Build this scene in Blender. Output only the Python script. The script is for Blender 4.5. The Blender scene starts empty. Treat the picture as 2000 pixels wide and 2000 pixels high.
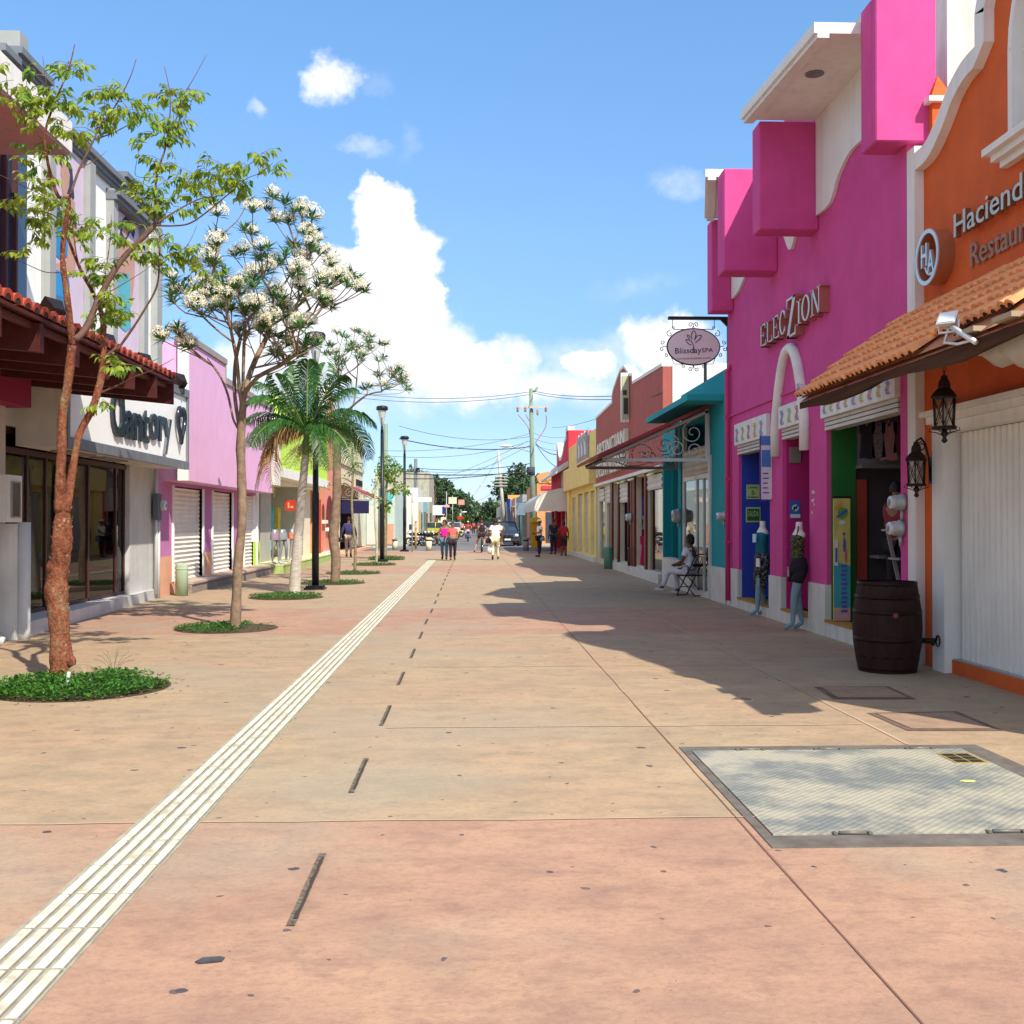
import bpy, bmesh, math, random
from mathutils import Vector, Matrix
R = math.radians
rnd = random.Random(7)
scene = bpy.context.scene
# ------------------------------------------------------------------ camera
FPX = 2150.0
EYE = 1.6
yaw = math.atan(81/FPX); pitch = math.atan(20/FPX)
cam_d = bpy.data.cameras.new('camera'); cam = bpy.data.objects.new('camera', cam_d)
scene.collection.objects.link(cam)
cam_d.sensor_width = 36; cam_d.lens = 36*FPX/2000; cam_d.clip_start = .1; cam_d.clip_end = 5000
cam.location = (0, 0, EYE); cam.rotation_euler = (R(90)+pitch, 0, -yaw)
scene.camera = cam
CM = (Matrix.Rotation(-yaw, 3, 'Z') @ Matrix.Rotation(R(90)+pitch, 3, 'X'))
def ray(px, py): return CM @ Vector(((px-1000)/FPX, (1000-py)/FPX, -1))
def G(px, py, z=0.0):
    d = ray(px, py); t = (z-EYE)/d.z; return Vector((d.x*t, d.y*t, z))
def PX(px, py, X):
    d = ray(px, py); t = X/d.x; return Vector((X, d.y*t, EYE+d.z*t))
def PY(px, py, Y):
    d = ray(px, py); t = Y/d.y; return Vector((d.x*t, Y, EYE+d.z*t))
def YX(px, X): return PX(px, 1000, X).y            # distance along the street at which a plane x=X crosses this column
# ------------------------------------------------------------------ sun, sky, exposure
SUN = Vector((.49, -.80, 1.0)).normalized()
sd = bpy.data.lights.new('sun', 'SUN'); sd.energy = 4.3; sd.angle = R(.6); sd.color = (1, .93, .80)
so = bpy.data.objects.new('sun', sd); scene.collection.objects.link(so)
so.rotation_euler = (-SUN).to_track_quat('-Z', 'Y').to_euler(); so.location = (20, -20, 40)
scene.view_settings.view_transform = 'Standard'; scene.view_settings.look = 'None'
scene.view_settings.gamma = 1; scene.view_settings.exposure = 0.55
scene.render.engine = 'CYCLES'; scene.cycles.use_denoising = True; scene.cycles.max_bounces = 7
scene.cycles.transparent_max_bounces = 24
W = bpy.data.worlds.new('World'); scene.world = W; W.use_nodes = True
def world():
    nt = W.node_tree; N = nt.nodes; L = nt.links; N.clear()
    def m(op, a, b=None, c=None, clamp=False):
        n = N.new('ShaderNodeMath'); n.operation = op; n.use_clamp = clamp
        for i, v in enumerate((a, b, c)):
            if v is None: continue
            if hasattr(v, 'links'): L.new(v, n.inputs[i])
            else: n.inputs[i].default_value = v
        return n.outputs[0]
    sky = N.new('ShaderNodeTexSky'); sky.sky_type = 'NISHITA'; sky.sun_disc = False
    sky.sun_elevation = math.asin(SUN.z); sky.sun_rotation = math.atan2(SUN.x, SUN.y)
    sky.air_density = 1.0; sky.dust_density = .35; sky.ozone_density = 2.2
    tc = N.new('ShaderNodeTexCoord'); sp = N.new('ShaderNodeSeparateXYZ'); L.new(tc.outputs['Generated'], sp.inputs[0])
    x, y, z = sp.outputs
    ya = m('MAXIMUM', m('ABSOLUTE', y), .05)
    u = m('DIVIDE', x, ya); v = m('DIVIDE', z, ya)
    cb = N.new('ShaderNodeCombineXYZ'); L.new(u, cb.inputs[0]); L.new(v, cb.inputs[1])
    def noise(scale, det, rough, off):
        ad = N.new('ShaderNodeVectorMath'); ad.operation = 'ADD'; L.new(cb.outputs[0], ad.inputs[0]); ad.inputs[1].default_value = (off, off*.7, 0)
        n = N.new('ShaderNodeTexNoise'); n.inputs['Scale'].default_value = scale; n.inputs['Detail'].default_value = det
        n.inputs['Roughness'].default_value = rough; L.new(ad.outputs[0], n.inputs['Vector']); return n.outputs['Fac']
    wu = m('MULTIPLY', m('SUBTRACT', noise(11, 5, .62, 3), .5), .085)
    wv = m('MULTIPLY', m('SUBTRACT', noise(11, 5, .62, 9), .5), .075)
    uu = m('ADD', u, wu); vv = m('ADD', v, wv)
    blobs = [(650,165,58,62,.72),(722,160,40,34,.2),(497,232,26,22,.36),(715,285,58,34,.38),(790,265,30,50,.2),(1335,352,70,36,.3),
             (742,420,70,80,1.3),(722,360,34,30,.9),(770,470,80,80,1.2),(750,560,120,100,1.5),(650,560,130,90,1.1),(720,660,230,100,1.6),
             (860,715,130,55,1.1),(820,600,60,80,.9),(600,700,200,80,1.2),(1000,700,60,46,.6),(1155,708,44,34,.75),(1290,650,90,46,.6),
             (1180,690,200,60,.36),(1100,770,420,60,.34),(1330,690,120,70,.6),(950,760,260,40,.36),(560,800,420,70,.3),(1240,560,160,40,.2)]
    tot = None
    for (bx, by, rx, ry, w) in blobs:
        cu = (bx-919)/FPX; cv = (1020-by)/FPX
        a = m('MULTIPLY', m('SUBTRACT', uu, cu), FPX/rx); b = m('MULTIPLY', m('SUBTRACT', vv, cv), FPX/ry)
        f = m('MULTIPLY', m('SUBTRACT', 1.0, m('ADD', m('MULTIPLY', a, a), m('MULTIPLY', b, b)), clamp=True), w)
        tot = f if tot is None else m('ADD', tot, f)
    n1 = noise(38, 8, .62, 1); n2 = noise(7, 4, .5, 5)
    dens = m('ADD', m('MULTIPLY', tot, 1.25), m('MULTIPLY', m('SUBTRACT', n1, .5), m('MULTIPLY', tot, 1.6, clamp=True)))
    ss = N.new('ShaderNodeMapRange'); ss.interpolation_type = 'SMOOTHSTEP'; L.new(dens, ss.inputs[0])
    ss.inputs[1].default_value = .06; ss.inputs[2].default_value = .95; ss.inputs[3].default_value = 0; ss.inputs[4].default_value = .97
    front = m('GREATER_THAN', y, 0.0)
    # unseen broken cloud added overhead and behind the camera to brighten the shade
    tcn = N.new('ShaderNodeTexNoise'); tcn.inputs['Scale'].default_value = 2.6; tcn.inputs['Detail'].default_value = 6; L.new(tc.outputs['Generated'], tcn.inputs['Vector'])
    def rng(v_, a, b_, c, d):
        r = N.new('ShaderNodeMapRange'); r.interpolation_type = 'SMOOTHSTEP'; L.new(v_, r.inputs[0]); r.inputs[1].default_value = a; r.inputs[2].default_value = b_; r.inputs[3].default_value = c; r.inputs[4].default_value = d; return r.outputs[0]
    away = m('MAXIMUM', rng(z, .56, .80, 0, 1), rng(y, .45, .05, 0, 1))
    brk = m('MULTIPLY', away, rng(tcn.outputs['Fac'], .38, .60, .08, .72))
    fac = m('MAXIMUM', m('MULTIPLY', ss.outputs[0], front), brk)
    cr = N.new('ShaderNodeValToRGB'); cr.color_ramp.elements[0].position = .25; cr.color_ramp.elements[0].color = (.62, .72, .88, 1)
    cr.color_ramp.elements[1].position = .6; cr.color_ramp.elements[1].color = (1, 1, 1, 1)
    sh = m('ADD', m('MULTIPLY', n2, .75), m('MULTIPLY', n1, .35)); L.new(sh, cr.inputs[0])
    tint = N.new('ShaderNodeMix'); tint.data_type = 'RGBA'; tint.blend_type = 'MULTIPLY'; tint.inputs[0].default_value = 1
    hr = N.new('ShaderNodeValToRGB'); he = hr.color_ramp.elements; he[0].position = 0; he[0].color = (.52,.62,.92,1); he[1].position = .45; he[1].color = (.76,1.02,1.14,1)
    for p_, c_ in ((.04,(.50,.60,.84,1)),(.11,(.50,.60,.76,1)),(.25,(.68,.82,.95,1))): k_ = he.new(p_); k_.color = c_
    L.new(z, hr.inputs[0]); L.new(sky.outputs[0], tint.inputs[6]); L.new(hr.outputs[0], tint.inputs[7])
    b1 = N.new('ShaderNodeBackground'); L.new(tint.outputs[2], b1.inputs[0]); b1.inputs[1].default_value = .15
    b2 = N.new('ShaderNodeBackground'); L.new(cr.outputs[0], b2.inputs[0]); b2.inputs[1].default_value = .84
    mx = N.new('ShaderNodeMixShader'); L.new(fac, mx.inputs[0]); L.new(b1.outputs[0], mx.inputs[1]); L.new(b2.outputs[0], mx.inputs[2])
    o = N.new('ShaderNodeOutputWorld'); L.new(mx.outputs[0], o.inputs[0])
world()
# ------------------------------------------------------------------ materials
MATS = {}
def M(name, col, rough=.85, bump=.15, var=.12, scale=2.5, metal=0, streak=.0, stain=None, spec=.3, fine=60, aniso=(1,1,1), trans=0, emit=None):
    if name in MATS: return MATS[name]
    m = bpy.data.materials.new(name); m.use_nodes = True; nt = m.node_tree; N = nt.nodes; L = nt.links
    b = N['Principled BSDF']; b.inputs['Roughness'].default_value = rough; b.inputs['Metallic'].default_value = metal
    b.inputs['Specular IOR Level'].default_value = spec
    tc = N.new('ShaderNodeTexCoord')
    mp = N.new('ShaderNodeMapping'); mp.inputs['Scale'].default_value = aniso; L.new(tc.outputs['Object'], mp.inputs[0])
    n = N.new('ShaderNodeTexNoise'); n.inputs['Scale'].default_value = scale; n.inputs['Detail'].default_value = 6; n.inputs['Roughness'].default_value = .6
    L.new(mp.outputs[0], n.inputs['Vector'])
    r = N.new('ShaderNodeMapRange'); L.new(n.outputs['Fac'], r.inputs[0]); r.inputs[1].default_value = .3; r.inputs[2].default_value = .7
    r.inputs[3].default_value = 1-var; r.inputs[4].default_value = 1+var*.6
    mul = N.new('ShaderNodeVectorMath'); mul.operation = 'SCALE'; mul.inputs[0].default_value = col[:3]; L.new(r.outputs[0], mul.inputs['Scale'])
    out = mul.outputs[0]
    if streak > 0:
        m2 = N.new('ShaderNodeMapping'); m2.inputs['Scale'].default_value = (5, 5, .35); L.new(tc.outputs['Object'], m2.inputs[0])
        n2 = N.new('ShaderNodeTexNoise'); n2.inputs['Scale'].default_value = 1.6; n2.inputs['Detail'].default_value = 7; L.new(m2.outputs[0], n2.inputs['Vector'])
        r2 = N.new('ShaderNodeMapRange'); L.new(n2.outputs['Fac'], r2.inputs[0]); r2.inputs[1].default_value = .5; r2.inputs[2].default_value = .75
        r2.inputs[3].default_value = 0; r2.inputs[4].default_value = streak
        mx = N.new('ShaderNodeMix'); mx.data_type = 'RGBA'; L.new(r2.outputs[0], mx.inputs[0]); L.new(out, mx.inputs[6])
        st = stain or (col[0]*.45+.03, col[1]*.45+.03, col[2]*.45+.03); mx.inputs[7].default_value = (*st[:3], 1); out = mx.outputs[2]
    L.new(out, b.inputs['Base Color'])
    if bump > 0:
        nb = N.new('ShaderNodeTexNoise'); nb.inputs['Scale'].default_value = fine; nb.inputs['Detail'].default_value = 3; L.new(tc.outputs['Object'], nb.inputs['Vector'])
        bp = N.new('ShaderNodeBump'); bp.inputs['Strength'].default_value = bump; bp.inputs['Distance'].default_value = .01
        L.new(nb.outputs['Fac'], bp.inputs['Height']); L.new(bp.outputs[0], b.inputs['Normal'])
    if trans > 0:
        t = N.new('ShaderNodeBsdfTranslucent'); L.new(out, t.inputs[0])
        ms = N.new('ShaderNodeMixShader'); ms.inputs[0].default_value = trans
        L.new(b.outputs[0], ms.inputs[1]); L.new(t.outputs[0], ms.inputs[2]); L.new(ms.outputs[0], N['Material Output'].inputs[0])
    if emit:
        b.inputs['Emission Color'].default_value = (*emit[:3], 1); b.inputs['Emission Strength'].default_value = emit[3]
    MATS[name] = m; return m
def glass(name, tint=(.75,.82,.82), refl=.16, ior=1.5):
    if name in MATS: return MATS[name]
    m = bpy.data.materials.new(name); m.use_nodes = True; nt = m.node_tree; N = nt.nodes; L = nt.links; N.clear()
    t = N.new('ShaderNodeBsdfTransparent'); t.inputs[0].default_value = (*tint, 1)
    g = N.new('ShaderNodeBsdfGlossy'); g.inputs['Roughness'].default_value = .02
    fr = N.new('ShaderNodeFresnel'); fr.inputs[0].default_value = ior
    ad = N.new('ShaderNodeMath'); ad.operation = 'ADD'; ad.use_clamp = True; ad.inputs[1].default_value = refl; L.new(fr.outputs[0], ad.inputs[0])
    mx = N.new('ShaderNodeMixShader'); L.new(ad.outputs[0], mx.inputs[0]); L.new(t.outputs[0], mx.inputs[1]); L.new(g.outputs[0], mx.inputs[2])
    o = N.new('ShaderNodeOutputMaterial'); L.new(mx.outputs[0], o.inputs[0]); MATS[name] = m; return m
# ------------------------------------------------------------------ mesh builder
class MB:
    def __init__(s): s.v = []; s.f = []; s.m = []; s.s = []; s.mi = 0
    def add(s, vs, fs, sm=False):
        o = len(s.v); s.v += [tuple(v) for v in vs]
        for f in fs: s.f.append(tuple(i+o for i in f)); s.m.append(s.mi); s.s.append(sm)
        return s
    def box(s, x0, x1, y0, y1, z0, z1):
        if x0 > x1: x0, x1 = x1, x0
        if y0 > y1: y0, y1 = y1, y0
        if z0 > z1: z0, z1 = z1, z0
        v = [(x0,y0,z0),(x1,y0,z0),(x1,y1,z0),(x0,y1,z0),(x0,y0,z1),(x1,y0,z1),(x1,y1,z1),(x0,y1,z1)]
        return s.add(v, [(3,2,1,0),(4,5,6,7),(0,1,5,4),(1,2,6,5),(2,3,7,6),(3,0,4,7)])
    def obox(s, c, ux, uy, uz):
        c = Vector(c); ux = Vector(ux); uy = Vector(uy); uz = Vector(uz)
        v = [c+ux*a+uy*b+uz*d for d in (-1,1) for (a,b) in ((-1,-1),(1,-1),(1,1),(-1,1))]
        return s.add(v, [(3,2,1,0),(4,5,6,7),(0,1,5,4),(1,2,6,5),(2,3,7,6),(3,0,4,7)])
    def prism(s, pts, ext, sm=False):
        pts = [Vector(p) for p in pts]; ext = Vector(ext); n = len(pts)
        v = pts+[p+ext for p in pts]
        f = [tuple(range(n))[::-1], tuple(range(n, 2*n))]+[(i, (i+1) % n, (i+1) % n+n, i+n) for i in range(n)]
        return s.add(v, f, sm)
    def tube(s, pts, r, n=8, cap=True, sm=True):
        pts = [Vector(p) for p in pts]
        if not hasattr(r, '__len__'): r = [r]*len(pts)
        t0 = (pts[1]-pts[0]).normalized(); up = Vector((0,0,1)) if abs(t0.z) < .9 else Vector((1,0,0))
        a = t0.cross(up).normalized(); vs = []
        for i, p in enumerate(pts):
            t = (pts[min(i+1, len(pts)-1)]-pts[max(i-1, 0)])
            if t.length < 1e-9: t = t0
            t = t.normalized(); a = (a-t*a.dot(t))
            a = a.normalized() if a.length > 1e-6 else t.orthogonal().normalized(); b = t.cross(a)
            vs += [p+(a*math.cos(2*math.pi*k/n)+b*math.sin(2*math.pi*k/n))*r[i] for k in range(n)]
        fs = [(i*n+k, i*n+(k+1) % n, (i+1)*n+(k+1) % n, (i+1)*n+k) for i in range(len(pts)-1) for k in range(n)]
        if cap: fs += [tuple(range(n))[::-1], tuple(range((len(pts)-1)*n, len(pts)*n))]
        return s.add(vs, fs, sm)
    def lathe(s, c, prof, n=24, sx=1, sy=1, axis='z', sm=True, cap=True):
        c = Vector(c); vs = []
        for (r, h) in prof:
            for k in range(n):
                a = 2*math.pi*k/n; p = (r*sx*math.cos(a), r*sy*math.sin(a), h)
                if axis == 'x': p = (p[2], p[0], p[1])
                if axis == 'y': p = (p[0], p[2], p[1])
                vs.append(c+Vector(p))
        m = len(prof)
        fs = [(i*n+k, i*n+(k+1) % n, (i+1)*n+(k+1) % n, (i+1)*n+k) for i in range(m-1) for k in range(n)]
        if cap: fs += [tuple(range(n))[::-1], tuple(range((m-1)*n, m*n))]
        return s.add(vs, fs, sm)
    def ball(s, c, rx, ry=None, rz=None, n=14, m=9):
        ry = ry or rx; rz = rz or rx
        prof = [(max(1e-4, math.sin(math.pi*i/m)), -math.cos(math.pi*i/m)*rz) for i in range(m+1)]
        return s.lathe(c, prof, n, rx, ry, cap=False)
    def build(s, name, mat, parent=None, loc=None, auto=True):
        me = bpy.data.meshes.new(name); me.from_pydata(s.v, [], s.f)
        ms = mat if isinstance(mat, (list, tuple)) else [mat]
        for x in ms: me.materials.append(x)
        me.polygons.foreach_set('material_index', s.m); me.polygons.foreach_set('use_smooth', s.s)
        me.update()
        return link(name, me, parent)
def link(name, me, parent=None):
    o = bpy.data.objects.new(name, me); scene.collection.objects.link(o)
    if parent is not None:
        o.parent = parent
        if parent.type == 'EMPTY' and parent.parent is None and 'wl' in INV.get(parent.name, {}):
            o.matrix_parent_inverse = Matrix.Translation(-Vector(INV[parent.name]['wl']))
    return o
INV = {}
def tag(o, label=None, cat=None, group=None, kind=None):
    if label: o['label'] = label
    if cat: o['category'] = cat
    if group: o['group'] = group
    if kind: o['kind'] = kind
    return o
def thing(name, label, cat, loc=(0,0,0), group=None, local=False):
    o = bpy.data.objects.new(name, None); scene.collection.objects.link(o); o.location = loc; o.empty_display_size = .2
    if not local: INV[o.name] = {'wl': tuple(loc)}
    return tag(o, label, cat, group)
def place(o, loc, rz=0, s=1): o.location = loc; o.rotation_euler = (0, 0, rz); o.scale = (s, s, s); return o
def dup(root, loc, rz=None, label=None, group=None, s=None):
    r = root.copy(); scene.collection.objects.link(r); r.location = loc
    if rz is not None: r.rotation_euler = (0, 0, rz)
    if s: r.scale = (s, s, s)
    if label: r['label'] = label
    if group: r['group'] = group
    for ch in list(root.children):
        c = ch.copy(); scene.collection.objects.link(c); c.parent = r
        for g in ch.children:
            d = g.copy(); scene.collection.objects.link(d); d.parent = c
    return r
def struct(o): return tag(o, kind='structure')
def wall_grid(mb, X, d, y0, y1, z0, z1, ops=(), ax='x'):
    """wall in the plane x=X (thickness d towards +x) with rectangular openings (ya,yb,za,zb)"""
    ys = sorted({y0, y1, *[min(max(v, y0), y1) for o in ops for v in o[:2]]}); zs = sorted({z0, z1, *[min(max(v, z0), z1) for o in ops for v in o[2:4]]})
    def solid(i, j):
        if i < 0 or j < 0 or i >= len(ys)-1 or j >= len(zs)-1: return False
        yc = (ys[i]+ys[i+1])/2; zc = (zs[j]+zs[j+1])/2
        return not any(o[0] < yc < o[1] and o[2] < zc < o[3] for o in ops)
    def P(a, y, z): return (a, y, z) if ax == 'x' else (y, a, z)
    for i in range(len(ys)-1):
        for j in range(len(zs)-1):
            if not solid(i, j): continue
            a, b, c, e = ys[i], ys[i+1], zs[j], zs[j+1]
            mb.add([P(X,a,c),P(X,b,c),P(X,b,e),P(X,a,e)], [(0,1,2,3)]); mb.add([P(X+d,a,c),P(X+d,b,c),P(X+d,b,e),P(X+d,a,e)], [(3,2,1,0)])
            if not solid(i-1, j): mb.add([P(X,a,c),P(X+d,a,c),P(X+d,a,e),P(X,a,e)], [(0,1,2,3)])
            if not solid(i+1, j): mb.add([P(X,b,c),P(X+d,b,c),P(X+d,b,e),P(X,b,e)], [(3,2,1,0)])
            if not solid(i, j-1): mb.add([P(X,a,c),P(X+d,a,c),P(X+d,b,c),P(X,b,c)], [(3,2,1,0)])
            if not solid(i, j+1): mb.add([P(X,a,e),P(X+d,a,e),P(X+d,b,e),P(X,b,e)], [(0,1,2,3)])
def text_mesh(txt, origin, xdir, zdir, height, width=None, ext=.02, bold=0.0, space=1.0):
    """text as mesh: origin = lower left, glyph height scaled to height, optional total width"""
    cu = bpy.data.curves.new('t', 'FONT'); cu.body = txt; cu.size = 1; cu.extrude = 0; cu.offset = bold; cu.space_character = space; cu.resolution_u = 3
    ob = bpy.data.objects.new('t', cu); scene.collection.objects.link(ob)
    bpy.context.view_layer.update(); dg = bpy.context.evaluated_depsgraph_get()
    me = bpy.data.meshes.new_from_object(ob.evaluated_get(dg)); scene.collection.objects.unlink(ob); bpy.data.objects.remove(ob); bpy.data.curves.remove(cu)
    bm = bmesh.new(); bm.from_mesh(me); bpy.data.meshes.remove(me)
    xs = [v.co.x for v in bm.verts]; ysv = [v.co.y for v in bm.verts]
    x0, x1, y0, y1 = min(xs), max(xs), min(ysv), max(ysv)
    sy = height/.73; sx = sy if width is None else width/(x1-x0)
    bm.normal_update()
    bf = bm.faces[:]
    r = bmesh.ops.extrude_face_region(bm, geom=bf); ev = [g for g in r['geom'] if isinstance(g, bmesh.types.BMVert)]
    evs = set(ev)
    xd = Vector(xdir).normalized(); zd = Vector(zdir).normalized(); nd = xd.cross(zd); O = Vector(origin)
    for v in bm.verts:
        c = v.co.copy(); v.co = O+xd*((c.x-x0)*sx)+zd*(c.y*sy)+(nd*ext if v in evs else Vector())
    V = [v.co.copy() for v in bm.verts]; bm.verts.index_update(); Fc = [tuple(v.index for v in f.verts) for f in bm.faces]; bm.free()
    return V, Fc
def addtext(mb, *a, **k): V, Fc = text_mesh(*a, **k); return mb.add(V, Fc)
def spiral(c, a, b, r0, turns, start=0, r1=.02, n=28, sgn=1):
    c = Vector(c); a = Vector(a); b = Vector(b)
    return [c+(a*math.cos(start+sgn*turns*2*math.pi*i/n)+b*math.sin(start+sgn*turns*2*math.pi*i/n))*(r0+(r1-r0)*i/n) for i in range(n+1)]
def arc(p, q, sag, n=10):
    p = Vector(p); q = Vector(q); return [p.lerp(q, i/n)-Vector((0,0,sag*4*(i/n)*(1-i/n))) for i in range(n+1)]
# ------------------------------------------------------------------ ground
def ground_mat(name, col, col2, gum=True):
    m = bpy.data.materials.new(name); m.use_nodes = True; nt = m.node_tree; N = nt.nodes; L = nt.links; b = N['Principled BSDF']
    b.inputs['Roughness'].default_value = .75; b.inputs['Specular IOR Level'].default_value = .25
    tc = N.new('ShaderNodeTexCoord')
    def nz(sc, det=6, ro=.6, scl=(1,1,1), off=0):
        mp = N.new('ShaderNodeMapping'); mp.inputs['Scale'].default_value = scl; mp.inputs['Location'].default_value = (off, off, 0); L.new(tc.outputs['Object'], mp.inputs[0])
        n = N.new('ShaderNodeTexNoise'); n.inputs['Scale'].default_value = sc; n.inputs['Detail'].default_value = det; n.inputs['Roughness'].default_value = ro
        L.new(mp.outputs[0], n.inputs['Vector']); return n.outputs['Fac']
    def mr(x, a, b_, c, d):
        r = N.new('ShaderNodeMapRange'); L.new(x, r.inputs[0]); r.inputs[1].default_value = a; r.inputs[2].default_value = b_; r.inputs[3].default_value = c; r.inputs[4].default_value = d; return r.outputs[0]
    def mix(f, a, c, bl='MIX'):
        x = N.new('ShaderNodeMix'); x.data_type = 'RGBA'; x.blend_type = bl
        if hasattr(f, 'links'): L.new(f, x.inputs[0])
        else: x.inputs[0].default_value = f
        for i, vv in ((6, a), (7, c)):
            if hasattr(vv, 'links'): L.new(vv, x.inputs[i])
            else: x.inputs[i].default_value = (*vv[:3], 1)
        return x.outputs[2]
    base = mix(mr(nz(.45, 5, .55), .38, .64, 0, 1), col, col2)
    base = mix(mr(nz(1.5, 9, .68, (.8, 1.25, 1), 4), .42, .64, 0, .62), base, (col[0]*.66, col[1]*.70, col[2]*.78))
    base = mix(mr(nz(4.5, 12, .78, (.8, 1.2, 1), 11), .47, .66, 0, .72), base, (col[0]*.52, col[1]*.55, col[2]*.64))
    base = mix(mr(nz(1.1, 10, .74, (.8, 1.3, 1), 21), .52, .72, 0, .5), base, (min(1, col[0]*1.2), min(1, col[1]*1.22), col[2]*1.2))
    base = mix(mr(nz(.32, 4, .6, (1,1,1), 31), .50, .62, 0, .45), base, (.36,.33,.25))
    base = mix(mr(nz(30, 12, .85, (.8,1.1,1), 5), .49, .64, 0, .62), base, (col[0]*.5, col[1]*.5, col[2]*.55))
    base = mix(mr(nz(230, 3, .75), .40, .62, 0, .34), base, (col[0]*.5, col[1]*.5, col[2]*.55))
    if gum:
        # worn-in chewing-gum spots: irregular dark blots a few centimetres wide
        wn = N.new('ShaderNodeTexNoise'); wn.inputs['Scale'].default_value = 14; wn.inputs['Detail'].default_value = 3; L.new(tc.outputs['Object'], wn.inputs['Vector'])
        for sc, th, dk in ((1.5, .040, .04), (3.1, .022, .2), (.8, .05, .30)):
            ma = N.new('ShaderNodeVectorMath'); ma.operation = 'SCALE'; ma.inputs['Scale'].default_value = .06; L.new(wn.outputs['Color'], ma.inputs[0])
            ad = N.new('ShaderNodeVectorMath'); ad.operation = 'ADD'; L.new(tc.outputs['Object'], ad.inputs[0]); L.new(ma.outputs[0], ad.inputs[1])
            vo = N.new('ShaderNodeTexVoronoi'); vo.voronoi_dimensions = '2D'; vo.inputs['Scale'].default_value = sc; L.new(ad.outputs[0], vo.inputs['Vector'])
            sp = N.new('ShaderNodeSeparateColor'); L.new(vo.outputs['Color'], sp.inputs[0])
            tt = N.new('ShaderNodeMath'); tt.operation = 'MULTIPLY'; L.new(sp.outputs[0], tt.inputs[0]); tt.inputs[1].default_value = th*sc/1.5*1.2
            lt = N.new('ShaderNodeMath'); lt.operation = 'LESS_THAN'; L.new(vo.outputs['Distance'], lt.inputs[0]); L.new(tt.outputs[0], lt.inputs[1])
            g2 = N.new('ShaderNodeMath'); g2.operation = 'GREATER_THAN'; L.new(sp.outputs[1], g2.inputs[0]); g2.inputs[1].default_value = .5
            mm = N.new('ShaderNodeMath'); mm.operation = 'MULTIPLY'; L.new(lt.outputs[0], mm.inputs[0]); L.new(g2.outputs[0], mm.inputs[1])
            m3 = N.new('ShaderNodeMath'); m3.operation = 'MULTIPLY'; L.new(mm.outputs[0], m3.inputs[0]); m3.inputs[1].default_value = 1-dk
            base = mix(m3.outputs[0], base, (.07, .06, .07))
    L.new(base, b.inputs['Base Color'])
    bp = N.new('ShaderNodeBump'); bp.inputs['Strength'].default_value = .5; bp.inputs['Distance'].default_value = .006; L.new(nz(45, 5, .7), bp.inputs['Height']); L.new(bp.outputs[0], b.inputs['Normal'])
    MATS[name] = m; return m
beige = ground_mat('stamped concrete beige', (.465,.34,.21), (.49,.315,.195))
rosy = ground_mat('stamped concrete rose', (.465,.27,.18), (.52,.325,.205))
bg = MB(); bg.add([(-1500,-60,-.03),(1500,-60,-.03),(1500,3000,-.03),(-1500,3000,-.03)], [(0,1,2,3)])
struct(bg.build('ground', M('dry earth', (.30,.25,.19), scale=.2, var=.3)))
EDGE = 60.6
pv = MB()
cuts = [(-20,-6,0),(-6,1.0,0),(1.0,5.93,1),(5.93,15.8,0),(15.8,20.6,1),(20.6,34,0),(34,41,1),(41,55,0),(55,EDGE,1)]
for a, b, k in cuts:
    pv.mi = k; pv.add([(-12,a,0),(12,a,0),(12,b,0),(-12,b,0)], [(0,1,2,3)])
# near edge of the rose band only reaches behind the camera
pv.m[1] = 1
struct(pv.build('pavement', [beige, rosy]))
kerb = MB(); kerb.box(-12, 12, EDGE, EDGE+.18, -.03, .02); struct(kerb.build('kerb', M('kerb concrete', (.42,.37,.30))))
asph = M('asphalt', (.17,.165,.165), scale=.8, var=.25, rough=.9, fine=150, bump=.3)
rd = MB(); rd.add([(-60,EDGE+.18,-.016),(60,EDGE+.18,-.016),(60,74,-.016),(-60,74,-.016)], [(0,1,2,3)])
rd.add([(-4.2,74,-.016),(4.2,74,-.016),(4.2,900,-.016),(-4.2,900,-.016)], [(0,1,2,3)]); struct(rd.build('road', asph))
sw = MB()
for a, b in ((-9,-4.2),(4.2,9)): sw.box(a, b, 74, 900, -.03, .10)
struct(sw.build('sidewalk', M('far sidewalk concrete', (.40,.36,.31), scale=.6)))
# expansion joints and drain slots
joint = M('joint filler', (.22,.11,.08), bump=0); pale = M('pale joint', (.47,.34,.23), bump=0)
jm = MB()
def wobble_strip(mb, x, y0, y1, w, z=.004, amp=.006, step=.5, rs=1):
    rr = random.Random(rs); ys = [y0+(y1-y0)*i/int((y1-y0)/step) for i in range(int((y1-y0)/step)+1)]; pr = None
    L_ = []
    for y in ys: c = x+rr.uniform(-amp, amp); ww = w*rr.uniform(.6, 1.3); L_ += [(c-ww/2, y, z), (c+ww/2, y, z)]
    mb.add(L_, [(2*i, 2*i+1, 2*i+3, 2*i+2) for i in range(len(ys)-1)])
wobble_strip(jm, 1.435, 1.0, 60, .009, rs=3)
struct(jm.build('expansion_joint', joint))
jm = MB(); wobble_strip(jm, 3.14, 7.82, 60, .022, rs=5);
def xstrip(mb, x0, x1, y, w, rs):
    rr = random.Random(rs); n = int((x1-x0)/.25); L_ = []
    for i in range(n+1): c = y+rr.uniform(-.012, .012); L_ += [(x0+(x1-x0)*i/n, c-w/2, .004), (x0+(x1-x0)*i/n, c+w/2, .004)]
    mb.add(L_, [(2*i, 2*i+2, 2*i+3, 2*i+1) for i in range(n)])
for k, y in enumerate((5.93, 8.6, 12.2, 15.8, 20.6, 24.4, 29)): xstrip(jm, -.66 if k else -6, 3.1 if k != 1 else 3.1, y, .018, k)
struct(jm.build('control_joint', pale))
sl = MB(); rr = random.Random(4)
y = 2.25
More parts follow.
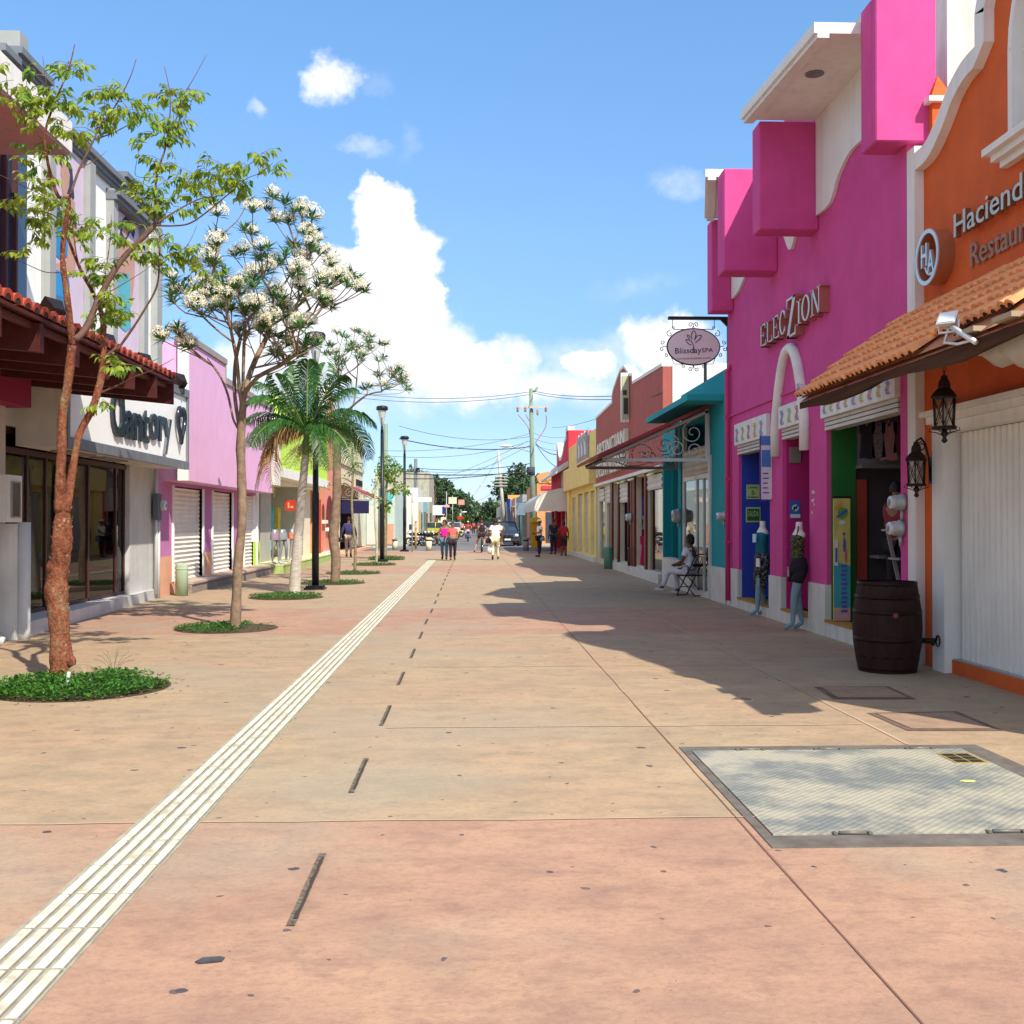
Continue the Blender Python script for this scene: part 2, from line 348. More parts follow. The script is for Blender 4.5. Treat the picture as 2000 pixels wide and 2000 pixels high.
while y < 58:
    n = 14; l = []; r_ = []
    for i in range(n+1):
        l.append((-.705-.018+rr.uniform(-.002,.002)+.006*math.sin(y), y+.95*i/n, .005)); r_.append((-.705+.018+rr.uniform(-.002,.002)+.006*math.sin(y), y+.95*i/n, .005))
    sl.mi = 1; sl.add(l+r_, [(i, n+1+i, n+2+i, i+1) for i in range(n)])
    sl.mi = 0; sl.add([(p[0]+.020+rr.uniform(-.004,.004), p[1], .009) for p in l[1:-1]]+[(p[0]+.036, p[1], .009) for p in l[1:-1]], [(i, n-1+i, n+i, i+1) for i in range(n-2)])
    y += 2.15
struct(sl.build('drain_slot', [M('slot shade', (.055,.042,.034), bump=0), M('slot grit', (.17,.135,.10), scale=40, var=.8)]))
# tactile paving strip: tiles with raised bars
tp = MB(); X0, X1 = -1.775, -1.435
cream = M('tactile cream tile', (.36,.33,.25), rough=.8, scale=7, var=.35, streak=.0, aniso=(3,1,1))
cream2 = M('tactile bar', (.70,.66,.53), rough=.75, scale=6, var=.4, streak=.85, stain=(.33,.29,.21))
grime = M('tactile grime', (.22,.19,.15), scale=22, var=.4)
rr = random.Random(9); y = -4
while y < 46:
    tp.mi = 0; tp.box(X0+rr.uniform(-.003,.003), X1+rr.uniform(-.003,.003), y+.003, y+.397, 0, .006)
    for k in range(5):
        cx = X0+.042+k*.064; 
        tp.mi = 1; z = .012
        tp.add([(cx-.019,y+.012,.006),(cx+.019,y+.012,.006),(cx+.019,y+.388,.006),(cx-.019,y+.388,.006),(cx-.013,y+.018,z),(cx+.013,y+.018,z),(cx+.013,y+.382,z),(cx-.013,y+.382,z)],
               [(4,5,6,7),(0,1,5,4),(1,2,6,5),(2,3,7,6),(3,0,4,7)])
        tp.mi = 2; tp.add([(cx+.024,y+.01,.0075),(cx+.031,y+.01,.0075),(cx+.031,y+.39,.0075),(cx+.024,y+.39,.0075)], [(0,1,2,3)])
    y += .4
struct(tp.build('tactile_paving', [cream, cream2, grime]))
# gum, leaves and litter dropped close to the camera (hand placed)
# metal access cover with checker plate
def checker():
    m = bpy.data.materials.new('checker plate'); m.use_nodes = True; nt = m.node_tree; N = nt.nodes; L = nt.links; b = N['Principled BSDF']
    b.inputs['Metallic'].default_value = .15; b.inputs['Roughness'].default_value = .55
    tc = N.new('ShaderNodeTexCoord'); mp = N.new('ShaderNodeMapping'); mp.inputs['Rotation'].default_value = (0,0,R(45)); mp.inputs['Scale'].default_value = (27,27,27); L.new(tc.outputs['Object'], mp.inputs[0])
    vo = N.new('ShaderNodeTexVoronoi'); vo.inputs['Randomness'].default_value = .05; vo.voronoi_dimensions = '2D'; vo.inputs['Scale'].default_value = 1; L.new(mp.outputs[0], vo.inputs['Vector'])
    bp = N.new('ShaderNodeBump'); bp.invert = True; bp.inputs['Strength'].default_value = .7; bp.inputs['Distance'].default_value = .008; L.new(vo.outputs['Distance'], bp.inputs['Height']); L.new(bp.outputs[0], b.inputs['Normal'])
    n = N.new('ShaderNodeTexNoise'); n.inputs['Scale'].default_value = 1.7; n.inputs['Detail'].default_value = 8; n.inputs['Roughness'].default_value = .66; L.new(tc.outputs['Object'], n.inputs['Vector'])
    cr = N.new('ShaderNodeValToRGB'); e = cr.color_ramp.elements; e[0].position = .42; e[0].color = (.22,.235,.22,1); e[1].position = .57; e[1].color = (.47,.435,.33,1)
    L.new(n.outputs['Fac'], cr.inputs[0])
    r2 = N.new('ShaderNodeMapRange'); L.new(vo.outputs['Distance'], r2.inputs[0]); r2.inputs[1].default_value = .15; r2.inputs[2].default_value = .6; r2.inputs[3].default_value = 1.05; r2.inputs[4].default_value = .80
    mu = N.new('ShaderNodeVectorMath'); mu.operation = 'SCALE'; L.new(cr.outputs[0], mu.inputs[0]); L.new(r2.outputs[0], mu.inputs['Scale']); L.new(mu.outputs[0], b.inputs['Base Color'])
    return m
cov = thing('access_cover', 'large checkered steel floor hatch with hinges set flush in the paving', 'floor hatch', (2.6,6.5,0))
f = MB(); x0, x1, y0, y1 = 1.48, 3.62, 5.36, 7.78
for bx in ((x0,x1,y0,y0+.2),(x0,x1,y1-.14,y1),(x1-.16,x1,y0+.2,y1-.14),(x0,x0+.05,y0+.2,y1-.14)): f.box(*bx, -.01, .006)
f.build('frame', M('dull steel frame', (.19,.17,.145), metal=.3, rough=.6, scale=6, var=.35, streak=.3, stain=(.25,.14,.09)), cov)
p = MB(); xm = (x0+x1)/2+.03
p.box(x0+.062, x1-.172, y0+.212, y1-.152, -.01, .010)
p.build('checker_plate', checker(), cov)
for (hx, hy) in ((1.95,y0+.21),(2.75,y0+.21),(1.95,y1-.15),(2.5,y1-.15),(3.15,y1-.15)):
    h = MB(); h.tube([(hx-.07,hy,.014),(hx+.07,hy,.014)], .011, 8); h.box(hx-.10,hx-.08,hy-.02,hy+.02,.009,.018); h.box(hx+.08,hx+.10,hy-.02,hy+.02,.009,.018)
    h.build('hinge', M('hinge steel', (.16,.15,.13), metal=.2, rough=.5), cov)
h = MB(); h.mi = 0; h.box(3.2,3.42,7.16,7.46,.010,.014); h.mi = 1
for k in range(3):
    for j in range(2): h.box(3.215+j*.10, 3.30+j*.10, 7.175+k*.093, 7.25+k*.093, .014, .016)
h.build('warning_plate', [M('ochre paint', (.36,.24,.06)), M('black ink', (.02,.02,.02))], cov)
lf = MB(); c = G(1890, 1530); lf.prism([c+Vector((a,b,.013)) for a, b in ((-.05,.0),(-.02,.018),(.02,.02),(.05,.0),(.02,-.02),(-.02,-.015))], (0,0,.004))
tag(lf.build('fallen_leaf', M('yellow leaf', (.7,.72,.2))), 'small yellow leaf lying on the checkered steel hatch', 'leaf')
for q, (lab, corners) in enumerate((('square patched cover outline in the paving beside the checkered hatch', [(1693,1393),(1869,1390),(1961,1428),(1773,1428)]),
                                    ('square patched cover outline close to the barrel', [(1590,1342),(1735,1341),(1790,1366),(1628,1366)]))):
    P4 = [G(*c) for c in corners]; cc = sum(P4, Vector())/4; t = thing('floor_cover', lab, 'floor cover', cc)
    a = MB(); a.add([p+Vector((0,0,.004)) for p in P4], [(3,2,1,0)] if (P4[1]-P4[0]).cross(P4[2]-P4[1]).z < 0 else [(0,1,2,3)]); a.build('rim', M('rusty rim', (.17,.11,.085), scale=8, var=.4), t)
    b = MB(); b.add([cc+(p-cc)*.84+Vector((0,0,.008)) for p in P4], [(3,2,1,0)]); b.build('lid', M('brown concrete lid', (.33,.22,.15), scale=5, var=.25), t)
for lab, (px, py), rr_, nm in (('round brass cover in the paving between the hatch and the shade edge', (1451,1367), .10, 'round_cover'),):
    c = G(px, py); a = MB(); a.mi = 0; a.lathe(c, [(rr_,.0),(rr_,.005)], 28); a.mi = 1; a.lathe(c+Vector((0,0,.005)), [(rr_*.8,.0),(rr_*.8,.003)], 28)
    tag(a.build(nm, [M('pale brass ring', (.6,.5,.38)), M('brown brass', (.27,.19,.13))]), lab, 'floor cover')
# ================================================================== RIGHT SIDE
white = M('white paint', (.78,.76,.72), streak=.25, stain=(.45,.43,.38), var=.06)
dirtywhite = M('dirty white paint', (.66,.64,.58), streak=.5, stain=(.36,.34,.30), var=.12)
orange = M('orange stucco', (.66,.125,.028), bump=.6, fine=90, var=.12, streak=.22, stain=(.55,.10,.04))
magenta = M('magenta stucco', (.64,.078,.29), bump=.6, fine=90, var=.10, streak=.22, stain=(.55,.05,.25))
terra = M('terracotta tile', (.88,.36,.14), rough=.75, scale=7, var=.28, streak=.2, stain=(.38,.15,.08))
dark = M('dark void', (.012,.010,.011), bump=0, var=0)
iron = M('black iron', (.025,.016,.014), rough=.5, metal=.3, bump=.1)
darkwood = M('dark brown timber', (.075,.036,.02), rough=.95, spec=.1, aniso=(1,.2,4), scale=5, var=.35)
ochre = M('ochre sill', (.42,.22,.04), scale=12, var=.3)
greyplaster = M('grey plaster', (.33,.34,.35), streak=.35, stain=(.22,.22,.22))
metalgrey = M('galvanised metal', (.42,.43,.44), metal=.4, rough=.45)
floor_in = M('shop floor', (.20,.17,.15))
alum = M('aluminium frame', (.62,.62,.60), metal=.3, rough=.4)
def yz(px, py, X): p = PX(px, py, X); return (p.y, p.z)
def poly_wall(mb, X, d, pts): mb.prism([(X, a, b) for a, b in pts], (d, 0, 0))
def smooth_pts(pts, n=6):
    out = []
    for i in range(len(pts)-1):
        p0 = Vector(pts[max(i-1,0)]); p1 = Vector(pts[i]); p2 = Vector(pts[i+1]); p3 = Vector(pts[min(i+2,len(pts)-1)])
        for k in range(n):
            t = k/n; out.append(tuple(.5*((2*p1)+(-p0+p2)*t+(2*p0-5*p1+4*p2-p3)*t*t+(-p0+3*p1-3*p2+p3)*t*t*t)))
    out.append(tuple(pts[-1])); return out
# ---------------- orange restaurant building
ob = thing('restaurant_building', 'orange stucco building with white trimmed curved gable and white shutter door', 'building', (6,9.6,0))
YA, YB = 12.18, 7.02
half = smooth_pts([(12.18,5.76),(11.9,5.78),(11.66,5.90),(11.47,6.04),(11.30,6.17),(11.0,6.29),(10.70,6.32)], 4)+[(10.70,6.62)]+smooth_pts([(10.70,6.64),(10.5,7.05),(10.1,7.35),(9.6,7.5)], 4)
outl = half+[(19.2-a, b) for a, b in half[::-1]]
w = MB(); ops = [(7.38,11.52,.14,2.56)]
wall_grid(w, 5.1, .25, YB, YA, 0, 5.0, ops)
win = (8.62,10.18,5.17)
# upper wall: two halves round the arched window
arch = [(9.6+.58*math.cos(t), 6.05+.82*math.sin(t)) for t in [math.pi*i/12 for i in range(13)]]
upperL = [(YA,5.0)]+half+[(9.6,6.87)]+[(a,b) for a,b in arch[:7][::-1]][1:]+[(10.18,5.17),(10.18,5.0)]
poly_wall(w, 5.1, .25, upperL)
upperR = [(19.2-a, b) for a, b in upperL]; poly_wall(w, 5.1, .25, upperR[::-1])
w.box(5.1, 5.35, 9.02, 10.18, 5.0, 5.17)
w.box(5.36, 12, YB, YB+.2, 0, 5.7); w.box(5.36, 12, YA-.2, YA, 0, 5.7); w.box(5.36, 12, YB+.2, YA-.2, 5.5, 5.7); w.box(11.8, 12, YB+.2, YA-.2, 0, 5.5)
w.build('wall', orange, ob)
t = MB()
def ribbon(mb, pts, w_, x0, x1):
    """moulding along an outline in the yz plane"""
    P = [Vector((a, b)) for a, b in pts]; A = []; B = []
    for i, p in enumerate(P):
        d = (P[min(i+1, len(P)-1)]-P[max(i-1, 0)]).normalized(); nn = Vector((d.y, -d.x))
        A.append(p); B.append(p+nn*w_)
    vs = []
    for a, b in zip(A, B): vs += [(x0,a.x,a.y),(x0,b.x,b.y),(x1,b.x,b.y),(x1,a.x,a.y)]
    n = len(P); fs = []
    for i in range(n-1):
        o = i*4; q = o+4
        for k in range(4): fs.append((o+k, o+(k+1) % 4, q+(k+1) % 4, q+k))
    fs += [(3,2,1,0), tuple(range(4*n-4, 4*n))]
    mb.add(vs, fs)
ribbon(t, [(a, b) for a, b in outl], -.20, 4.995, 5.36)
t.box(4.995, 5.36, 12.182, 12.40, 0, 5.84); t.box(4.995, 5.36, YB-.2, YB-.002, 0, 5.84)
t.build('gable_trim', white, ob)
f = MB(); f.mi = 0; f.box(5.21,5.42,12.20,12.38,5.9,6.34); f.mi = 1; f.box(5.15,5.46,12.14,12.42,6.34,6.40)
f.mi = 0; f.add([(5.19,12.18,6.40),(5.44,12.18,6.40),(5.44,12.40,6.40),(5.19,12.40,6.40),(5.31,12.29,6.68)], [(0,1,4),(1,2,4),(2,3,4),(3,0,4)]); f.build('pinnacle', [orange, white], ob)
# arched window
wf = MB(); wf.box(5.25, 5.30, 9.02, 10.18, 5.17, 6.9); pane = wf.build('window', M('window blind', (.72,.72,.66)), ob)
fr = MB(); ribbon(fr, arch[::-1], .07, 5.07, 5.26); fr.box(5.07, 5.25, 10.10, 10.18, 5.17, 6.05); fr.box(5.07, 5.25, 9.02, 9.10, 5.17, 6.05); fr.box(5.18,5.25,9.57,9.63,5.17,6.8); fr.box(5.18,5.25,9.1,10.1,6.02,6.07)
fr.build('frame', white, pane)
sl = MB(); sl.box(4.90, 5.1, 8.85, 10.36, 5.10, 5.168); sl.box(4.96, 5.1, 8.90, 10.30, 5.03, 5.098); sl.box(5.02, 5.1, 8.96, 10.24, 4.96, 5.028); sl.build('sill', white, pane)
# door frame, cornice, folding shutter
df = MB(); df.box(5.02, 5.22, 11.50, 11.80, 0, 2.55); df.box(5.02,5.22,7.1,7.40,0,2.55); df.box(5.02,5.22,7.1,11.80,2.552,2.66)
df.box(4.97,5.22,7.05,11.84,2.662,2.74); df.box(4.92,5.22,7.0,11.90,2.742,2.80); df.build('door_frame', white, ob)
ds = MB(); y = 7.4; zz0, zz1 = .155, 2.545
k = 0; vs = []
while y <= 11.50: dx = (0,0,.045,.045)[k % 4]; vs += [(5.19+dx, y, zz0), (5.19+dx, y, zz1)]; y += (.075,.012,.02,.012)[k % 4]; k += 1
ds.add(vs, [(2*i, 2*i+2, 2*i+3, 2*i+1) for i in range(len(vs)//2-1)]); ds.build('shutter_door', M('white shutter slats', (.80,.79,.74), scale=1.5, var=.07, streak=.2, stain=(.5,.48,.4), rough=.6), ob)
fk = MB(); fk.box(5.11, 5.30, 7.4, 11.5, .11, .155); fk.build('threshold', metalgrey, ob)
# round emblem
em = thing('round_emblem', 'round metal ring emblem with interlaced letters on the orange wall', 'emblem', (4.98,11.68,4.46))
r_ = MB(); n = 40
def ring(mb, cy, cz, r0, r1, x0, x1, n=40, a0=0, a1=2*math.pi):
    vs = []
    for i in range(n+1):
        a = a0+(a1-a0)*i/n
        for (r, x) in ((r0,x0),(r1,x0),(r1,x1),(r0,x1)): vs.append((x, cy+r*math.cos(a), cz+r*math.sin(a)))
    fs = []
    for i in range(n):
        for k in range(4): fs.append((i*4+k, i*4+(k+1) % 4, i*4+4+(k+1) % 4, i*4+4+k))
    mb.add(vs, fs)
ring(r_, 11.68, 4.46, .26, .295, 4.93, 5.098)
silver = M('brushed silver letters', (.62,.68,.66), metal=.5, rough=.35)
r_.build('ring', [M('copper letters side', (.48,.2,.10), metal=.5, rough=.4)], em)
q = MB(); ring(q, 11.68, 4.46, .255, .30, 4.915, 4.93); q.build('ring_face', silver, em)
q = MB(); addtext(q, 'H', (4.96,11.86,4.38), (0,-1,0), (0,0,1), .26, .15, ext=.03, bold=.01); addtext(q, 'A', (4.96,11.70,4.28), (0,-1,0), (0,0,1), .26, .17, ext=.03, bold=.01)
ring(q, 11.62, 4.42, .14, .165, 4.935, 4.96, 16, R(200), R(340)); q.build('monogram', silver, em)
s = thing('wall_lettering', 'pale raised lettering reading Hacienda on the orange wall', 'lettering', (5.0,10.4,4.6))
f = MB(); addtext(f, 'Hacienda', (5.05,11.17,4.54), (0,-1,0), (0,0,1), .25, 1.62, ext=.055, bold=.004); f.build('letter_sides', M('bronze letter side', (.28,.13,.07), metal=.4, rough=.4), s)
f = MB(); addtext(f, 'Hacienda', (4.993,11.17,4.54), (0,-1,0), (0,0,1), .25, 1.62, ext=.004, bold=.004); f.build('letter_faces', M('pale lettering', (.50,.56,.53), rough=.4), s)
s = MB(); addtext(s, 'Restaurante', (5.09,10.98,4.19), (0,-1,0), (0,0,1), .25, 1.75, ext=.02, bold=.004)
tag(s.build('wall_lettering', M('brown lettering', (.36,.20,.14), rough=.6)), 'flat grey brown lettering reading Restaurante just above the tiled awning', 'lettering')
# tiled awning
aw = thing('tiled_awning', 'terracotta barrel tile awning with dark timber underside over the orange shopfront', 'awning', (4.5,9.6,3.0))
ez, wz, ex, wx = 3.06, 3.98, 3.90, 5.09
tm = MB(); rr = random.Random(12)
sl = Vector((wx-ex, 0, wz-ez)); sL = sl.length; sn = sl.normalized(); nn = Vector((-sn.z, 0, sn.x)); rows = 6; col = .145
def tile(mb, p, L_, r0, r1, tilt, seg=6):
    vs = []
    for (d, r, h) in ((0, r0, tilt), (L_, r1, 0)):
        for k in range(seg+1):
            a = math.pi*k/seg; vs.append(p+sn*d+Vector((0,1,0))*math.cos(a)*r+nn*(math.sin(a)*r*.85+h))
    fs = [(k, k+1, seg+2+k, seg+1+k) for k in range(seg)]
    mb.add(vs, fs, True)
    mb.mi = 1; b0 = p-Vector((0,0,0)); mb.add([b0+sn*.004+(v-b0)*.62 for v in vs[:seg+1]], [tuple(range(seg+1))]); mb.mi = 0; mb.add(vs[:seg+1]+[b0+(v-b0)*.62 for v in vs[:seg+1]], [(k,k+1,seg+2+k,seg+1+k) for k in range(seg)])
y = 12.92; c = 0
while y > 6.7:
    top = rows
    for j in range(rows):
        # the far end is cut on a skew; near the middle the eave row is broken away
        if y > 12.70 and j > 3: continue
        if j == 0 and y < 9.55: continue
        if j == 1 and y < 8.1 and rr.random() < .8: continue
        p = Vector((ex, y, ez))+sn*(sL/rows*j)+nn*.012
        tile(tm, p+Vector((0, rr.uniform(-.006,.006), rr.uniform(-.004,.004)))+sn*rr.uniform(-.012,.012), sL/rows+.05, .068, .056, .026)
    y -= col; c += 1
tm.build('tiles', [terra, M('tile hollow', (.05,.02,.015), bump=0)], aw)  # near-black face in each tile mouth paints the shade of the hollow
pl = MB(); A = Vector((ex+.02, 13.0, ez-.0)); 
pl.add([(ex+.03,13.0,ez+.012),(ex+.03,6.62,ez+.012),(wx,6.62,wz+.005),(wx,12.75,wz+.005)], [(0,1,2,3)])
pl.add([(ex+.03,13.0,ez-.03),(ex+.03,6.62,ez-.03),(wx,6.62,wz-.035),(wx,12.75,wz-.035)], [(3,2,1,0)]); pl.build('deck', M('tile bedding', (.50,.2,.09), var=.3, scale=9), aw)
bm_ = MB(); yv = [13.02-.35*i for i in range(19)]
prof = []
for i, y in enumerate(yv): prof.append((y, -.13-.03*math.sin(y*2.3)-.02*rr.random()))
vs = []
for y, dz in prof: vs += [(ex+.035,y,ez-.032),(ex+.035,y,ez+dz),(ex+.14,y,ez+dz+.03),(ex+.14,y,ez-.032)]
bm_.add(vs, [(i*4+k, i*4+(k+1) % 4, i*4+4+(k+1) % 4, i*4+4+k) for i in range(len(prof)-1) for k in range(4)]+[(3,2,1,0)]); bm_.build('eave_beam', darkwood, aw)
for i in range(9):
    y = 12.6-.72*i; r = MB(); a = Vector((ex+.16,y,ez+.06)); b = Vector((wx-.01,y,wz-.10)); r.obox((a+b)/2, (b-a)/2, (0,.04,0), nn*.05); r.build('rafter', darkwood, aw)
cv = MB(); n = 16
vs = []
for i in range(n+1):
    y = 8.75-2.0*i/n; d = .05*math.sin(i*1.9)+.03*math.sin(i*.7); s_ = math.sin(math.pi*min(1, i/n*1.4+.12))
    for (x, z) in ((ex+.145,ez-.02),(ex+.12,ez-.16*s_-.02+d*.4),(ex+.22,ez-.26*s_-.02+d),(ex+.42,ez-.20*s_-.0+d),(ex+.62,ez+.06)): vs.append((x,y,z))
cv.add(vs, [(i*5+k, i*5+k+1, i*5+6+k, i*5+5+k) for i in range(n) for k in range(4)], True); cv.build('canvas_lining', M('weathered canvas', (.52,.47,.40), var=.2, scale=6, trans=.2), aw)
for y in (8.35, 7.75): 
    e = MB(); e.box(ex-.02, ex+.1, y, y+.3, ez+.02, ez+.06); e.build('batten', M('raw lath', (.42,.33,.22)), aw)
# ---------------- magenta building
mg = thing('magenta_building', 'magenta stucco shop building with boxy fins white canopies and white base', 'building', (6,17,0))
O1 = (18.22,20.36,.17,3.02); O2 = (16.07,17.48,.19,3.08); O3 = (12.62,15.29,.2,3.05)
w = MB(); PLZ = .72
wall_grid(w, 5.0, .22, 12.42, 21.2, PLZ, 7.4, [O1, O2, O3])
w.box(5.0, 5.22, 15.6, 18.2, 7.4, 8.0)
w.box(5.221, 12, 12.42, 12.62, 0, 5.7); w.box(5.221, 12, 21.0, 21.2, 0, 7.4); w.box(11.8,12,12.62,21.0,0,5.7); w.box(5.221,11.8,12.62,21.0,4.4,4.6)
w.build('wall', magenta, mg)
w = MB(); ops2 = [(a,b,c,d) for a,b,c,d in (O1,O2,O3)]
wall_grid(w, 4.975, .245, 12.42, 21.2, 0, PLZ, ops2); w.build('plinth', dirtywhite, mg)
w = MB()
for (a,b,c,d) in (O1,O2,O3): w.box(4.965, 5.2, a-.02, b+.02, c, c+.035)
w.build('sill', ochre, mg)
for (y0, y1, xo, zb, zt) in ((12.30,12.78,4.60,5.93,7.62),(15.6,16.0,4.14,5.80,7.36),(17.72,18.2,4.12,5.69,7.36),(20.72,21.12,4.58,5.62,7.36)):
    f = MB(); f.box(xo, 4.998 if y0 > 13 else 5.30, y0, y1 if y0 > 13 else 12.418, zb, zt); (y0 < 13) and f.box(xo, 4.998, 12.418, y1, zb, zt); o = f.build('fin', magenta, mg)
    o.modifiers.new('b', 'BEVEL').width = .015
for (pts, nm) in (([(3.87,15.6),(4.998,15.6),(4.998,12.79),(4.05,12.79)], 'canopy'), ([(3.92,18.2),(4.998,18.2),(4.998,20.71),(4.44,20.71)], 'canopy')):
    f = MB(); f.prism([(a,b,7.372) for a,b in pts], (0,0,.13)); cx = sum(p[0] for p in pts)/4; cy = sum(p[1] for p in pts)/4
    o = f.build(nm, white, mg)
    # shallow lip below the edge and a recessed lamp
    e = MB(); a = Vector((pts[0][0]+.11, pts[0][1], 7.345)); b = Vector((pts[3][0]+.11, pts[3][1], 7.345)); d = (b-a); e.obox((a+b)/2, d/2, Vector((.07,0,0)), (0,0,.026)); e.build('canopy_lip', white, o)
l_ = MB(); c = PX(1634, 142, 4.45); l_.lathe((4.42, 13.95, 7.366), [(.10,-.008),(.12,-.006),(.12,.006)], 24); l_.lathe((4.42,13.95,7.36),[(.08,-.006),(.085,.0)],20)
o = l_.build('recessed_light', M('lamp grey', (.20,.20,.22), metal=.3, rough=.4), mg)
f = MB(); f.box(6.0, 11.8, 13.6, 20.9, 4.6, 9.4); f.build('rooftop_block', dirtywhite, mg)
# white panels with curved lower edge
def panel(pts): f = MB(); poly_wall(f, 4.95, .048, pts); return f.build('white_panel', white, mg)
cp = [yz(*p, 4.95) for p in ((1609,407),(1619,397),(1636,343),(1659,296),(1693,261))]
pan = smooth_pts([(15.58, cp[0][1])]+cp[1:]+[(13.2,6.62),(12.8,6.7)], 4)
panel([(15.58,7.37)]+pan+[(12.8,7.37)])
pan2 = smooth_pts([(18.22,6.72),(18.8,6.5),(19.6,6.1),(20.2,5.88),(20.70,5.84)], 4); panel([(18.22,7.37)]+pan2+[(20.70,7.37)])
pan3 = smooth_pts([(16.02,6.6),(16.5,6.1),(16.87,5.83),(17.2,6.1),(17.70,6.6)], 5); panel([(16.02,7.37)]+pan3+[(17.70,7.37)])
# arch moulding
A = []; y0, y1, zb, zt = 17.72, 16.16, 2.67, 4.30
for i in range(31):
    t = i/30*2-1; A.append((4.96, (y0+y1)/2-t*(y0-y1)/2, zt-(zt-3.15)*abs(t)**2.3 if abs(t) < 1 else 3.15))
A = [(4.96,y0,zb)]+A+[(4.96,y1,zb)]
f = MB(); f.tube(A, [.085]*len(A), 12); f.build('arch_moulding', M('chalky white paint', (.80,.78,.72), streak=.2), mg)
f = MB()
for (a,b,c) in ((17.9,20.95,3.62),(15.9,17.6,3.62)): f.box(4.965,4.999,a,b,c,c+.035)
f.build('string_course', magenta, mg)
f = MB(); f.tube([(4.93,20.95,.1),(4.93,20.95,4.5),(5.02,20.95,4.62)], .045, 10); 
for z in (1.2,2.4,3.6): f.box(4.88,5.0,20.90,21.0,z,z+.05)
f.build('drain_pipe', M('magenta pipe', (.62,.04,.20)), mg)
# roller-shutter headers with printed Z pattern
hdr = M('printed header', (.74,.74,.70), streak=.3, scale=9, var=.1); inks = [M('ink blue', (.20,.33,.55)), M('ink green', (.25,.48,.22)), M('ink red', (.62,.20,.12)), M('ink orange', (.75,.38,.12))]
for (a, b, z0, z1, n) in ((O1[0]-.03,O1[1]+.05,3.03,3.42,5),(O2[0]+.08,O2[1]-.02,3.09,3.44,3),(O3[0],O3[1]+.05,3.06,3.32,9)):
    f = MB(); f.box(4.93, 5.0, a, b, z0, z1)
    hd = f.build('shutter_header', hdr, mg)
    g = MB(); st = (b-a-.1)/n; hh = (z1-z0)*.55
    for k in range(n):
        for q, (dy, dz) in enumerate(((0,.03),(.05,-.02),(.02,0))):
            g.mi = (k+q*2) % 4; addtext(g, 'Z', (4.932-.001*q, b-.08-st*k-dy, z0+.07+dz), (0,-1,0), (0,0,1), hh, st*.45, ext=.003)
    g.build('printed_letters', inks, hd)
    g = MB(); 
    for k in range(3): g.box(4.98, 5.16, a+.03, b-.03, z0-.05-k*.06, z0-.006-k*.06)
    g.build('shutter_curtain', M('cream slats', (.60,.57,.50), rough=.6), hd)
f = MB(); rr = random.Random(6)
for k in range(9):
    y = 15.96-.035*(k % 4)-rr.uniform(0,.02); z = 2.05-.12*(k//4)-rr.uniform(0,.03)-(.06 if k > 6 else 0); f.tube(smooth_pts([(4.994,y,z),(4.994,y-.02,z+.03),(4.994,y-.03,z-.02),(4.994,y-.05,z+.01)], 2), .006, 4)
f.build('paint_scrawl', M('scrawl white', (.75,.6,.68)), mg)
# interiors
blue = M('blue door paint', (.03,.06,.42), var=.08, rough=.5); mdark = M('magenta door paint', (.50,.02,.17), rough=.5, var=.08); green = M('green door paint', (.02,.15,.03), rough=.5)
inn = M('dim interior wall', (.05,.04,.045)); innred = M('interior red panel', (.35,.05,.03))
f = MB(); f.box(5.05,5.9,20.30,20.34,.2,3.0); lf_ = f.build('door_leaf', blue, mg)
g = MB(); g.mi = 0; g.box(5.13,5.37,20.285,20.299,2.03,2.30); g.box(5.12,5.39,20.285,20.299,1.60,1.88); g.mi = 1; g.box(5.14,5.37,20.280,20.2845,1.63,1.85)
g.mi = 0; addtext(g, 'SALIDA', (5.155,20.2795,1.71), (1,0,0), (0,0,1), .11, .20, ext=.002)
g.mi = 2; addtext(g, 'CAMARA', (5.15,20.284,2.225), (1,0,0), (0,0,1), .045, .20, ext=.002); addtext(g, '5', (5.22,20.284,2.11), (1,0,0), (0,0,1), .09, .05, ext=.002); g.box(5.15,5.35,20.282,20.2845,2.06,2.075)
g.build('door_sign', [M('sign yellow green', (.45,.62,.25)), M('sign dark green', (.03,.12,.04)), M('sign ink', (.02,.02,.05))], lf_)
f = MB(); f.box(5.05,5.95,17.42,17.46,.22,3.06); lf_ = f.build('door_leaf', mdark, mg)
g = MB(); g.mi = 0; g.box(5.10,5.27,17.405,17.419,1.66,1.94); g.mi = 1; g.box(5.105,5.265,17.401,17.4045,1.67,1.73); g.mi = 1; ring_ = []
vs = [(5.185+.055*math.cos(a), 17.402, 1.83+.055*math.sin(a)) for a in [2*math.pi*i/20 for i in range(20)]]; g.add(vs, [tuple(range(20))])
g.mi = 2; g.box(5.155,5.215,17.398,17.4015,1.815,1.85); g.box(5.16,5.18,17.398,17.4015,1.79,1.815); g.obox((5.185,17.398,1.83), (.04,0,.04), (0,.002,0), (.005,0,-.005))
g.build('door_sign', [M('sign blue', (.05,.14,.5)), M('sign white', (.7,.7,.68)), M('sign black', (.02,.02,.02))], lf_)
f = MB(); f.box(5.10,5.27,17.38,17.46,2.55,2.8); f.build('air_unit', M('dusty appliance', (.25,.2,.18)), mg)
f = MB(); f.box(5.06,5.40,15.24,15.28,.22,3.02); f.build('door_leaf', green, mg)
f = MB(); f.box(5.221,11.8,12.621,20.99,.10,.16); f.box(5.221,11.8,15.50,15.6,.16,4.4); f.box(5.221,11.8,17.6,17.7,.16,4.4); f.build('interior_floor', floor_in, mg)
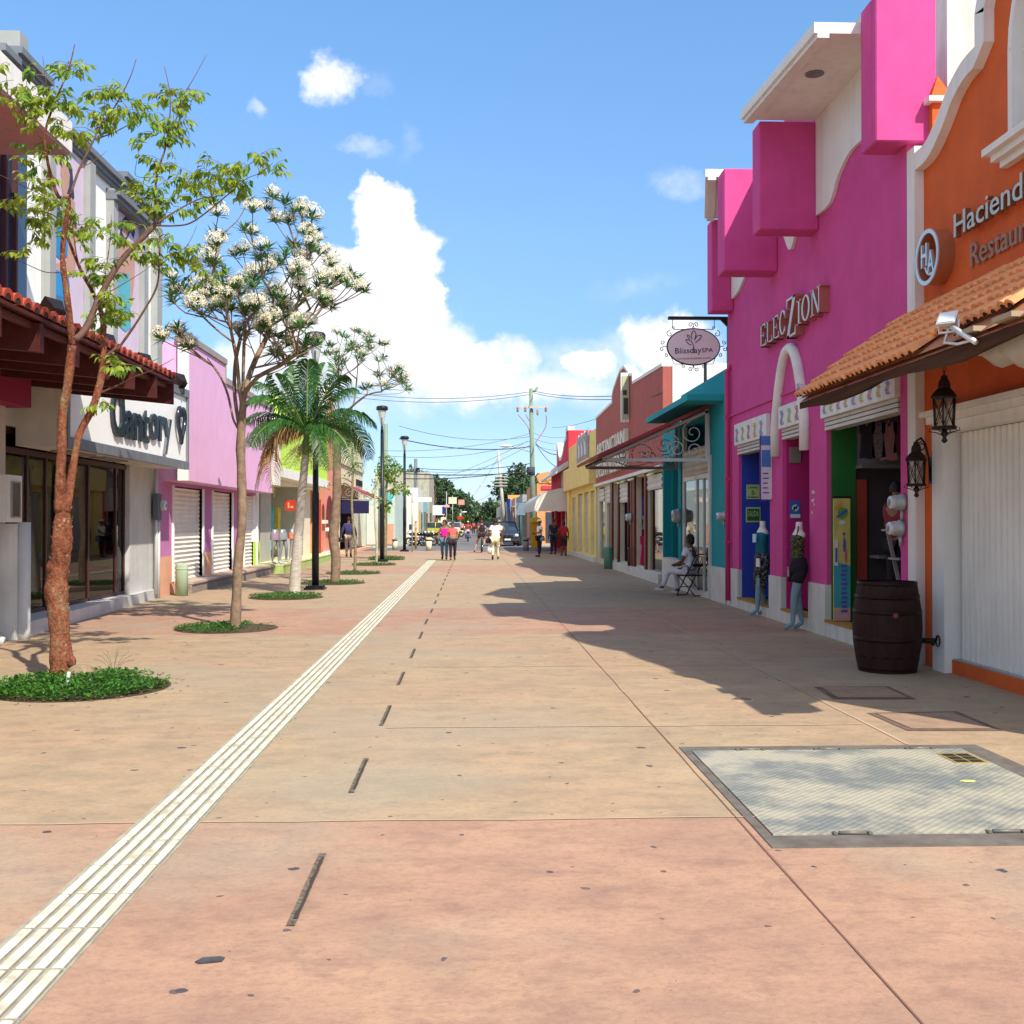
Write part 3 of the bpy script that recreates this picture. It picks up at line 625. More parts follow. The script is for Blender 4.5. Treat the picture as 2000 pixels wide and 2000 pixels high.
f = MB(); f.box(5.41,7.4,15.3,15.45,.16,2.35); f.mi = 1; f.box(5.40,7.4,15.29,15.45,2.351,4.3); f.mi = 2; f.box(5.41,5.56,15.25,15.29,.16,2.2); f.build('shop_back_panel', [inn, M('interior pale wall', (.34,.32,.32)), innred], mg)
f = MB(); f.box(5.40,7.2,15.0,15.28,2.35,2.40); f.box(5.6,7.2,14.9,15.28,1.1,1.14); f.box(5.6,7.2,14.9,15.28,.6,.64); f.build('shop_shelf', M('shelf grey', (.16,.15,.15)), mg)
# clothes hanging inside
def garment(mb, cx, y, zt, w, h, ax='x', body=None, dep=.04):
    """flat hanging vest or dress with neck and arm openings; ax is the axis of its width"""
    P = [(-.5,-.02),(-.32,.0),(-.14,-.02),(-.1,-.12),(.1,-.12),(.14,-.02),(.32,0),(.5,-.02),(.46,-.30),(.36,-.34),(.40,-.62),(.5,-1),(.2,-1.03),(-.1,-1.0),(-.5,-1.02),(-.40,-.6),(-.36,-.34),(-.46,-.30)]
    if ax == 'x': pts = [(cx+a*w, y, zt+b*h) for a, b in P]; e = (0, dep, 0)
    else: pts = [(y, cx+a*w, zt+b*h) for a, b in P]; e = (dep, 0, 0)
    mb.prism(pts, e)
cols = [M('black cloth', (.03,.03,.04), var=.3), M('faded pink cloth', (.45,.22,.24)), M('grey print cloth', (.22,.20,.22), scale=30, var=.7), M('wine cloth', (.16,.03,.07))]
for k, (px_, c, w_, h_) in enumerate(((1694,0,.22,.50),(1716,2,.20,.48),(1737,1,.22,.52),(1757,3,.18,.42),(1772,0,.2,.45))):
    p = PY(px_, 820, 14.9); f = MB(); garment(f, p.x, 14.9, 2.98, w_, h_); f.tube([(p.x,14.92,2.96),(p.x,14.92,3.05)], .008, 6)
    tag(f.build('hanging_garment', cols[c]), ['black top hanging nearest the green panel inside the shop', 'grey printed top hanging second from the green panel', 'faded pink dress hanging in the middle of the indoor row', 'short wine coloured top hanging fourth in the indoor row', 'black vest hanging last in the indoor row by the meters'][k], 'garment', 'garments hanging inside the magenta shop')
# projecting strip sign between doors
t = thing('strip_sign', 'narrow white and blue strip sign projecting between the two small doors', 'sign', (4.9,18.15,2.6))
f = MB(); f.box(4.81,5.0,18.10,18.12,1.98,3.05); f.build('board', M('strip sign white', (.7,.7,.72)), t)
f = MB(); f.mi = 0; f.box(4.815,4.985,18.094,18.099,2.88,3.03); f.box(4.83,4.98,18.094,18.099,2.52,2.80); f.mi = 1; f.box(4.80,4.815,18.09,18.12,1.97,3.05); f.box(4.80,4.99,18.09,18.12,1.955,1.98)
for k in range(5): f.mi = 1; f.box(4.85,4.95-.01*(k % 3),18.094,18.099,2.08+k*.08,2.10+k*.08)
f.build('print', [M('strip blue', (.08,.22,.55)), M('strip purple', (.12,.05,.30))], t)
# banner stand
t = thing('banner_stand', 'tall colourful poster stand with a dancing figure beside the green door', 'banner', (5.1,15.0,.2))
f = MB(); f.box(5.0,5.235,15.0,15.02,.24,1.93); f.build('poster', M('poster yellow ground', (.60,.52,.14), scale=4, var=.3), t)
g = MB(); rr = random.Random(3)
def blob(mb, cx, cz, rx, rz, y, n=10, jit=.3): mb.add([(cx+rx*math.cos(a)*rr.uniform(1-jit,1), y, cz+rz*math.sin(a)*rr.uniform(1-jit,1)) for a in [2*math.pi*i/n for i in range(n)]], [tuple(range(n))])
g.mi = 0; g.add([(5.003,14.998,.42),(5.232,14.998,.42),(5.232,14.998,1.0),(5.003,14.998,1.06)], [(0,1,2,3)])
g.mi = 1; g.add([(5.003,14.998,.245),(5.232,14.998,.245),(5.232,14.998,.42),(5.003,14.998,.40)], [(0,1,2,3)])
g.mi = 4; blob(g, 5.08, 1.80, .06, .07, 14.996); g.mi = 3; blob(g, 5.13, 1.73, .08, .10, 14.994)
g.mi = 5; g.obox((5.12,14.992,1.72), (.07,0,.05), (0,.001,0), (-.01,0,.014)); g.mi = 2; blob(g, 5.12, 1.60, .05, .035, 14.994)
g.mi = 5; blob(g, 5.15, 1.28, .025, .14, 14.994); blob(g, 5.145, 1.44, .022, .03, 14.994); g.mi = 6; blob(g, 5.17, 1.14, .02, .12, 14.992)
for k in range(11): g.mi = 5; g.box(5.10+.01*(k % 2), 5.19-.008*(k % 3), 14.991, 14.9945, .36+k*.062, .395+k*.062)
g.mi = 2; g.box(5.01,5.06,14.99,14.9945,1.0,1.36); g.mi = 5; g.box(5.02,5.05,14.987,14.9895,1.05,1.25)
g.build('print', [M('print teal', (.06,.36,.42)), M('print pink', (.62,.35,.33)), M('print pale', (.7,.68,.6)), M('print green', (.12,.36,.08)), M('print orange', (.72,.28,.05)), M('print purple', (.12,.10,.38)), M('print rose', (.6,.12,.2))], t)
f = MB(); f.box(4.985,5.25,15.0,15.03,1.93,1.96); f.box(4.985,5.25,14.98,15.05,.2,.24); f.build('stand_frame', iron, t)
# electricity meters
def meter(name, lab, c, d=(-1,0,0), r=.085, grp=None):
    t = thing(name, lab, 'electricity meter', c, grp); c = Vector(c)
    ax = 'x' if abs(d[0]) > .5 else 'y'; s = d[0] if ax == 'x' else d[1]
    f = MB(); f.lathe(c, [(r*1.15,0),(r*1.15,s*.05),(r*.98,s*.055),(r*.98,s*.12)][::1], 24, axis=ax); f.build('housing', metalgrey, t)
    f = MB(); f.lathe(c, [(r*.9,s*.10),(r*.9,s*.16),(r*.8,s*.175)], 24, axis=ax); f.build('glass_cover', M('meter glass', (.62,.64,.66), rough=.15, spec=.8, bump=0), t)
    f = MB(); f.lathe(c, [(r*.45,s*.176),(r*.45,s*.179)], 16, axis=ax)
    f.build('dial', M('meter dial', (.25,.27,.28)), t)
    f = MB(); a = c+Vector((s*.03 if ax == 'x' else 0, s*.03 if ax == 'y' else 0, -r)); f.tube([a, a-Vector((0,0,.12))], .02, 8); f.build('conduit', metalgrey, t); return t
meter('electricity_meter', 'upper round glass electricity meter beside the shop opening', (4.998,12.51,1.83), grp='meters by the wide shop opening')
meter('electricity_meter', 'lower round glass electricity meter beside the shop opening', (4.998,12.55,1.53), grp='meters by the wide shop opening')
meter('electricity_meter', 'small grey meter where the teal wall meets the magenta wall', (4.97,21.3,1.72), r=.08)
# raised serif letters
LT = thing('shop_lettering', 'raised pale serif letters reading ELECZION on the magenta wall', 'lettering', (4.9,16.7,4.5))
lface = M('letter face', (.55,.57,.50), metal=.3, rough=.4); lside = M('letter side', (.42,.12,.10), rough=.5)
def serif(ch, s0, z0, w, h):
    """strokes in (s,z): s runs along the street towards the viewer's right"""
    t = w*.17; th = h*.045; S = []
    def R_(a,b,c,d): S.append([(a,c),(b,c),(b,d),(a,d)])
    if ch in 'EL':
        R_(.12*w,.12*w+t,0,h); R_(0,.12*w+t*1.6,0,th); R_(0,.12*w+t*1.6,h-th,h)
        S.append([(.12*w+t,0),(w,0),(w,.26*h),(w-.07*w,.26*h),(w-.12*w,th*1.4),(.12*w+t,th*1.4)])
        if ch == 'E':
            S.append([(.12*w+t,h),(w*.95,h),(w*.95,.76*h),(w*.88,.76*h),(w*.83,h-th*1.4),(.12*w+t,h-th*1.4)])
            R_(.12*w+t,.66*w,.5*h-th/2,.5*h+th/2); R_(.62*w,.68*w,.38*h,.62*h)
    elif ch == 'I': R_(.5*w-t*.9,.5*w+t*.9,0,h); R_(0.05*w,.95*w,0,th); R_(.05*w,.95*w,h-th,h)
    elif ch == 'N':
        R_(.12*w,.12*w+t*.55,0,h); R_(.84*w,.84*w+t*.55,0,h); S.append([(.08*w,h),(.08*w+t*1.2,h),(.84*w+t*.55,0),(.84*w-t*.4,0)]); R_(0,.34*w,0,th); R_(.68*w,1.04*w,h-th,h); R_(-.02*w,.2*w,h-th,h)
    elif ch == 'Z':
        S.append([(0,0),(t*1.7,0),(w,h),(w-t*1.7,h)]); S.append([(0,0),(w,0),(w,.24*h),(w-.05*w,.24*h),(w-.12*w,th*1.3),(0,th*1.3)]); S.append([(w,h),(0,h),(0,.78*h),(.05*w,.78*h),(.12*w,h-th*1.3),(w,h-th*1.3)])
    elif ch in 'CO':
        n = 22; a0, a1 = (R(42), R(318)) if ch == 'C' else (0, 2*math.pi)
        for i in range(n):
            a = a0+(a1-a0)*i/n; b = a0+(a1-a0)*(i+1)/n
            def P(x, k): f = 1-(t*1.05/w*2*abs(math.cos(x))+th/h*2*abs(math.sin(x)))*k; return (w/2+w/2*math.cos(x)*f, h/2+h/2*1.03*math.sin(x)*f)
            S.append([P(a,0),P(b,0),P(b,1),P(a,1)])
        if ch == 'C': R_(.84*w,.90*w,.62*h,.92*h); R_(.84*w,.90*w,.08*h,.30*h)
    return [[(s0+a, z0+b) for a, b in q] for q in S]
s = 0; specs = [('E',.40,.36),('L',.38,.36),('E',.38,.36),('C',.40,.37),('Z',.52,.60),('I',.24,.36),('O',.44,.37),('N',.46,.38)]
for ch, w_, h_ in specs:
    f = MB(); zb = 4.53 if ch != 'Z' else 4.42
    for qd in serif(ch, s, zb, w_*.9, h_):
        base = [(4.86, 18.3-a, b) for a, b in qd]
        f.mi = 1; f.prism(base, (.138,0,0)); f.mi = 0; f.add([(4.857,b,c) for a,b,c in base], [tuple(range(len(base)))])
    f.build('letter', [lface, lside], LT); s += w_
# spotlight beside arch
def spot(name, lab, c, aim, size=.1, cat='floodlight', grp=None, body=None):
    t = thing(name, lab, cat, c, grp); c = Vector(c); d = Vector(aim).normalized(); u = d.cross(Vector((0,0,1))).normalized(); v = u.cross(d)
    f = MB(); s = size
    q = [(-1,-1,-.6),(1,-1,-.6),(1,1,-.6),(-1,1,-.6)]; a = [c+u*x*s*.75+v*y*s*.55+d*z*s for x,y,z in q]; b = [c+u*x*s*1.25+v*y*s+d*z*s*-1.0 for x,y,z in q]
    f.add(a+b, [(3,2,1,0),(4,5,6,7),(0,1,5,4),(1,2,6,5),(2,3,7,6),(3,0,4,7)])
    for k in range(5): f.obox(c-d*s*.7+u*(k-2)*s*.32, u*.006, v*s*.5, d*s*.18)
    f.build('housing', body or iron, t)
    f = MB(); f.obox(c+d*s*.62, u*s*1.05, v*s*.82, d*.004); f.build('lens', M('lamp lens', (.75,.78,.8), rough=.1, spec=.8, bump=0), t)
    f = MB(); f.tube([c+u*s*1.3, c+u*s*1.3-Vector((0,0,s*1.5)), c-Vector((0,0,s*1.5))-u*s*1.3, c-u*s*1.3], .012, 6); f.build('bracket', body or iron, t); return t
spot('floodlight', 'small silver floodlight beside the white arch above the awning tip', PX(1566,760,4.72), (.3,-.75,.65), .065, body=M('silver housing', (.4,.4,.42), metal=.5, rough=.35))
t = spot('floodlight', 'white floodlight on a curved arm above the broken tile edge', (3.86,8.74,3.23), (-.6,-.55,.55), .062, body=M('white lamp housing', (.72,.73,.74), rough=.4, metal=.2))
f = MB(); f.tube([(3.86,8.74,3.17),(3.85,8.80,3.06),(3.88,8.62,3.02),(3.93,8.5,3.03)], .012, 8); f.tube([(3.87,8.70,3.17),(3.90,8.35,2.99)], .022, 10); f.build('arm', M('white lamp housing', ()), t)
# lanterns
def lantern(t, c, s=1.0):
    c = Vector(c); r = .105*s; seat = [(-r,-r),(r,-r),(r,r),(-r,r)]
    f = MB(); f.lathe(c, [(.012,.34*s),(.03*s,.33*s),(.035*s,.30*s),(.05*s,.285*s),(.06*s,.235*s),(.055*s,.225*s),(.10*s,.18*s),(.125*s,.14*s),(.115*s,.125*s)], 6, sm=False); f.build('cap', iron, t)
    f = MB()
    for k in range(6):
        a = R(60*k); b = R(60*k+60); p = Vector((math.cos(a),math.sin(a),0))*.10*s; q = Vector((math.cos(b),math.sin(b),0))*.10*s; z0 = Vector((0,0,-.12*s)); z1 = Vector((0,0,.13*s))
        f.tube([c+p*.88+z0, c+p+z1], .008*s, 5); f.tube([c+p*.88+z0, c+(q+z1)], .004*s, 4); f.tube([c+q*.88+z0, c+(p+z1)], .004*s, 4)
    f.lathe(c, [(.115*s,-.15*s),(.115*s,-.12*s)], 6, sm=False); f.lathe(c, [(.012*s,-.27*s),(.03*s,-.25*s),(.015*s,-.22*s),(.035*s,-.19*s),(.02*s,-.15*s)], 8)
    for k in range(4):
        a = R(90*k+45); d = Vector((math.cos(a),math.sin(a),0)); f.tube([c+d*.13*s-Vector((0,0,.135*s)), c+d*.14*s-Vector((0,0,.16*s)), c+d*.07*s-Vector((0,0,.175*s)), c+d*.02*s-Vector((0,0,.20*s))], .005*s, 5)
    f.build('cage', iron, t)
    f = MB(); f.lathe(c, [(.086*s,-.118*s),(.097*s,.128*s)], 6, sm=False, cap=False); f.build('glass_pane', glass('lantern glass', (.8,.78,.72), .1), t)
    f = MB(); f.lathe(c, [(.02,-.1*s),(.02,-.03*s),(.03,-.0),(.01,.05*s)], 10); f.build('bulb', M('bulb white', (.7,.68,.6)), t)
t = thing('hanging_lantern', 'black iron lantern hanging on a chain under the tiled awning', 'lantern', (4.46,10.2,2.62)); lantern(t, (4.46,10.2,2.63), 1.05)
f = MB()
for k in range(8):
    z = 2.99+k*.055; c = Vector((4.46,10.2,z)); a = Vector((1,0,0)) if k % 2 else Vector((0,1,0)); f.tube([c+a*.012*math.cos(x)+Vector((0,0,.035*math.sin(x))) for x in [2*math.pi*i/8 for i in range(9)]], .004, 5)
f.build('chain', iron, t)
t = thing('wall_lantern', 'black iron lantern on a curled wall bracket beside the white trim', 'lantern', (4.86,11.82,2.15)); lantern(t, (4.84,11.78,2.14), 1.0)
f = MB(); f.lathe((5.098,11.95,2.16), [(.045,0),(.045,-.03),(.02,-.04)], 14, sy=1, axis='x'); f.box(5.06,5.098,11.91,11.99,2.02,2.32)
f.tube([(5.06,11.94,2.05),(5.04,11.93,2.3),(4.99,11.9,2.46),(4.92,11.85,2.52),(4.86,11.81,2.49),(4.83,11.79,2.44),(4.85,11.79,2.41)], .012, 8)
f.tube(spiral((4.93,11.86,2.43),(1,0,0),(0,0,1),.05,1.4,R(90)), .007, 6); f.tube([(4.84,11.78,2.47),(4.84,11.78,2.42)], .01, 6); f.build('bracket', iron, t)
# barrel
t = thing('barrel', 'large dark brown wooden barrel standing on the pavement by the orange shopfront', 'barrel', (4.49,11.72,0))
f = MB(); n = 32; prof = [(.30,0),(.325,.12),(.352,.3),(.362,.47),(.352,.65),(.325,.83),(.305,.95)]
vs = []
for r, h in prof:
    for k in range(n*2):
        a = math.pi*k/n; rr_ = r-(.004 if k % 4 == 0 else 0); vs.append((4.49+rr_*math.cos(a), 11.72+rr_*math.sin(a), h+.004))
m = n*2; f.add(vs, [(i*m+k, i*m+(k+1) % m, (i+1)*m+(k+1) % m, (i+1)*m+k) for i in range(len(prof)-1) for k in range(m)], True)
wood = M('barrel oak stained', (.026,.008,.006), rough=.75, aniso=(6,6,.6), scale=4, var=.5, streak=.3, stain=(.045,.013,.009))
f.lathe((4.49,11.72,.93),[(.001,0),(.29,0),(.29,.02)],32,cap=False); f.build('staves', wood, t)
for z, r in ((.03,.308),(.16,.331),(.33,.3555),(.62,.3545),(.78,.334),(.92,.310)):
    f = MB(); f.lathe((4.49,11.72,z), [(r-.006,0),(r,.0),(r+.001,.045),(r-.006,.045)], 40, cap=False); f.build('hoop', M('barrel hoop', (.024,.0085,.0065), metal=.4, rough=.5, var=.4, scale=8), t)
f = MB(); f.tube([(4.84,11.66,.33),(4.98,11.62,.33)], .03, 8); f.tube([(4.95,11.62,.33),(4.95,11.62,.28)], .02, 8); f.tube([(4.99,11.62,.33)]+[(5.0,11.62+.05*math.sin(a),.33+.06*math.cos(a)) for a in [2*math.pi*i/10 for i in range(11)]], .007, 5); f.build('spigot', iron, t)
f = MB(); f.tube([(4.44,11.355,.62),(4.44,11.34,.62)], .03, 10); f.build('bung', M('bung wood', (.2,.07,.04)), t)
# ================================================================== RIGHT SIDE, FARTHER
teal = M('teal stucco', (.01,.30,.34), bump=.3, var=.08, streak=.12, stain=(.02,.2,.22))
tealtop = M('teal slab', (.02,.36,.38), var=.08)
brownred = M('brick red stucco', (.41,.105,.085), streak=.4, stain=(.33,.12,.10), var=.12)
maroon = M('maroon paint', (.14,.022,.015), rough=.5)
yellow = M('yellow stucco', (.84,.66,.24), streak=.25, stain=(.5,.36,.15))
crimson = M('crimson stucco', (.62,.035,.06), streak=.2, stain=(.4,.05,.06))
cream_w = M('cream wall', (.70,.62,.44), streak=.3, stain=(.45,.38,.25))
slat = M('cream shutter slats', (.62,.60,.53), rough=.55)
gl = glass('shop glass'); gld = glass('dark shop glass', (.45,.5,.5), .12)
def slats(mb, X, y0, y1, z0, z1, d=.03, p=.075, ax='x'):
    """corrugated roll shutter"""
    z = z0; k = 0; vs = []
    while z < z1: vs += [(X if k % 2 else X+d, y0, z), (X if k % 2 else X+d, y1, z)]; z += p/2; k += 1
    if ax == 'y': vs = [(b, a, c) for a, b, c in vs]
    mb.add(vs, [(2*i, 2*i+1, 2*i+3, 2*i+2) for i in range(len(vs)//2-1)])
# ---------------- teal building
tb = thing('teal_building', 'teal painted shop with white base and flat teal canopy slab', 'building', (6,25,0))
w = MB(); wall_grid(w, 4.985, .215, 21.31, 28.4, .7, 3.98, [(22.75,25.95,.7,3.85),(26.3,28.3,.7,3.2)]); w.box(4.985,5.2,21.31,25.9,3.98,4.6); w.box(5.201,12,21.205,21.3,0,4.5); w.box(5.201,12,28.2,28.4,0,4.2); w.box(5.201,12,21.31,28.2,3.9,4.0); w.build('wall', teal, tb)
w = MB(); wall_grid(w, 4.96, .24, 21.31, 28.4, 0, .7, [(22.9,24.6,.12,.7)]); w.build('plinth', dirtywhite, tb)
w = MB(); w.box(4.26,4.98,21.5,26.6,4.0,4.12); w.build('canopy', tealtop, tb)
w = MB(); w.box(5.0,5.1,22.75,22.95,.0,3.85); w.box(4.94,4.984,22.60,22.74,.02,3.0); w.box(5.02,5.1,24.3,24.4,.12,2.9); w.box(5.02,5.1,25.75,25.95,.12,3.85); w.box(5.02,5.1,22.95,25.75,2.55,2.65); w.box(5.02,5.09,23.6,23.66,.12,2.55); w.build('shop_frame', alum, tb)
w = MB(); w.box(5.05,5.06,22.95,25.75,.15,2.55); w.build('shop_window', gld, tb)
w = MB(); slats(w, 5.0, 22.95, 25.75, 2.66, 3.3, p=.12); w.build('roll_shutter', slat, tb)
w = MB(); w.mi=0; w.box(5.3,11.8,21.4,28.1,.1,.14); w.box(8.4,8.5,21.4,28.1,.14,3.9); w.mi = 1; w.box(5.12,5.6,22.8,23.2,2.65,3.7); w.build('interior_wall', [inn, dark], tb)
for x, y, a_, h_ in ((5.6,23.5,.5,5.1),(7,24.2,.5,5.1),(6.4,26.8,.5,5.1),(5.6,24.6,.95,4.9)): w = MB(); w.lathe((x+.3,y+.3,4.0), [(a_*.55,0),(a_*.6,.1),(a_*.55,h_-4.15),(a_*.2,h_-4.0)], 16); w.build('roof_tank', M('roof clutter', (.45,.45,.42), var=.3), tb)
for x, y, h in ((5.4,22.6,5.6),(6.3,24,5.7),(5.2,24.2,5.3),(7.2,25,5.9)): w = MB(); w.box(x-.03,x+.03,y-.03,y+.03,4.0,h); w.build('roof_post', M('weathered post', (.16,.15,.14)), tb)
# scroll bracket awning
sa = thing('scroll_awning', 'maroon edged awning on white wrought iron scroll brackets over the seated person', 'awning', (3.9,24.4,2.9))
wi = M('white iron', (.66,.64,.62), rough=.5); gi = M('grey brown iron', (.24,.21,.20), rough=.6)
for Y, mt in ((22.72, wi), (26.1, gi)):
    f = MB(); th = .028
    f.box(2.78,4.95,Y-th,Y+th,2.86,2.93); f.box(4.88,4.95,Y-th,Y+th,2.93,3.95); f.obox((3.84,Y,3.41), (1.10,0,.50), (0,th,0), (-.012,0,.027))
    for (cx, cz, r, st, sg, tn) in ((4.62,3.46,.24,R(100),1,1.5),(4.64,3.10,.17,R(-90),1,1.5),(4.28,3.12,.19,R(200),-1,1.5),(4.05,3.20,.29,R(20),1,1.4),(3.62,3.05,.13,R(-60),1,1.3),(3.60,3.20,.10,R(60),-1,1.2)):
        f.tube(spiral((cx,Y,cz),(1,0,0),(0,0,1),r,tn,st,.035,30,sg), .012, 6)
    f.tube([(4.33,Y,3.27),(4.2,Y,3.0),(4.0,Y,2.95),(3.75,Y,2.94),(3.4,Y,3.05),(3.1,Y,3.03)], .012, 6)
    f.build('scroll_bracket', mt, sa)
f = MB(); f.obox((3.80,24.45,3.50), (1.22,0,.555), (0,2.15,0), (-.014,0,.03)); f.build('awning_sheet', M('maroon sheet', (.28,.04,.04), rough=.6, var=.25), sa)
f = MB()
for k in range(5):
    y = 22.75+k*.85; f.obox((3.84,y,3.41), (1.1,0,.50), (0,.025,0), (-.02,0,.04))
f.tube([(2.79,22.7,2.90),(2.79,26.1,2.90)], .03, 6); f.build('underframe', M('purlin grey', (.17,.15,.17), rough=.6), sa)
# hanging oval sign
hs = thing('hanging_sign', 'oval pink spa sign framed in wrought iron curls under a dark gallows bracket', 'sign', (4.2,21.9,5.0))
def SP(px, py, Y=21.55): return PY(px, py, Y)
f = MB(); a = SP(1305,621.5); b = SP(1426,621.5); f.box(a.x,b.x,21.5,21.6,a.z-.025,a.z+.03)
c = SP(1424,725); f.box(c.x-.035,c.x+.03,21.5,21.6,c.z,a.z-.0255); f.prism([SP(1408,624.5,21.52),SP(1420,624.5,21.52),SP(1420,637,21.52)], (0,.06,0)); f.build('gallows_post', M('dark brown steel', (.035,.018,.014), rough=.5), hs)
ctr = SP(1354.3, 677.5); rx = 51.5*21.55/FPX; rz = 35*21.55/FPX
f = MB(); n = 56
vs = [(ctr.x+rx*math.cos(2*math.pi*i/n), 21.53, ctr.z+rz*math.sin(2*math.pi*i/n)) for i in range(n)]; f.prism(vs, (0,.05,0)); f.build('panel', M('sign blush', (.88,.78,.77), bump=0, var=.04), hs)
f = MB(); f.tube([(ctr.x+rx*math.cos(2*math.pi*i/n), 21.55, ctr.z+rz*math.sin(2*math.pi*i/n)) for i in range(n+1)], .022, 8, cap=False)
def cur(px, py, r, st, sg, tn=1.15): f.tube(spiral(SP(px,py),(1,0,0),(0,0,1),r*21.55/FPX,tn,st,.01,20,sg), .008, 5)
for s_ in (-1, 1):
    X_ = lambda d: 1354.3+s_*d
    cur(X_(5.5),634.5,5,R(0 if s_ < 0 else 180),s_*-1,1.2); cur(X_(46),652,7,R(90),-s_,1.1); cur(X_(61),669,4.5,R(180 if s_ > 0 else 0)+R(-60*s_),s_,1.1); cur(X_(61),682,4.5,R(60),-s_,1.1); cur(X_(52),693.5,4,R(90),-s_,1.1)
    cur(X_(5.5),721.5,4.5,R(60),-s_,1.2); cur(X_(19),715,4,R(90),-s_,1.1); cur(X_(40),640,3.2,R(-90),-s_,1.1)
    f.tube([SP(X_(2),643),SP(X_(0.5),636)], .008, 5); f.tube([SP(X_(0),713),SP(X_(1.5),720)], .008, 5); f.tube([SP(X_(51.5),677),SP(X_(60),676)], .008, 5)
    f.tube([SP(X_(12),643),SP(X_(38),643.5)], .008, 5); f.tube([SP(X_(43),698),SP(X_(38),711),SP(X_(20),711)], .008, 5); f.tube([SP(X_(40.5),640),SP(X_(41),624)], .007, 5)
f.build('iron_frame', M('sign frame iron', (.03,.03,.05), rough=.5), hs)
f = MB(); kx = 21.55/FPX
f.add(*text_mesh('Blissday', SP(1318.5,690.5,21.528), (1,0,.035), (0,0,1), 11.5*kx, 52*kx, ext=.004)); f.add(*text_mesh('SPA', SP(1371,688,21.528), (1,0,.035), (0,0,1), 8.5*kx, 22*kx, ext=.004))
navy = M('sign navy', (.02,.03,.13), bump=0); f.build('lettering', navy, hs)
f = MB()
def petal(pts): f.tube([SP(x,y,21.525) for x, y in smooth_pts([(a,b) for a,b in pts], 4)], .007, 5)
petal([(1355,645),(1350.5,652),(1351,663)]); petal([(1355,645),(1359,652),(1358,658),(1356,664)]); petal([(1356,664),(1362,656),(1370,655)]); petal([(1370,655),(1367,662),(1358,669)])
petal([(1347,663),(1342.5,657),(1342.5,653.5)]); petal([(1342.5,653.5),(1347,657),(1348,660)]); petal([(1339,663.5),(1345,664),(1351,668),(1355.5,680),(1355.5,689)]); petal([(1339,664),(1343,670),(1350,674)])
f.build('leaf_emblem', navy, hs)
f = MB(); rr = random.Random(2); x_ = 1322
while x_ < 1388:
    w_ = rr.choice((1.6,2,2.4)); a = SP(x_,701-(x_-1322)*.03,21.526); f.box(a.x, a.x+w_*kx*.8, 21.524, 21.529, a.z-.010, a.z+.014); x_ += w_+(2.2 if rr.random() < .16 else .5)
f.build('small_lettering', M('sign faded', (.42,.27,.24), bump=0), hs)
# ---------------- brick red building
bb = thing('brick_red_building', 'brick red shop building with peaked parapet and white ledge', 'building', (6,36,0))
y0, y1 = 28.45, 43.7; yc = (y0+y1)/2
prof = [(y0,3.1),(y0,5.66),(33.7,5.86),(33.75,6.12),(34.3,6.18),(35.0,6.42),(yc-.5,6.62),(yc+.5,6.62),(37.4,6.42),(38.3,6.18),(38.6,6.0),(38.62,5.78),(y1,5.70),(y1,3.1)]
w = MB(); poly_wall(w, 5.0, .25, prof); w.build('wall', brownred, bb)
w = MB(); ribbon(w, prof[1:-1], -.09, 4.97, 5.3); w.build('coping', white, bb)
w = MB(); w.box(4.90,5.2,y0,y1,3.0,3.098); w.build('ledge', white, bb)
w = MB(); w.box(5.251,12,y0-.02,y0+.2,0,5.75); w.box(5.251,12,y1-.2,y1,0,5.6); w.box(11.8,12,y0+.2,y1-.2,0,5.6); w.box(5.251,11.8,y0+.2,y1-.2,4.9,5.0)
w.build('side_wall', white, bb)
w = MB(); wall_grid(w, 5.05, .15, y0, y1, 0, 3.0, [(28.8,31.2,.25,2.95),(31.45,33.3,.3,2.95),(34.7,37.0,.3,2.95),(37.3,38.6,.3,2.95),(39.2,40.6,.2,2.95),(41.3,42.9,.2,2.95)]); w.build('ground_wall', M('faded cream plaster', (.60,.55,.40), streak=.4, stain=(.4,.33,.2)), bb)
w = MB(); w.box(4.86,5.05,28.45,38.7,0,.25); w.build('step', dirtywhite, bb)
for a, b in ((31.2,31.45),(33.35,34.65),(38.65,39.15),(37.0,37.3)): w = MB(); w.box(4.98,5.045,a,b,.25,3.0); w.build('pillar', maroon, bb)
for a, b, z in ((28.8,31.2,2.5),(34.7,37.0,2.25),(39.2,40.6,2.3),(41.3,42.9,2.4)):
    w = MB(); slats(w, 5.02, a, b, z, 2.95, p=.16); w.build('roll_shutter', slat, bb)
for a, b in ((28.8,31.2),(39.2,40.6),(41.3,42.9)):
    w = MB(); w.box(5.12,5.13,a,b,.25,2.6); w.build('shop_window', gl, bb)
w = MB(); w.mi = 0; w.box(5.3,11.8,28.7,43.4,.2,.25); w.box(9,9.1,28.7,43.4,.25,4.9); 
for yy in (31.3,34.0,38.9): w.box(5.3,9,yy,yy+.1,.25,4.9)
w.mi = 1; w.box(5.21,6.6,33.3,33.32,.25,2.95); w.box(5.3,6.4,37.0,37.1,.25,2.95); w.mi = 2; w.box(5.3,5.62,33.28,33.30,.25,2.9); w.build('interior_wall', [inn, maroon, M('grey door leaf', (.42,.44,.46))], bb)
for a in (34.9,35.6,29.4,33.0):
    w = MB(); w.tube([(4.9,a,2.9),(4.9,a+1.0,2.9)], .035, 8); w.build('tube_lamp', M('greenish tube lamp', (.55,.72,.35), rough=.3), bb)
vs_ = thing('vertical_sign', 'narrow white framed signboard standing out from the brick red parapet', 'sign', (4.8,34.4,5.4))
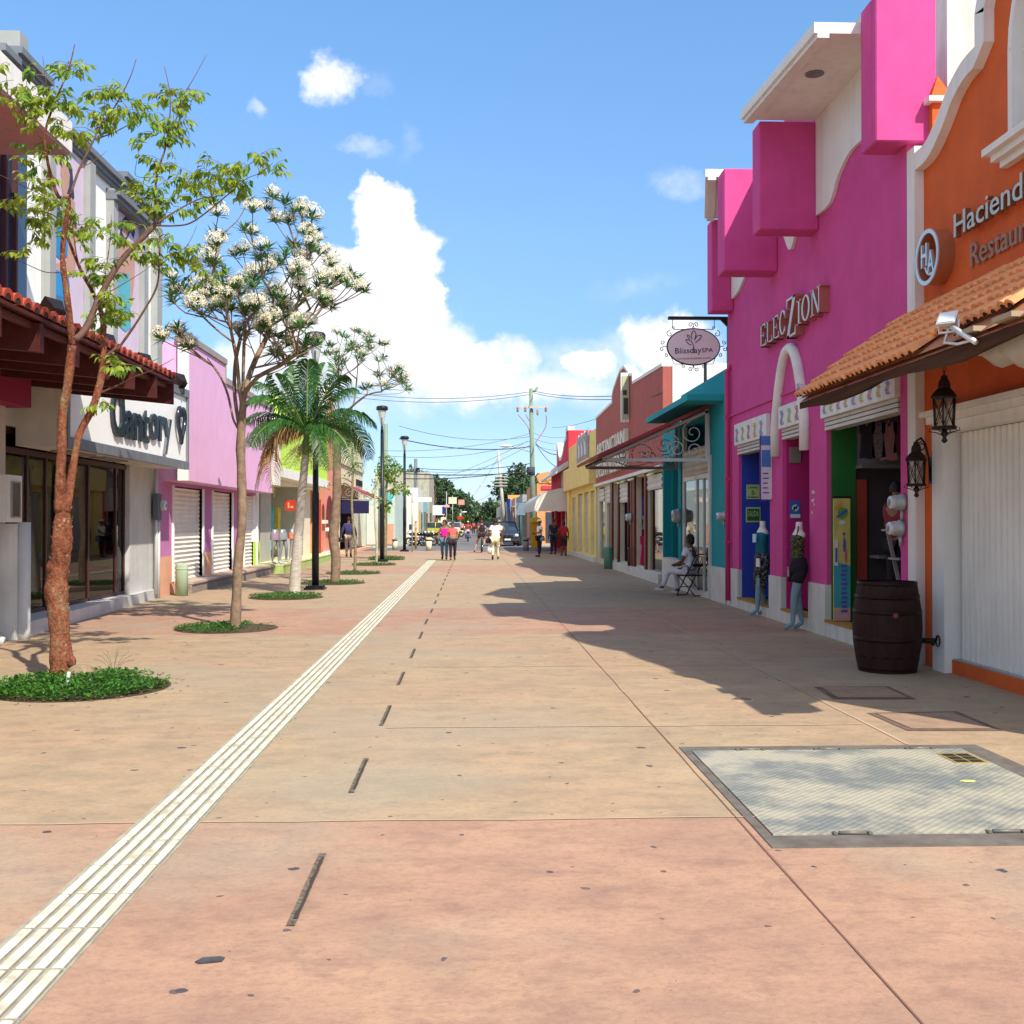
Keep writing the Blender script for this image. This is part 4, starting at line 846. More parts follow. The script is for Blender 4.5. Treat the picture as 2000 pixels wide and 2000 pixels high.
f = MB(); f.box(4.72,4.98,34.4,34.5,4.75,6.3); f.build('frame', white, vs_); f = MB(); f.mi = 0; f.box(4.76,4.96,34.37,34.398,4.85,6.2); f.mi = 1; f.box(4.80,4.94,34.35,34.368,5.0,5.5); f.box(4.78,4.9,34.35,34.368,5.6,5.75); f.build('print', [M('sign greenish', (.45,.5,.3)), M('sign black2', (.06,.06,.04))], vs_)
L_ = thing('shop_lettering', 'two rows of cream raised letters on the brick red wall', 'lettering', (4.95,38,4.2))
lc = [M('cream letter', (.70,.66,.52), rough=.4)]
f = MB(); addtext(f, 'ARTINCIAN', (4.99,42.4,4.05), (0,-1,0), (0,0,1), .55, 7.8, ext=.14); f.build('upper_row', lc, L_)
f = MB(); addtext(f, 'DELIVALISAN', (4.99,42.4,3.32), (0,-1,0), (0,0,1), .55, 7.8, ext=.14); f.build('lower_row', lc, L_)
# clothes on show
for k, (y, x, z, c, w_, h_) in enumerate(((33.1,5.35,2.35,M('violet top', (.10,.04,.35)),.34,.55),(33.05,5.35,1.8,M('denim shorts', (.22,.35,.45)),.32,.40),(32.9,5.3,1.2,M('cerise dress', (.65,.02,.13)),.42,.85),(32.7,5.62,1.25,M('pale blue print', (.35,.42,.50)),.2,.6),(30.4,5.3,2.1,M('indigo top', (.10,.06,.25)),.3,.6))):
    f = MB(); garment(f, x, y, z, w_, h_, dep=.08)
    tag(f.build('hanging_garment', c), ['violet top hung in the open brick red shopfront', 'pale denim shorts hung under the violet top', 'cerise dress hanging low in the brick red shopfront', 'pale blue printed garment beside the cerise dress', 'indigo top hung behind the seated person'][k], 'garment', 'garments on show in the brick red shop')
def bollard(nm, lab, c, h, r, mat, cat='bollard', grp=None, lid=False):
    t = thing(nm, lab, cat, c, grp); f = MB(); f.lathe(c, [(r,0),(r,h*.93),(r*.92,h*.985),(r*.5,h)], 24); f.build('shaft', mat, t)
    f = MB(); f.lathe(Vector(c), [(r*1.03,h*.80),(r*1.03,h*.84)], 24); f.build('collar', mat, t); return t
gb = M('chalky green paint', (.12,.30,.20), streak=.3, stain=(.25,.38,.30)); gb2 = M('pale green paint', (.36,.47,.33), streak=.4, stain=(.42,.20,.12))
bollard('bollard', 'dark green round bollard in front of the brick red shop', G(1188,1111), .76, .15, gb)
t = meter('electricity_meter', 'grey electricity meter on the maroon post of the brick red shop', (4.97,33.9,1.75), r=.12)
f = MB(); f.tube([(4.92,34.1,0),(4.92,34.1,2.9)], .04, 8); f.tube([(4.88,33.7,.1),(4.88,33.7,.8),(4.88,34.0,.8)], .03, 6); f.build('service_pipe', maroon, t)
t = meter('electricity_meter', 'dark meter box on the teal pilaster left of the seated person', (4.98,26.1,1.75), r=.15)
# ---------------- yellow building
yb = thing('yellow_building', 'yellow stucco shop building with tall white doors', 'building', (6,50,0))
w = MB(); w.box(4.72,5.2,43.75,55.9,3.15,4.2); wall_grid(w, 5.0, .2, 43.75, 55.9, 4.2, 5.35); wall_grid(w, 5.0, .2, 43.75, 55.9, 0, 3.15, [(44.3,45.7,.25,2.9),(46.6,48.3,.25,2.9),(49.2,51.2,.25,2.9),(52.2,54.2,.2,2.8)])
w.box(4.9,5.0,54.6,55.9,0,3.15); w.box(5.21,12,43.75,43.9,0,5.2); w.box(5.21,12,55.7,55.9,0,5.2); w.box(11.8,12,43.9,55.7,0,5.2); w.box(5.21,11.8,43.9,55.7,4.9,5.0); w.build('wall', yellow, yb)
for a, b in ((44.3,45.7),(46.6,48.3),(49.2,51.2),(52.2,54.2)):
    w = MB(); w.box(5.12,5.16,a,b,.25,2.5); slats(w, 5.08, a, b, 2.5, 2.9, p=.12); w.build('door_panel', M('pale grey door', (.50,.50,.52), rough=.5), yb)
w = MB(); w.box(4.9,5.0,43.75,54.6,0,.2); w.build('plinth', dirtywhite, yb)
t = thing('wall_sign', 'grey mauve signboard with white clasped shapes on the yellow wall', 'sign', (4.9,48,4.4))
f = MB(); f.box(4.93,4.995,46.2,51.0,4.25,5.5); f.build('board', M('mauve board', (.36,.31,.36)), t)
for k in range(3): f = MB(); f.lathe((4.92,47.2+1.3*k,5.2), [(.34,0),(.34,-.03),(.22,-.03),(.22,0)], 20, axis='x'); f.box(4.9,4.928,46.9+1.3*k,47.4+1.3*k,4.5,5.0); f.build('white_shape', M('sign shape white', (.72,.72,.74)), t)
# ---------------- crimson corner building
cb = thing('crimson_building', 'crimson corner building with pale sloping cornice and curved parapet', 'building', (6,62,0))
w = MB(); pr = [(56,3.0),(56,6.3),(57.2,6.3),(57.22,5.9),(58.2,5.75)]+smooth_pts([(58.2,5.75),(59.5,5.2),(60.7,5.0),(61.8,5.15),(62.4,5.55),(62.9,5.95)], 3)[1:]+[(63.2,5.95),(63.22,4.7),(68,4.6),(68,3.0)]
poly_wall(w, 5.0, .25, pr); w.box(5.251,12,67.8,68,0,4.5); w.box(5.251,6.8,56,56.2,0,6.3); w.box(6.8,12,56,56.2,0,5.4); w.box(11.8,12,56.2,67.8,0,4.5); w.box(5.251,11.8,56.2,67.8,4.3,4.4); wall_grid(w, 5.0, .2, 56, 68, 0, 3.0, [(57,60,.1,2.5),(61,64,.1,2.5),(64.8,67.3,.1,2.5)])
w.build('wall', crimson, cb)
w = MB(); ribbon(w, pr[1:-1], -.2, 4.96, 5.3); w.build('coping', white, cb)
w = MB(); w.prism([(4.35,56,4.05),(4.35,56,4.15),(4.995,56,4.75),(4.995,56,4.45)], (0,12,0)); w.build('cornice', M('pale cornice', (.58,.55,.5), streak=.3), cb)
w = MB(); w.box(5.3,11.8,56.3,67.7,.06,.1); w.box(7,7.1,56.3,67.7,.1,5); w.build('interior_wall', M('wine interior', (.12,.02,.03)), cb)
w = MB(); w.box(4.75,5.0,56.2,57.4,3.2,4.2); w.build('air_unit', M('air unit grey', (.38,.36,.36)), cb)
# white barrel-shaped fabric awning
wa = thing('fabric_awning', 'rounded off white fabric awning with scalloped hem on the crimson corner building', 'awning', (4,61,2.3))
f = MB(); fab = M('off white canvas', (.74,.72,.66), scale=1.2, var=.12, trans=.15)
qa = [(4.95,3.35),(4.5,3.33),(4.05,3.22),(3.65,3.0),(3.38,2.7),(3.28,2.38)]; ya_, yb_ = 56.3, 68.5
def sc(i): return .06*abs(math.sin(i))
nY = 40; vs = []
for j in range(nY+1):
    y = ya_+(yb_-ya_)*j/nY
    for x, z in qa: vs.append((x, y, z))
    vs.append((3.27, y, 2.20-sc(j*.9)))
m = len(qa)+1; f.add(vs, [(j*m+k, j*m+k+1, j*m+m+k+1, j*m+m+k) for j in range(nY) for k in range(m-1)], True)
n0 = len(f.v); hem = []
for k in range(13): hem.append((3.27+(4.95-3.27)*k/12, ya_, 2.20-sc(k*1.2)))
f.add([(x, ya_, z) for x, z in qa]+hem, [tuple(range(len(qa)+len(hem)))]); f.build('canvas', fab, wa)
f = MB(); f.tube([(4.9,56.6,0.02),(4.9,56.6,2.3)], .03, 6); f.tube([(3.4,57,2.25),(5,57,2.25)], .025, 6); f.tube([(4.4,57.5,2.2),(4.4,57.5,1.5)], .02, 6); f.build('pole', M('thin white pole', (.7,.7,.7)), wa)
# ---------------- beyond the cross street, right side
def block(nm, lab, x0, x1, y0, y1, h, mat, roofmat=None, wins=(), trim=None, cat='building', faces=(), extra=None):
    """far building: walls, roof slab with parapet, windows / doors given as (face, a, b, z0, z1, material)"""
    t = thing(nm, lab, cat, ((x0+x1)/2, (y0+y1)/2, 0)); w = MB(); w.box(x0, x1, y0, y1, 0, h-.25)
    for a in ((x0,x1,y0,y0+.15),(x0,x1,y1-.15,y1),(x0,x0+.15,y0+.15,y1-.15),(x1-.15,x1,y0+.15,y1-.15)): w.box(*a, h-.25, h)
    w.build('wall', mat, t)
    for (fc, a, b, z0, z1, mt, kind) in wins:
        w = MB(); e = .05
        if fc == 'f': w.box(a, b, y0-e, y0-.001, z0, z1)
        if fc == 'l': w.box(x0-e, x0-.001, a, b, z0, z1)
        if fc == 'r': w.box(x1+.001, x1+e, a, b, z0, z1)
        w.build(kind, mt, t)
    return t
winm = M('far window', (.05,.07,.09), rough=.2, spec=.6, bump=0); doorm = M('far door', (.12,.09,.07)); far_or = M('far orange wall', (.72,.30,.12)); far_gr = M('far grey wall', (.35,.36,.38), streak=.3); far_wh = M('far white wall', (.68,.66,.60), streak=.35, stain=(.5,.45,.38))
far_bl = M('far blue wall', (.03,.10,.50)); far_pe = M('far peach wall', (.75,.42,.28)); far_te = M('far teal wall', (.25,.50,.48)); far_pk = M('far pink wall', (.70,.42,.45)); old = M('old stained concrete', (.42,.38,.29), streak=.8, stain=(.22,.17,.12), var=.2)
wf_ = lambda *a: (*a, winm, 'window')
t = block('orange_gable_building', 'orange building with arched painted gable across the side street', 4.6, 14, 76, 90, 4.3, far_or, wins=[wf_('f',5.2,6.2,.2,2.3), wf_('l',78,80,.2,2.4), wf_('l',83,85,.2,2.4)])
f = MB(); cx = 6.15; n = 12
f.prism([(4.75,75.95,4.3)]+[(cx-1.6*math.cos(math.pi*i/n), 75.95, 4.75+.40*math.sin(math.pi*i/n)) for i in range(n+1)]+[(7.6,75.95,4.3)], (0,.2,0)); f.build('arched_gable', far_or, t)
f = MB()
f.mi = 0; f.lathe((5.7,75.93,4.72),[(.11,-.02),(.11,0)],10,axis='y'); f.box(5.62,5.78,75.9,75.93,4.8,4.98); addtext(f, 'MOSAICO', (4.95,75.93,4.28), (1,0,0), (0,0,1), .32, 2.2, ext=.02); f.mi = 1; f.box(4.9,7.3,75.9,75.94,3.88,4.12); f.mi = 2; f.box(4.8,5.5,75.88,75.94,3.42,3.58); f.box(6.7,7.6,75.88,75.94,3.42,3.58); f.obox((5.75,75.91,3.35), (.3,0,-.14), (0,.03,0), (.02,0,.06)); f.obox((6.4,75.91,3.35), (.32,0,.14), (0,.03,0), (-.02,0,.06))
f.build('painted_sign', [M('olive sign ink', (.25,.22,.06)), M('red sign band', (.6,.05,.08)), M('white sign band', (.75,.75,.72))], t)
block('grey_shop_building', 'small grey shop with corrugated awning beyond the side street', 4.3, 9, 91, 104, 3.9, far_gr, wins=[wf_('l',92,94,.2,2.4), wf_('l',96,98,.2,2.4), ('f',5,6,.2,2.4,doorm,'door')])
t = thing('street_awning', 'grey corrugated metal awning over the far right sidewalk', 'awning', (4,95,2.8)); f = MB(); f.obox((3.95,95,3.05), (.55,0,.22), (0,6,0), (-.02,0,.03)); f.build('sheet', far_gr, t)
for y in (89.5,94,99,101): f = MB(); f.tube([(3.5,y,.1),(3.5,y,2.85)], .05, 6); f.build('post', gi, t)
block('blue_shop_building', 'bright blue narrow shop far down the right side', 4.2, 10, 118, 126, 4.2, far_bl, wins=[('f',4.3,5.2,.2,4.4,far_wh,'pilaster'), wf_('l',120,123,.3,2.6)])
block('peach_shop_building', 'peach coloured far shop on the right side of the road', 4.3, 10, 105.5, 117, 4.0, far_pe, wins=[wf_('l',107,109,.2,2.5), wf_('l',112,114,.2,2.5), ('l',109.5,111,.2,2.6,far_wh,'door')])
block('white_shop_building', 'white far building on the right with an orange roof sign', 4.2, 12, 127, 150, 4.4, far_wh, wins=[wf_('l',130,133,.2,2.5), wf_('l',138,142,.2,2.5), ('l',128,136,4.45,5.2,M('orange fascia', (.75,.38,.10)),'roof_sign')])
block('terrace_building', 'low cream terrace at the far right end of the road', 4.4, 14, 152, 200, 4.0, cream_w, wins=[wf_('l',156+6*k,158+6*k,.3,2.4) for k in range(6)])
# ================================================================== LEFT SIDE
LX = -6.65
lwhite = M('left white paint', (.86,.86,.84), streak=.15, stain=(.5,.5,.48), var=.05)
lgrey = M('left grey render', (.55,.55,.53), streak=.35, stain=(.30,.30,.29))
pil = M('pilaster grey', (.33,.345,.34), streak=.2, var=.1)
corn = M('cornice slate', (.16,.18,.20), rough=.6)
redtile = M('red clay tile', (.42,.07,.04), rough=.7, var=.25, scale=6); redwood = M('oxblood timber', (.075,.012,.010), rough=.6, var=.35, aniso=(4,.4,4))
ls = thing('jewellery_shop_building', 'white shop building with grey pilasters and slate cornice above a dark glass front', 'building', (-7,19.5,0))
w = MB()
wall_grid(w, LX, -.3, 15.55, 23.5, 4.36, 7.8); 
w.build('upper_wall', lwhite, ls)
w = MB(); w.box(-16,LX-.301,23.2,23.5,0,7.7); w.box(-16,LX-.301,15.5,15.7,0,7.7); w.box(-16,-15.8,15.7,23.2,0,7.7); w.box(-15.8,LX-.301,15.7,23.2,7.3,7.4); w.build('side_wall', lgrey, ls)
def yl(px, X=LX): return YX(px, X)
w = MB()
for a, b, zt in ((78,90,7.8),(158,169,7.8),(205,214,7.7),(267,275,7.7),(293,306,7.8)):
    w = MB(); w.box(LX+.001, LX+.14, yl(a), min(yl(b),23.49), 4.36, zt); w.build('pilaster', pil, ls)
w = MB(); w.box(LX,LX+.10,15.56,yl(37),4.4,7.8); w.build('dark_window', M('upper dark glass', (.03,.045,.08), rough=.15, spec=.7, bump=0), ls)
w = MB()
for a in (15.6, 15.95): w.box(LX+.1,LX+.16,a,a+.06,4.4,7.8)
w.build('mullion', M('mullion maroon', (.08,.03,.035)), ls)
w = MB()
def cornice(y0, y1, z):
    w.box(LX-.3,LX+.07,y0,y1,z,z+.06); w.box(LX-.3,LX+.11,y0,y1,z+.06,z+.14); w.box(LX-.3,LX+.17,y0,y1,z+.14,z+.24)
cornice(15.55,16.1,7.8+.25); cornice(16.11,17.35,8.25); cornice(17.36,21.0,7.8); cornice(21.01,21.9,8.0); cornice(21.91,23.5,7.8)
w.box(LX-.29,LX+.05,15.56,17.34,7.801,8.25); w.box(LX-.29,LX+.05,21.02,21.89,7.801,8.0)
w.build('cornice', corn, ls)
w = MB(); w.box(LX-.2,LX+.10,16.2,16.5,8.49,8.75); w.build('parapet_post', pil, ls)
w = MB()
for a, b, zt in ((yl(205),yl(275),7.50),):
    w.box(LX+.001,LX+.2,a-.02,b+.02,zt,zt+.08); w.box(LX+.001,LX+.26,a-.02,b+.02,zt+.08,zt+.16)
w.build('lintel', corn, ls)
# posters
skin_p = M('print skin', (.52,.30,.24)); hair_p = M('print dark hair', (.04,.045,.10)); blue_p = M('print dress blue', (.03,.26,.55)); tq_p = M('print turquoise', (.10,.42,.50)); lil_p = M('print lilac ground', (.60,.50,.62), var=.06); ink_p = M('print slate', (.06,.18,.32))
def poly_l(mb, pts, X): # pixel outline read onto the poster plane
    P = [PX(a, b, X) for a, b in pts]; P2 = [PX(a, b, X) for a, b in pts]
    mb.add(P, [tuple(range(len(P)))])
def Z1(pts): return [(x*.31056, 50+y*.31056) for x, y in pts]
t = thing('wall_poster', 'tall lilac poster of a figure in a blue dress between the near grey pilasters', 'poster', (LX+.03,(yl(90)+yl(158))/2,5.9))
f = MB(); f.box(LX+.001,LX+.03,yl(90)+.01,yl(158)-.01,4.4,7.75); f.build('sheet', lil_p, t)
f = MB(); X_ = LX+.034
f.mi = 1; poly_l(f, Z1([(400,860),(425,850),(455,900),(462,1000),(468,1080),(450,1130),(425,1060),(405,1000)]), X_)
f.mi = 0; poly_l(f, Z1([(385,880),(400,860),(425,880),(440,940),(435,1010),(420,1060),(395,1060),(384,990),(390,960),(382,930)]), X_+.003)
f.mi = 0; poly_l(f, Z1([(400,1060),(430,1060),(470,1110),(480,1300),(475,1560),(440,1580),(320,1530),(308,1440),(325,1420),(345,1500),(420,1480),(430,1300),(395,1200)]), X_+.003)
f.mi = 2; poly_l(f, Z1([(362,1120),(400,1180),(430,1300),(425,1450),(380,1470),(345,1440),(330,1360),(345,1220)]), X_+.006)
f.mi = 2; poly_l(f, Z1([(340,1530),(380,1545),(430,1570),(440,1640),(430,1700),(395,1710),(350,1690),(325,1670),(330,1590)]), X_+.006)
f.mi = 3; poly_l(f, Z1([(350,1690),(395,1712),(430,1702),(440,1760),(445,1900),(335,1900),(345,1780)]), X_+.006)
f.build('printed_figure', [skin_p, hair_p, blue_p, ink_p], t)
t = thing('wall_poster', 'lilac poster of a figure in a turquoise dress between the far grey pilasters', 'poster', (LX+.03,(yl(214)+yl(267))/2,5.9))
f = MB(); f.box(LX+.001,LX+.03,yl(214)+.01,yl(267)-.01,4.4,7.48); f.build('sheet', lil_p, t)
f = MB()
f.mi = 1; poly_l(f, Z1([(755,1290),(770,1220),(790,1200),(830,1240),(850,1300),(840,1340),(820,1300),(760,1420),(742,1420)]), X_)
f.mi = 0; poly_l(f, Z1([(770,1240),(790,1225),(805,1260),(800,1320),(785,1340),(768,1300)]), X_+.003)
f.mi = 0; poly_l(f, Z1([(725,1420),(760,1380),(820,1380),(850,1420),(845,1600),(830,1760),(815,1760),(815,1560),(745,1560),(735,1660),(718,1640)]), X_+.003)
f.mi = 2; poly_l(f, Z1([(740,1560),(815,1560),(820,1700),(825,1900),(790,1925),(740,1880),(730,1720)]), X_+.006)
f.build('printed_figure', [skin_p, hair_p, tq_p], t)
# sign box
SX = -5.94
sgn = thing('fascia_sign', 'white box sign with black script lettering and a heart in a slate frame', 'sign', (SX,19.9,3.5))
f = MB(); f.box(LX+.001,SX-.05,16.35,23.3,2.72,4.34); f.build('box', M('sign soffit', (.62,.57,.50), streak=.15), sgn)
f = MB(); f.box(SX-.049,SX,16.45,23.2,2.86,4.20); f.build('panel', M('sign white acrylic', (.93,.93,.90), rough=.35, bump=0, var=.02), sgn)
f = MB(); sf = M('sign frame slate', (.20,.215,.24), metal=.35, rough=.45, streak=.3, stain=(.42,.42,.40))
f.box(SX-.048,SX+.05,16.35,23.3,2.70,2.86); f.box(SX-.048,SX+.05,16.35,23.3,4.20,4.36); f.box(SX-.048,SX+.045,16.35,16.45,2.861,4.199); f.box(SX-.048,SX+.045,23.2,23.3,2.861,4.199); f.build('frame', sf, sgn)
f = MB(); blk = M('gloss navy black letters', (.014,.02,.035), rough=.18, spec=.8, bump=0)
yA = yl(213,SX); 
f.add(*text_mesh('O', (SX+.01,yA,3.06), (0,1,0), (0,0,1), .80, .66, ext=.05, bold=.02))
f.add(*text_mesh('lant', (SX+.01,yA+.50,3.06), (0,1,0), (0,0,1), .72, 1.60, ext=.045, bold=.018)); f.add(*text_mesh('ory', (SX+.01,yA+2.16,3.16), (0,1,0), (0,0,1), .72, 1.45, ext=.045, bold=.018)); f.build('script_lettering', blk, sgn)
f = MB(); hy, hz = yl(346,SX), 3.62; pts = []
for i in range(29):
    a = 2*math.pi*i/28; pts.append((SX+.08, hy+.27*(math.sin(a)**3), hz+.024*(13*math.cos(a)-5*math.cos(2*a)-2*math.cos(3*a)-math.cos(4*a))))
f.tube(pts, .045, 8, cap=False); f.build('heart', blk, sgn)
f = MB()
for y in (17.3, 19.0): f.box(-6.5,-6.2,y,y+1.2,2.690,2.719)
f.build('soffit_lamp', M('lamp recess', (.30,.26,.22), metal=.2), sgn)
# ground floor
w = MB(); w.box(LX-.3,LX,21.76,23.5,.2,4.359); w.box(LX-.3,LX,15.7,21.76,3.0,4.359); w.box(LX-.001,LX+.04,23.35,23.5,0,2.70); w.build('ground_pier', lgrey, ls)
w = MB(); w.prism([(-6.18,15.5,.0),(-6.60,23.4,.0),(-7.2,23.4,.0),(-7.2,15.5,.0)][::-1], (0,0,.2)); w.build('platform', M('white floor tile', (.60,.60,.60), rough=.4, streak=.3, stain=(.35,.33,.30)), ls)
w = MB(); 
for y in (15.75,17.0,17.75,19.7,21.2,21.70): w.box(-6.80,-6.74,y,y+.06,.2,2.95)
w.box(-6.80,-6.74,15.81,21.70,2.9,3.0); w.box(-6.80,-6.74,15.81,21.70,.2,.26); w.box(-6.78,-6.70,15.81,21.70,2.62,2.70); w.build('shop_frame', M('dark red frame', (.06,.02,.02), rough=.4), ls)
w = MB(); w.box(-6.775,-6.765,15.81,21.70,.26,2.9); w.build('shop_window', glass('jewellery glass', (.82,.84,.84), .04, 1.22), ls)
w = MB(); w.box(-11,-6.85,15.7,23.2,.18,.199); w.mi = 1; w.box(-9.2,-9.1,15.7,23.2,.2,3.2); w.box(-9.1,-6.95,22.0,22.1,.2,3.2); w.box(-9.2,-6.96,15.7,23.2,3.2,3.25); w.mi = 2; w.box(-7.6,-7.0,21.0,21.9,.2,2.9)
w.build('interior_wall', [floor_in, M('wine dark interior', (.06,.022,.022)), M('interior grey panel', (.24,.25,.25))], ls)
w = MB(); w.box(-7.5,-6.9,19.3,20.2,.2,1.25); w.build('display_plinth', M('display grey', (.42,.45,.46), rough=.4), ls)
w = MB(); w.box(-7.5,-6.95,17.8,19.0,1.18,1.22)
for x, y in ((-7.47,17.83),(-6.98,17.83),(-7.47,18.97),(-6.98,18.97)): w.box(x-.015,x+.015,y-.015,y+.015,.2,1.18)
w.build('display_table', M('chrome thin', (.5,.5,.5), metal=.7, rough=.3), ls)
for k, (px_, lab) in enumerate(((169,'white jewellery bust in the shop window, nearest the big tree'),(203,'white jewellery bust in the middle of the shop window'),(219,'white jewellery bust farthest along the shop window'))):
    p = PX(px_, 989, -7.15); f = MB(); c = Vector((p.x, p.y, p.z-.18))
    f.lathe(c, [(.02,-.3),(.06,-.28),(.015,-.2),(.015,-.1),(.10,-.04),(.17,.03),(.19,.08),(.13,.13),(.055,.17),(.05,.24),(.052,.30),(.01,.305)], 16, sx=.55, sy=1)
    f.box(c.x-.12,c.x+.12,c.y-.12,c.y+.12,1.25 if k else 1.22, c.z-.29); tag(f.build('display_bust', M('bust white', (.62,.64,.62), rough=.4)), lab, 'bust', 'busts in the jewellery window')
t = thing('reflection_panel', 'red panel with pale lettering standing in for a reflection in the near shop window', 'notice', (-6.9,16.5,2.2)); f = MB(); f.box(-6.92,-6.90,16.1,16.9,1.95,2.55); f.build('panel', M('reflection red', (.35,.05,.05)), t)  # added panel and lettering stand in for a red reflection in the glass
f = MB(); addtext(f, 'SALIDA', (-6.898,16.15,2.14), (0,1,0), (0,0,1), .22, .7, ext=.004); f.build('lettering', M('panel pale', (.5,.5,.46)), t)
# floodlights on top
for k, (px_, py_) in enumerate(((103,607),(207,672),(280,709),(349,746))):
    p = PX(px_, py_, -5.92)
    spot('floodlight', ['black floodlight in front of the blue dress poster','black floodlight in front of the turquoise dress poster','third black floodlight from the near end','black floodlight on the far corner of the white sign'][k], (p.x,p.y,p.z), (-.8,.25,.6), .15, grp='floodlights above the white sign')
# red tile awning
ra = thing('tiled_awning', 'long dark red tile awning on oxblood rafters on the left', 'awning', (-6,14,4.2))
ez, wz, ex, wx = 3.70, 4.02, -4.42, -6.62
sl = Vector((wx-ex,0,wz-ez)); sL = sl.length; sn = sl.normalized(); nn = Vector((-sn.z*-1, 0, -sn.x)) ; nn = Vector((-sn.z,0,sn.x)); nn = -nn if nn.z < 0 else nn
tm = MB(); y = 6.2; rr = random.Random(5)
while y < 16.62:
    for j in range(6): tile(tm, Vector((ex,y,ez))+sn*(sL/6*j)+nn*.012+Vector((0,rr.uniform(-.006,.006),0)), sL/6+.05, .115, .095, .03)
    y += .235
tm.build('tiles', [redtile, M('tile hollow', ())], ra)
f = MB(); f.prism([(ex,6.1,ez-.03),(ex,6.1,ez+.01),(wx,6.1,wz+.01),(wx,6.1,wz-.03)], (0,10.6,0)); f.build('boarding', redwood, ra)
for k in range(9):
    y = 15.75-1.04*k; f = MB(); f.prism([(ex-.03,y-.06,ez-.34),(ex-.03,y-.06,ez-.04),(wx,y-.06,wz-.04),(wx,y-.06,wz-.46)], (0,.12,0)); f.build('rafter', redwood, ra)
f = MB(); f.box(ex-.16,ex-.10,6.2,16.6,ez-.10,ez-.032); f.build('tie_beam', M('beam red brown', (.13,.03,.022), rough=.5), ra)
f = MB(); f.prism([(ex-.02,16.60,ez-.34),(ex-.02,16.60,ez-.035),(wx,16.60,wz-.035),(wx,16.60,wz-.44)], (0,.05,0)); f.build('end_board', redwood, ra)
# leftmost building
lb = thing('corner_shop_building', 'grey shop at the left edge with crimson fascia and high white slab canopy', 'building', (-7,12,0))
f = MB(); f.box(-7.0,-6.42,6,15.45,0,3.2); f.box(-16,-7.0,6,6.2,0,7); f.box(-16,-15.8,6.2,15.4,0,7); f.box(-15.8,-7.0,6.2,15.4,6.5,6.6); f.box(-7.0,-6.66,6,15.45,3.2,6.63); f.build('wall', M('cream grey render', (.52,.48,.41), streak=.4, stain=(.36,.34,.30)), lb)
f = MB(); f.box(-6.65,-6.15,6,15.65,3.2,3.86); f.build('fascia', M('crimson fascia', (.28,.012,.06), rough=.6), lb)
f = MB(); f.box(-6.66,-5.5,4,15.3,6.64,6.68); f.build('canopy_soffit', M('mauve soffit', (.40,.26,.26), streak=.2), lb)
f = MB(); f.box(-6.9,-5.48,4,15.32,6.681,7.1); f.build('canopy', white, lb)
f = MB(); f.box(-6.41,-6.16,15.15,15.42,0,1.58); f.box(-6.41,-6.2,14.2,14.5,0,1.5); f.build('pier', M('whitewashed pier', (.74,.74,.72), streak=.3), lb)
t = thing('meter_cabinet', 'white electricity cabinet with a round dial and a dark window, by the near tree', 'meter cabinet', (-6.2,14.8,1.9))
f = MB(); f.box(-6.62,-6.02,14.56,15.02,1.60,2.22); f.build('box', M('cabinet white', (.66,.64,.60), rough=.4, streak=.2), t)
f = MB(); f.lathe((-6.40,14.56,1.95), [(.12,0),(.12,-.10),(.10,-.13)], 24, axis='y'); f.build('dial', M('dial dark', (.05,.05,.06), rough=.2, spec=.7), t)
f = MB(); f.box(-6.02,-6.012,14.68,14.92,1.68,2.12); f.build('window', M('cabinet window', (.04,.035,.035), rough=.15, spec=.7, bump=0), t)
f = MB(); f.box(-6.018,-6.004,14.65,14.68,1.66,2.14); f.box(-6.018,-6.004,14.92,14.95,1.66,2.14); f.box(-6.018,-6.004,14.681,14.919,1.66,1.68); f.box(-6.018,-6.004,14.681,14.919,2.12,2.14); f.build('window_frame', M('frame taupe', (.30,.27,.24)), t)
t = thing('drain_pipe', 'pair of white pipes with an elbow at the foot, left of the glass front', 'pipe', (-6.3,15.3,0)); wp = M('white pvc', (.62,.62,.62), rough=.4)
for k, (x, y) in enumerate(((-6.30,14.75),(-6.10,15.30))):
    f = MB(); pts = [(x,y,1.6),(x,y,.12)]+([(x+.02,y,.06),(x+.10,y,.04),(x+.16,y,.03)] if k == 0 else [(x,y,.0)]); f.tube(pts, .06 if k == 0 else .085, 12); f.build('pipe', wp, t)
# ---------------- pink building
pink = M('lilac pink stucco', (.78,.44,.68), bump=.3, streak=.15, stain=(.5,.28,.38), var=.06); peach = M('peach stucco', (.72,.38,.24), bump=.3, streak=.2, stain=(.5,.30,.2)); capg = M('coping grey', (.33,.29,.26), streak=.3)
pb = thing('pink_building', 'lilac pink building with overhanging upper wall, peach base and three cream shutters', 'building', (-7,29,0))
UX = -6.1; y1 = yl(533,UX)
w = MB(); w.box(-16,UX,24.07,y1,2.5,5.05); w.box(-16,UX,24.07,27.6,5.05,5.52); w.build('upper_wall', pink, pb)
w = MB(); w.box(-16,UX+.03,27.55,27.62,5.05,5.5); w.box(UX-.28,UX+.04,24.0,27.68,5.521,5.66); w.box(UX-.25,UX+.04,27.69,y1+.05,5.051,5.2); w.build('coping', capg, pb)
w = MB(); w.box(UX-.22,UX+.012,23.98,24.065,2.5,5.52); w.build('corner_band', white, pb)
sh_ = [(yl(336),yl(393)),(yl(413),yl(451)),(yl(475),yl(499))]
w = MB(); w.box(-16,LX-.3,23.51,23.8,0,2.5); wall_grid(w, LX+.02, -.3, 23.6, y1, .85, 2.5, [(a,b,.85,2.42) for a,b in sh_]); w.build('lower_wall', M('mauve stucco', (.52,.20,.42), streak=.15), pb)
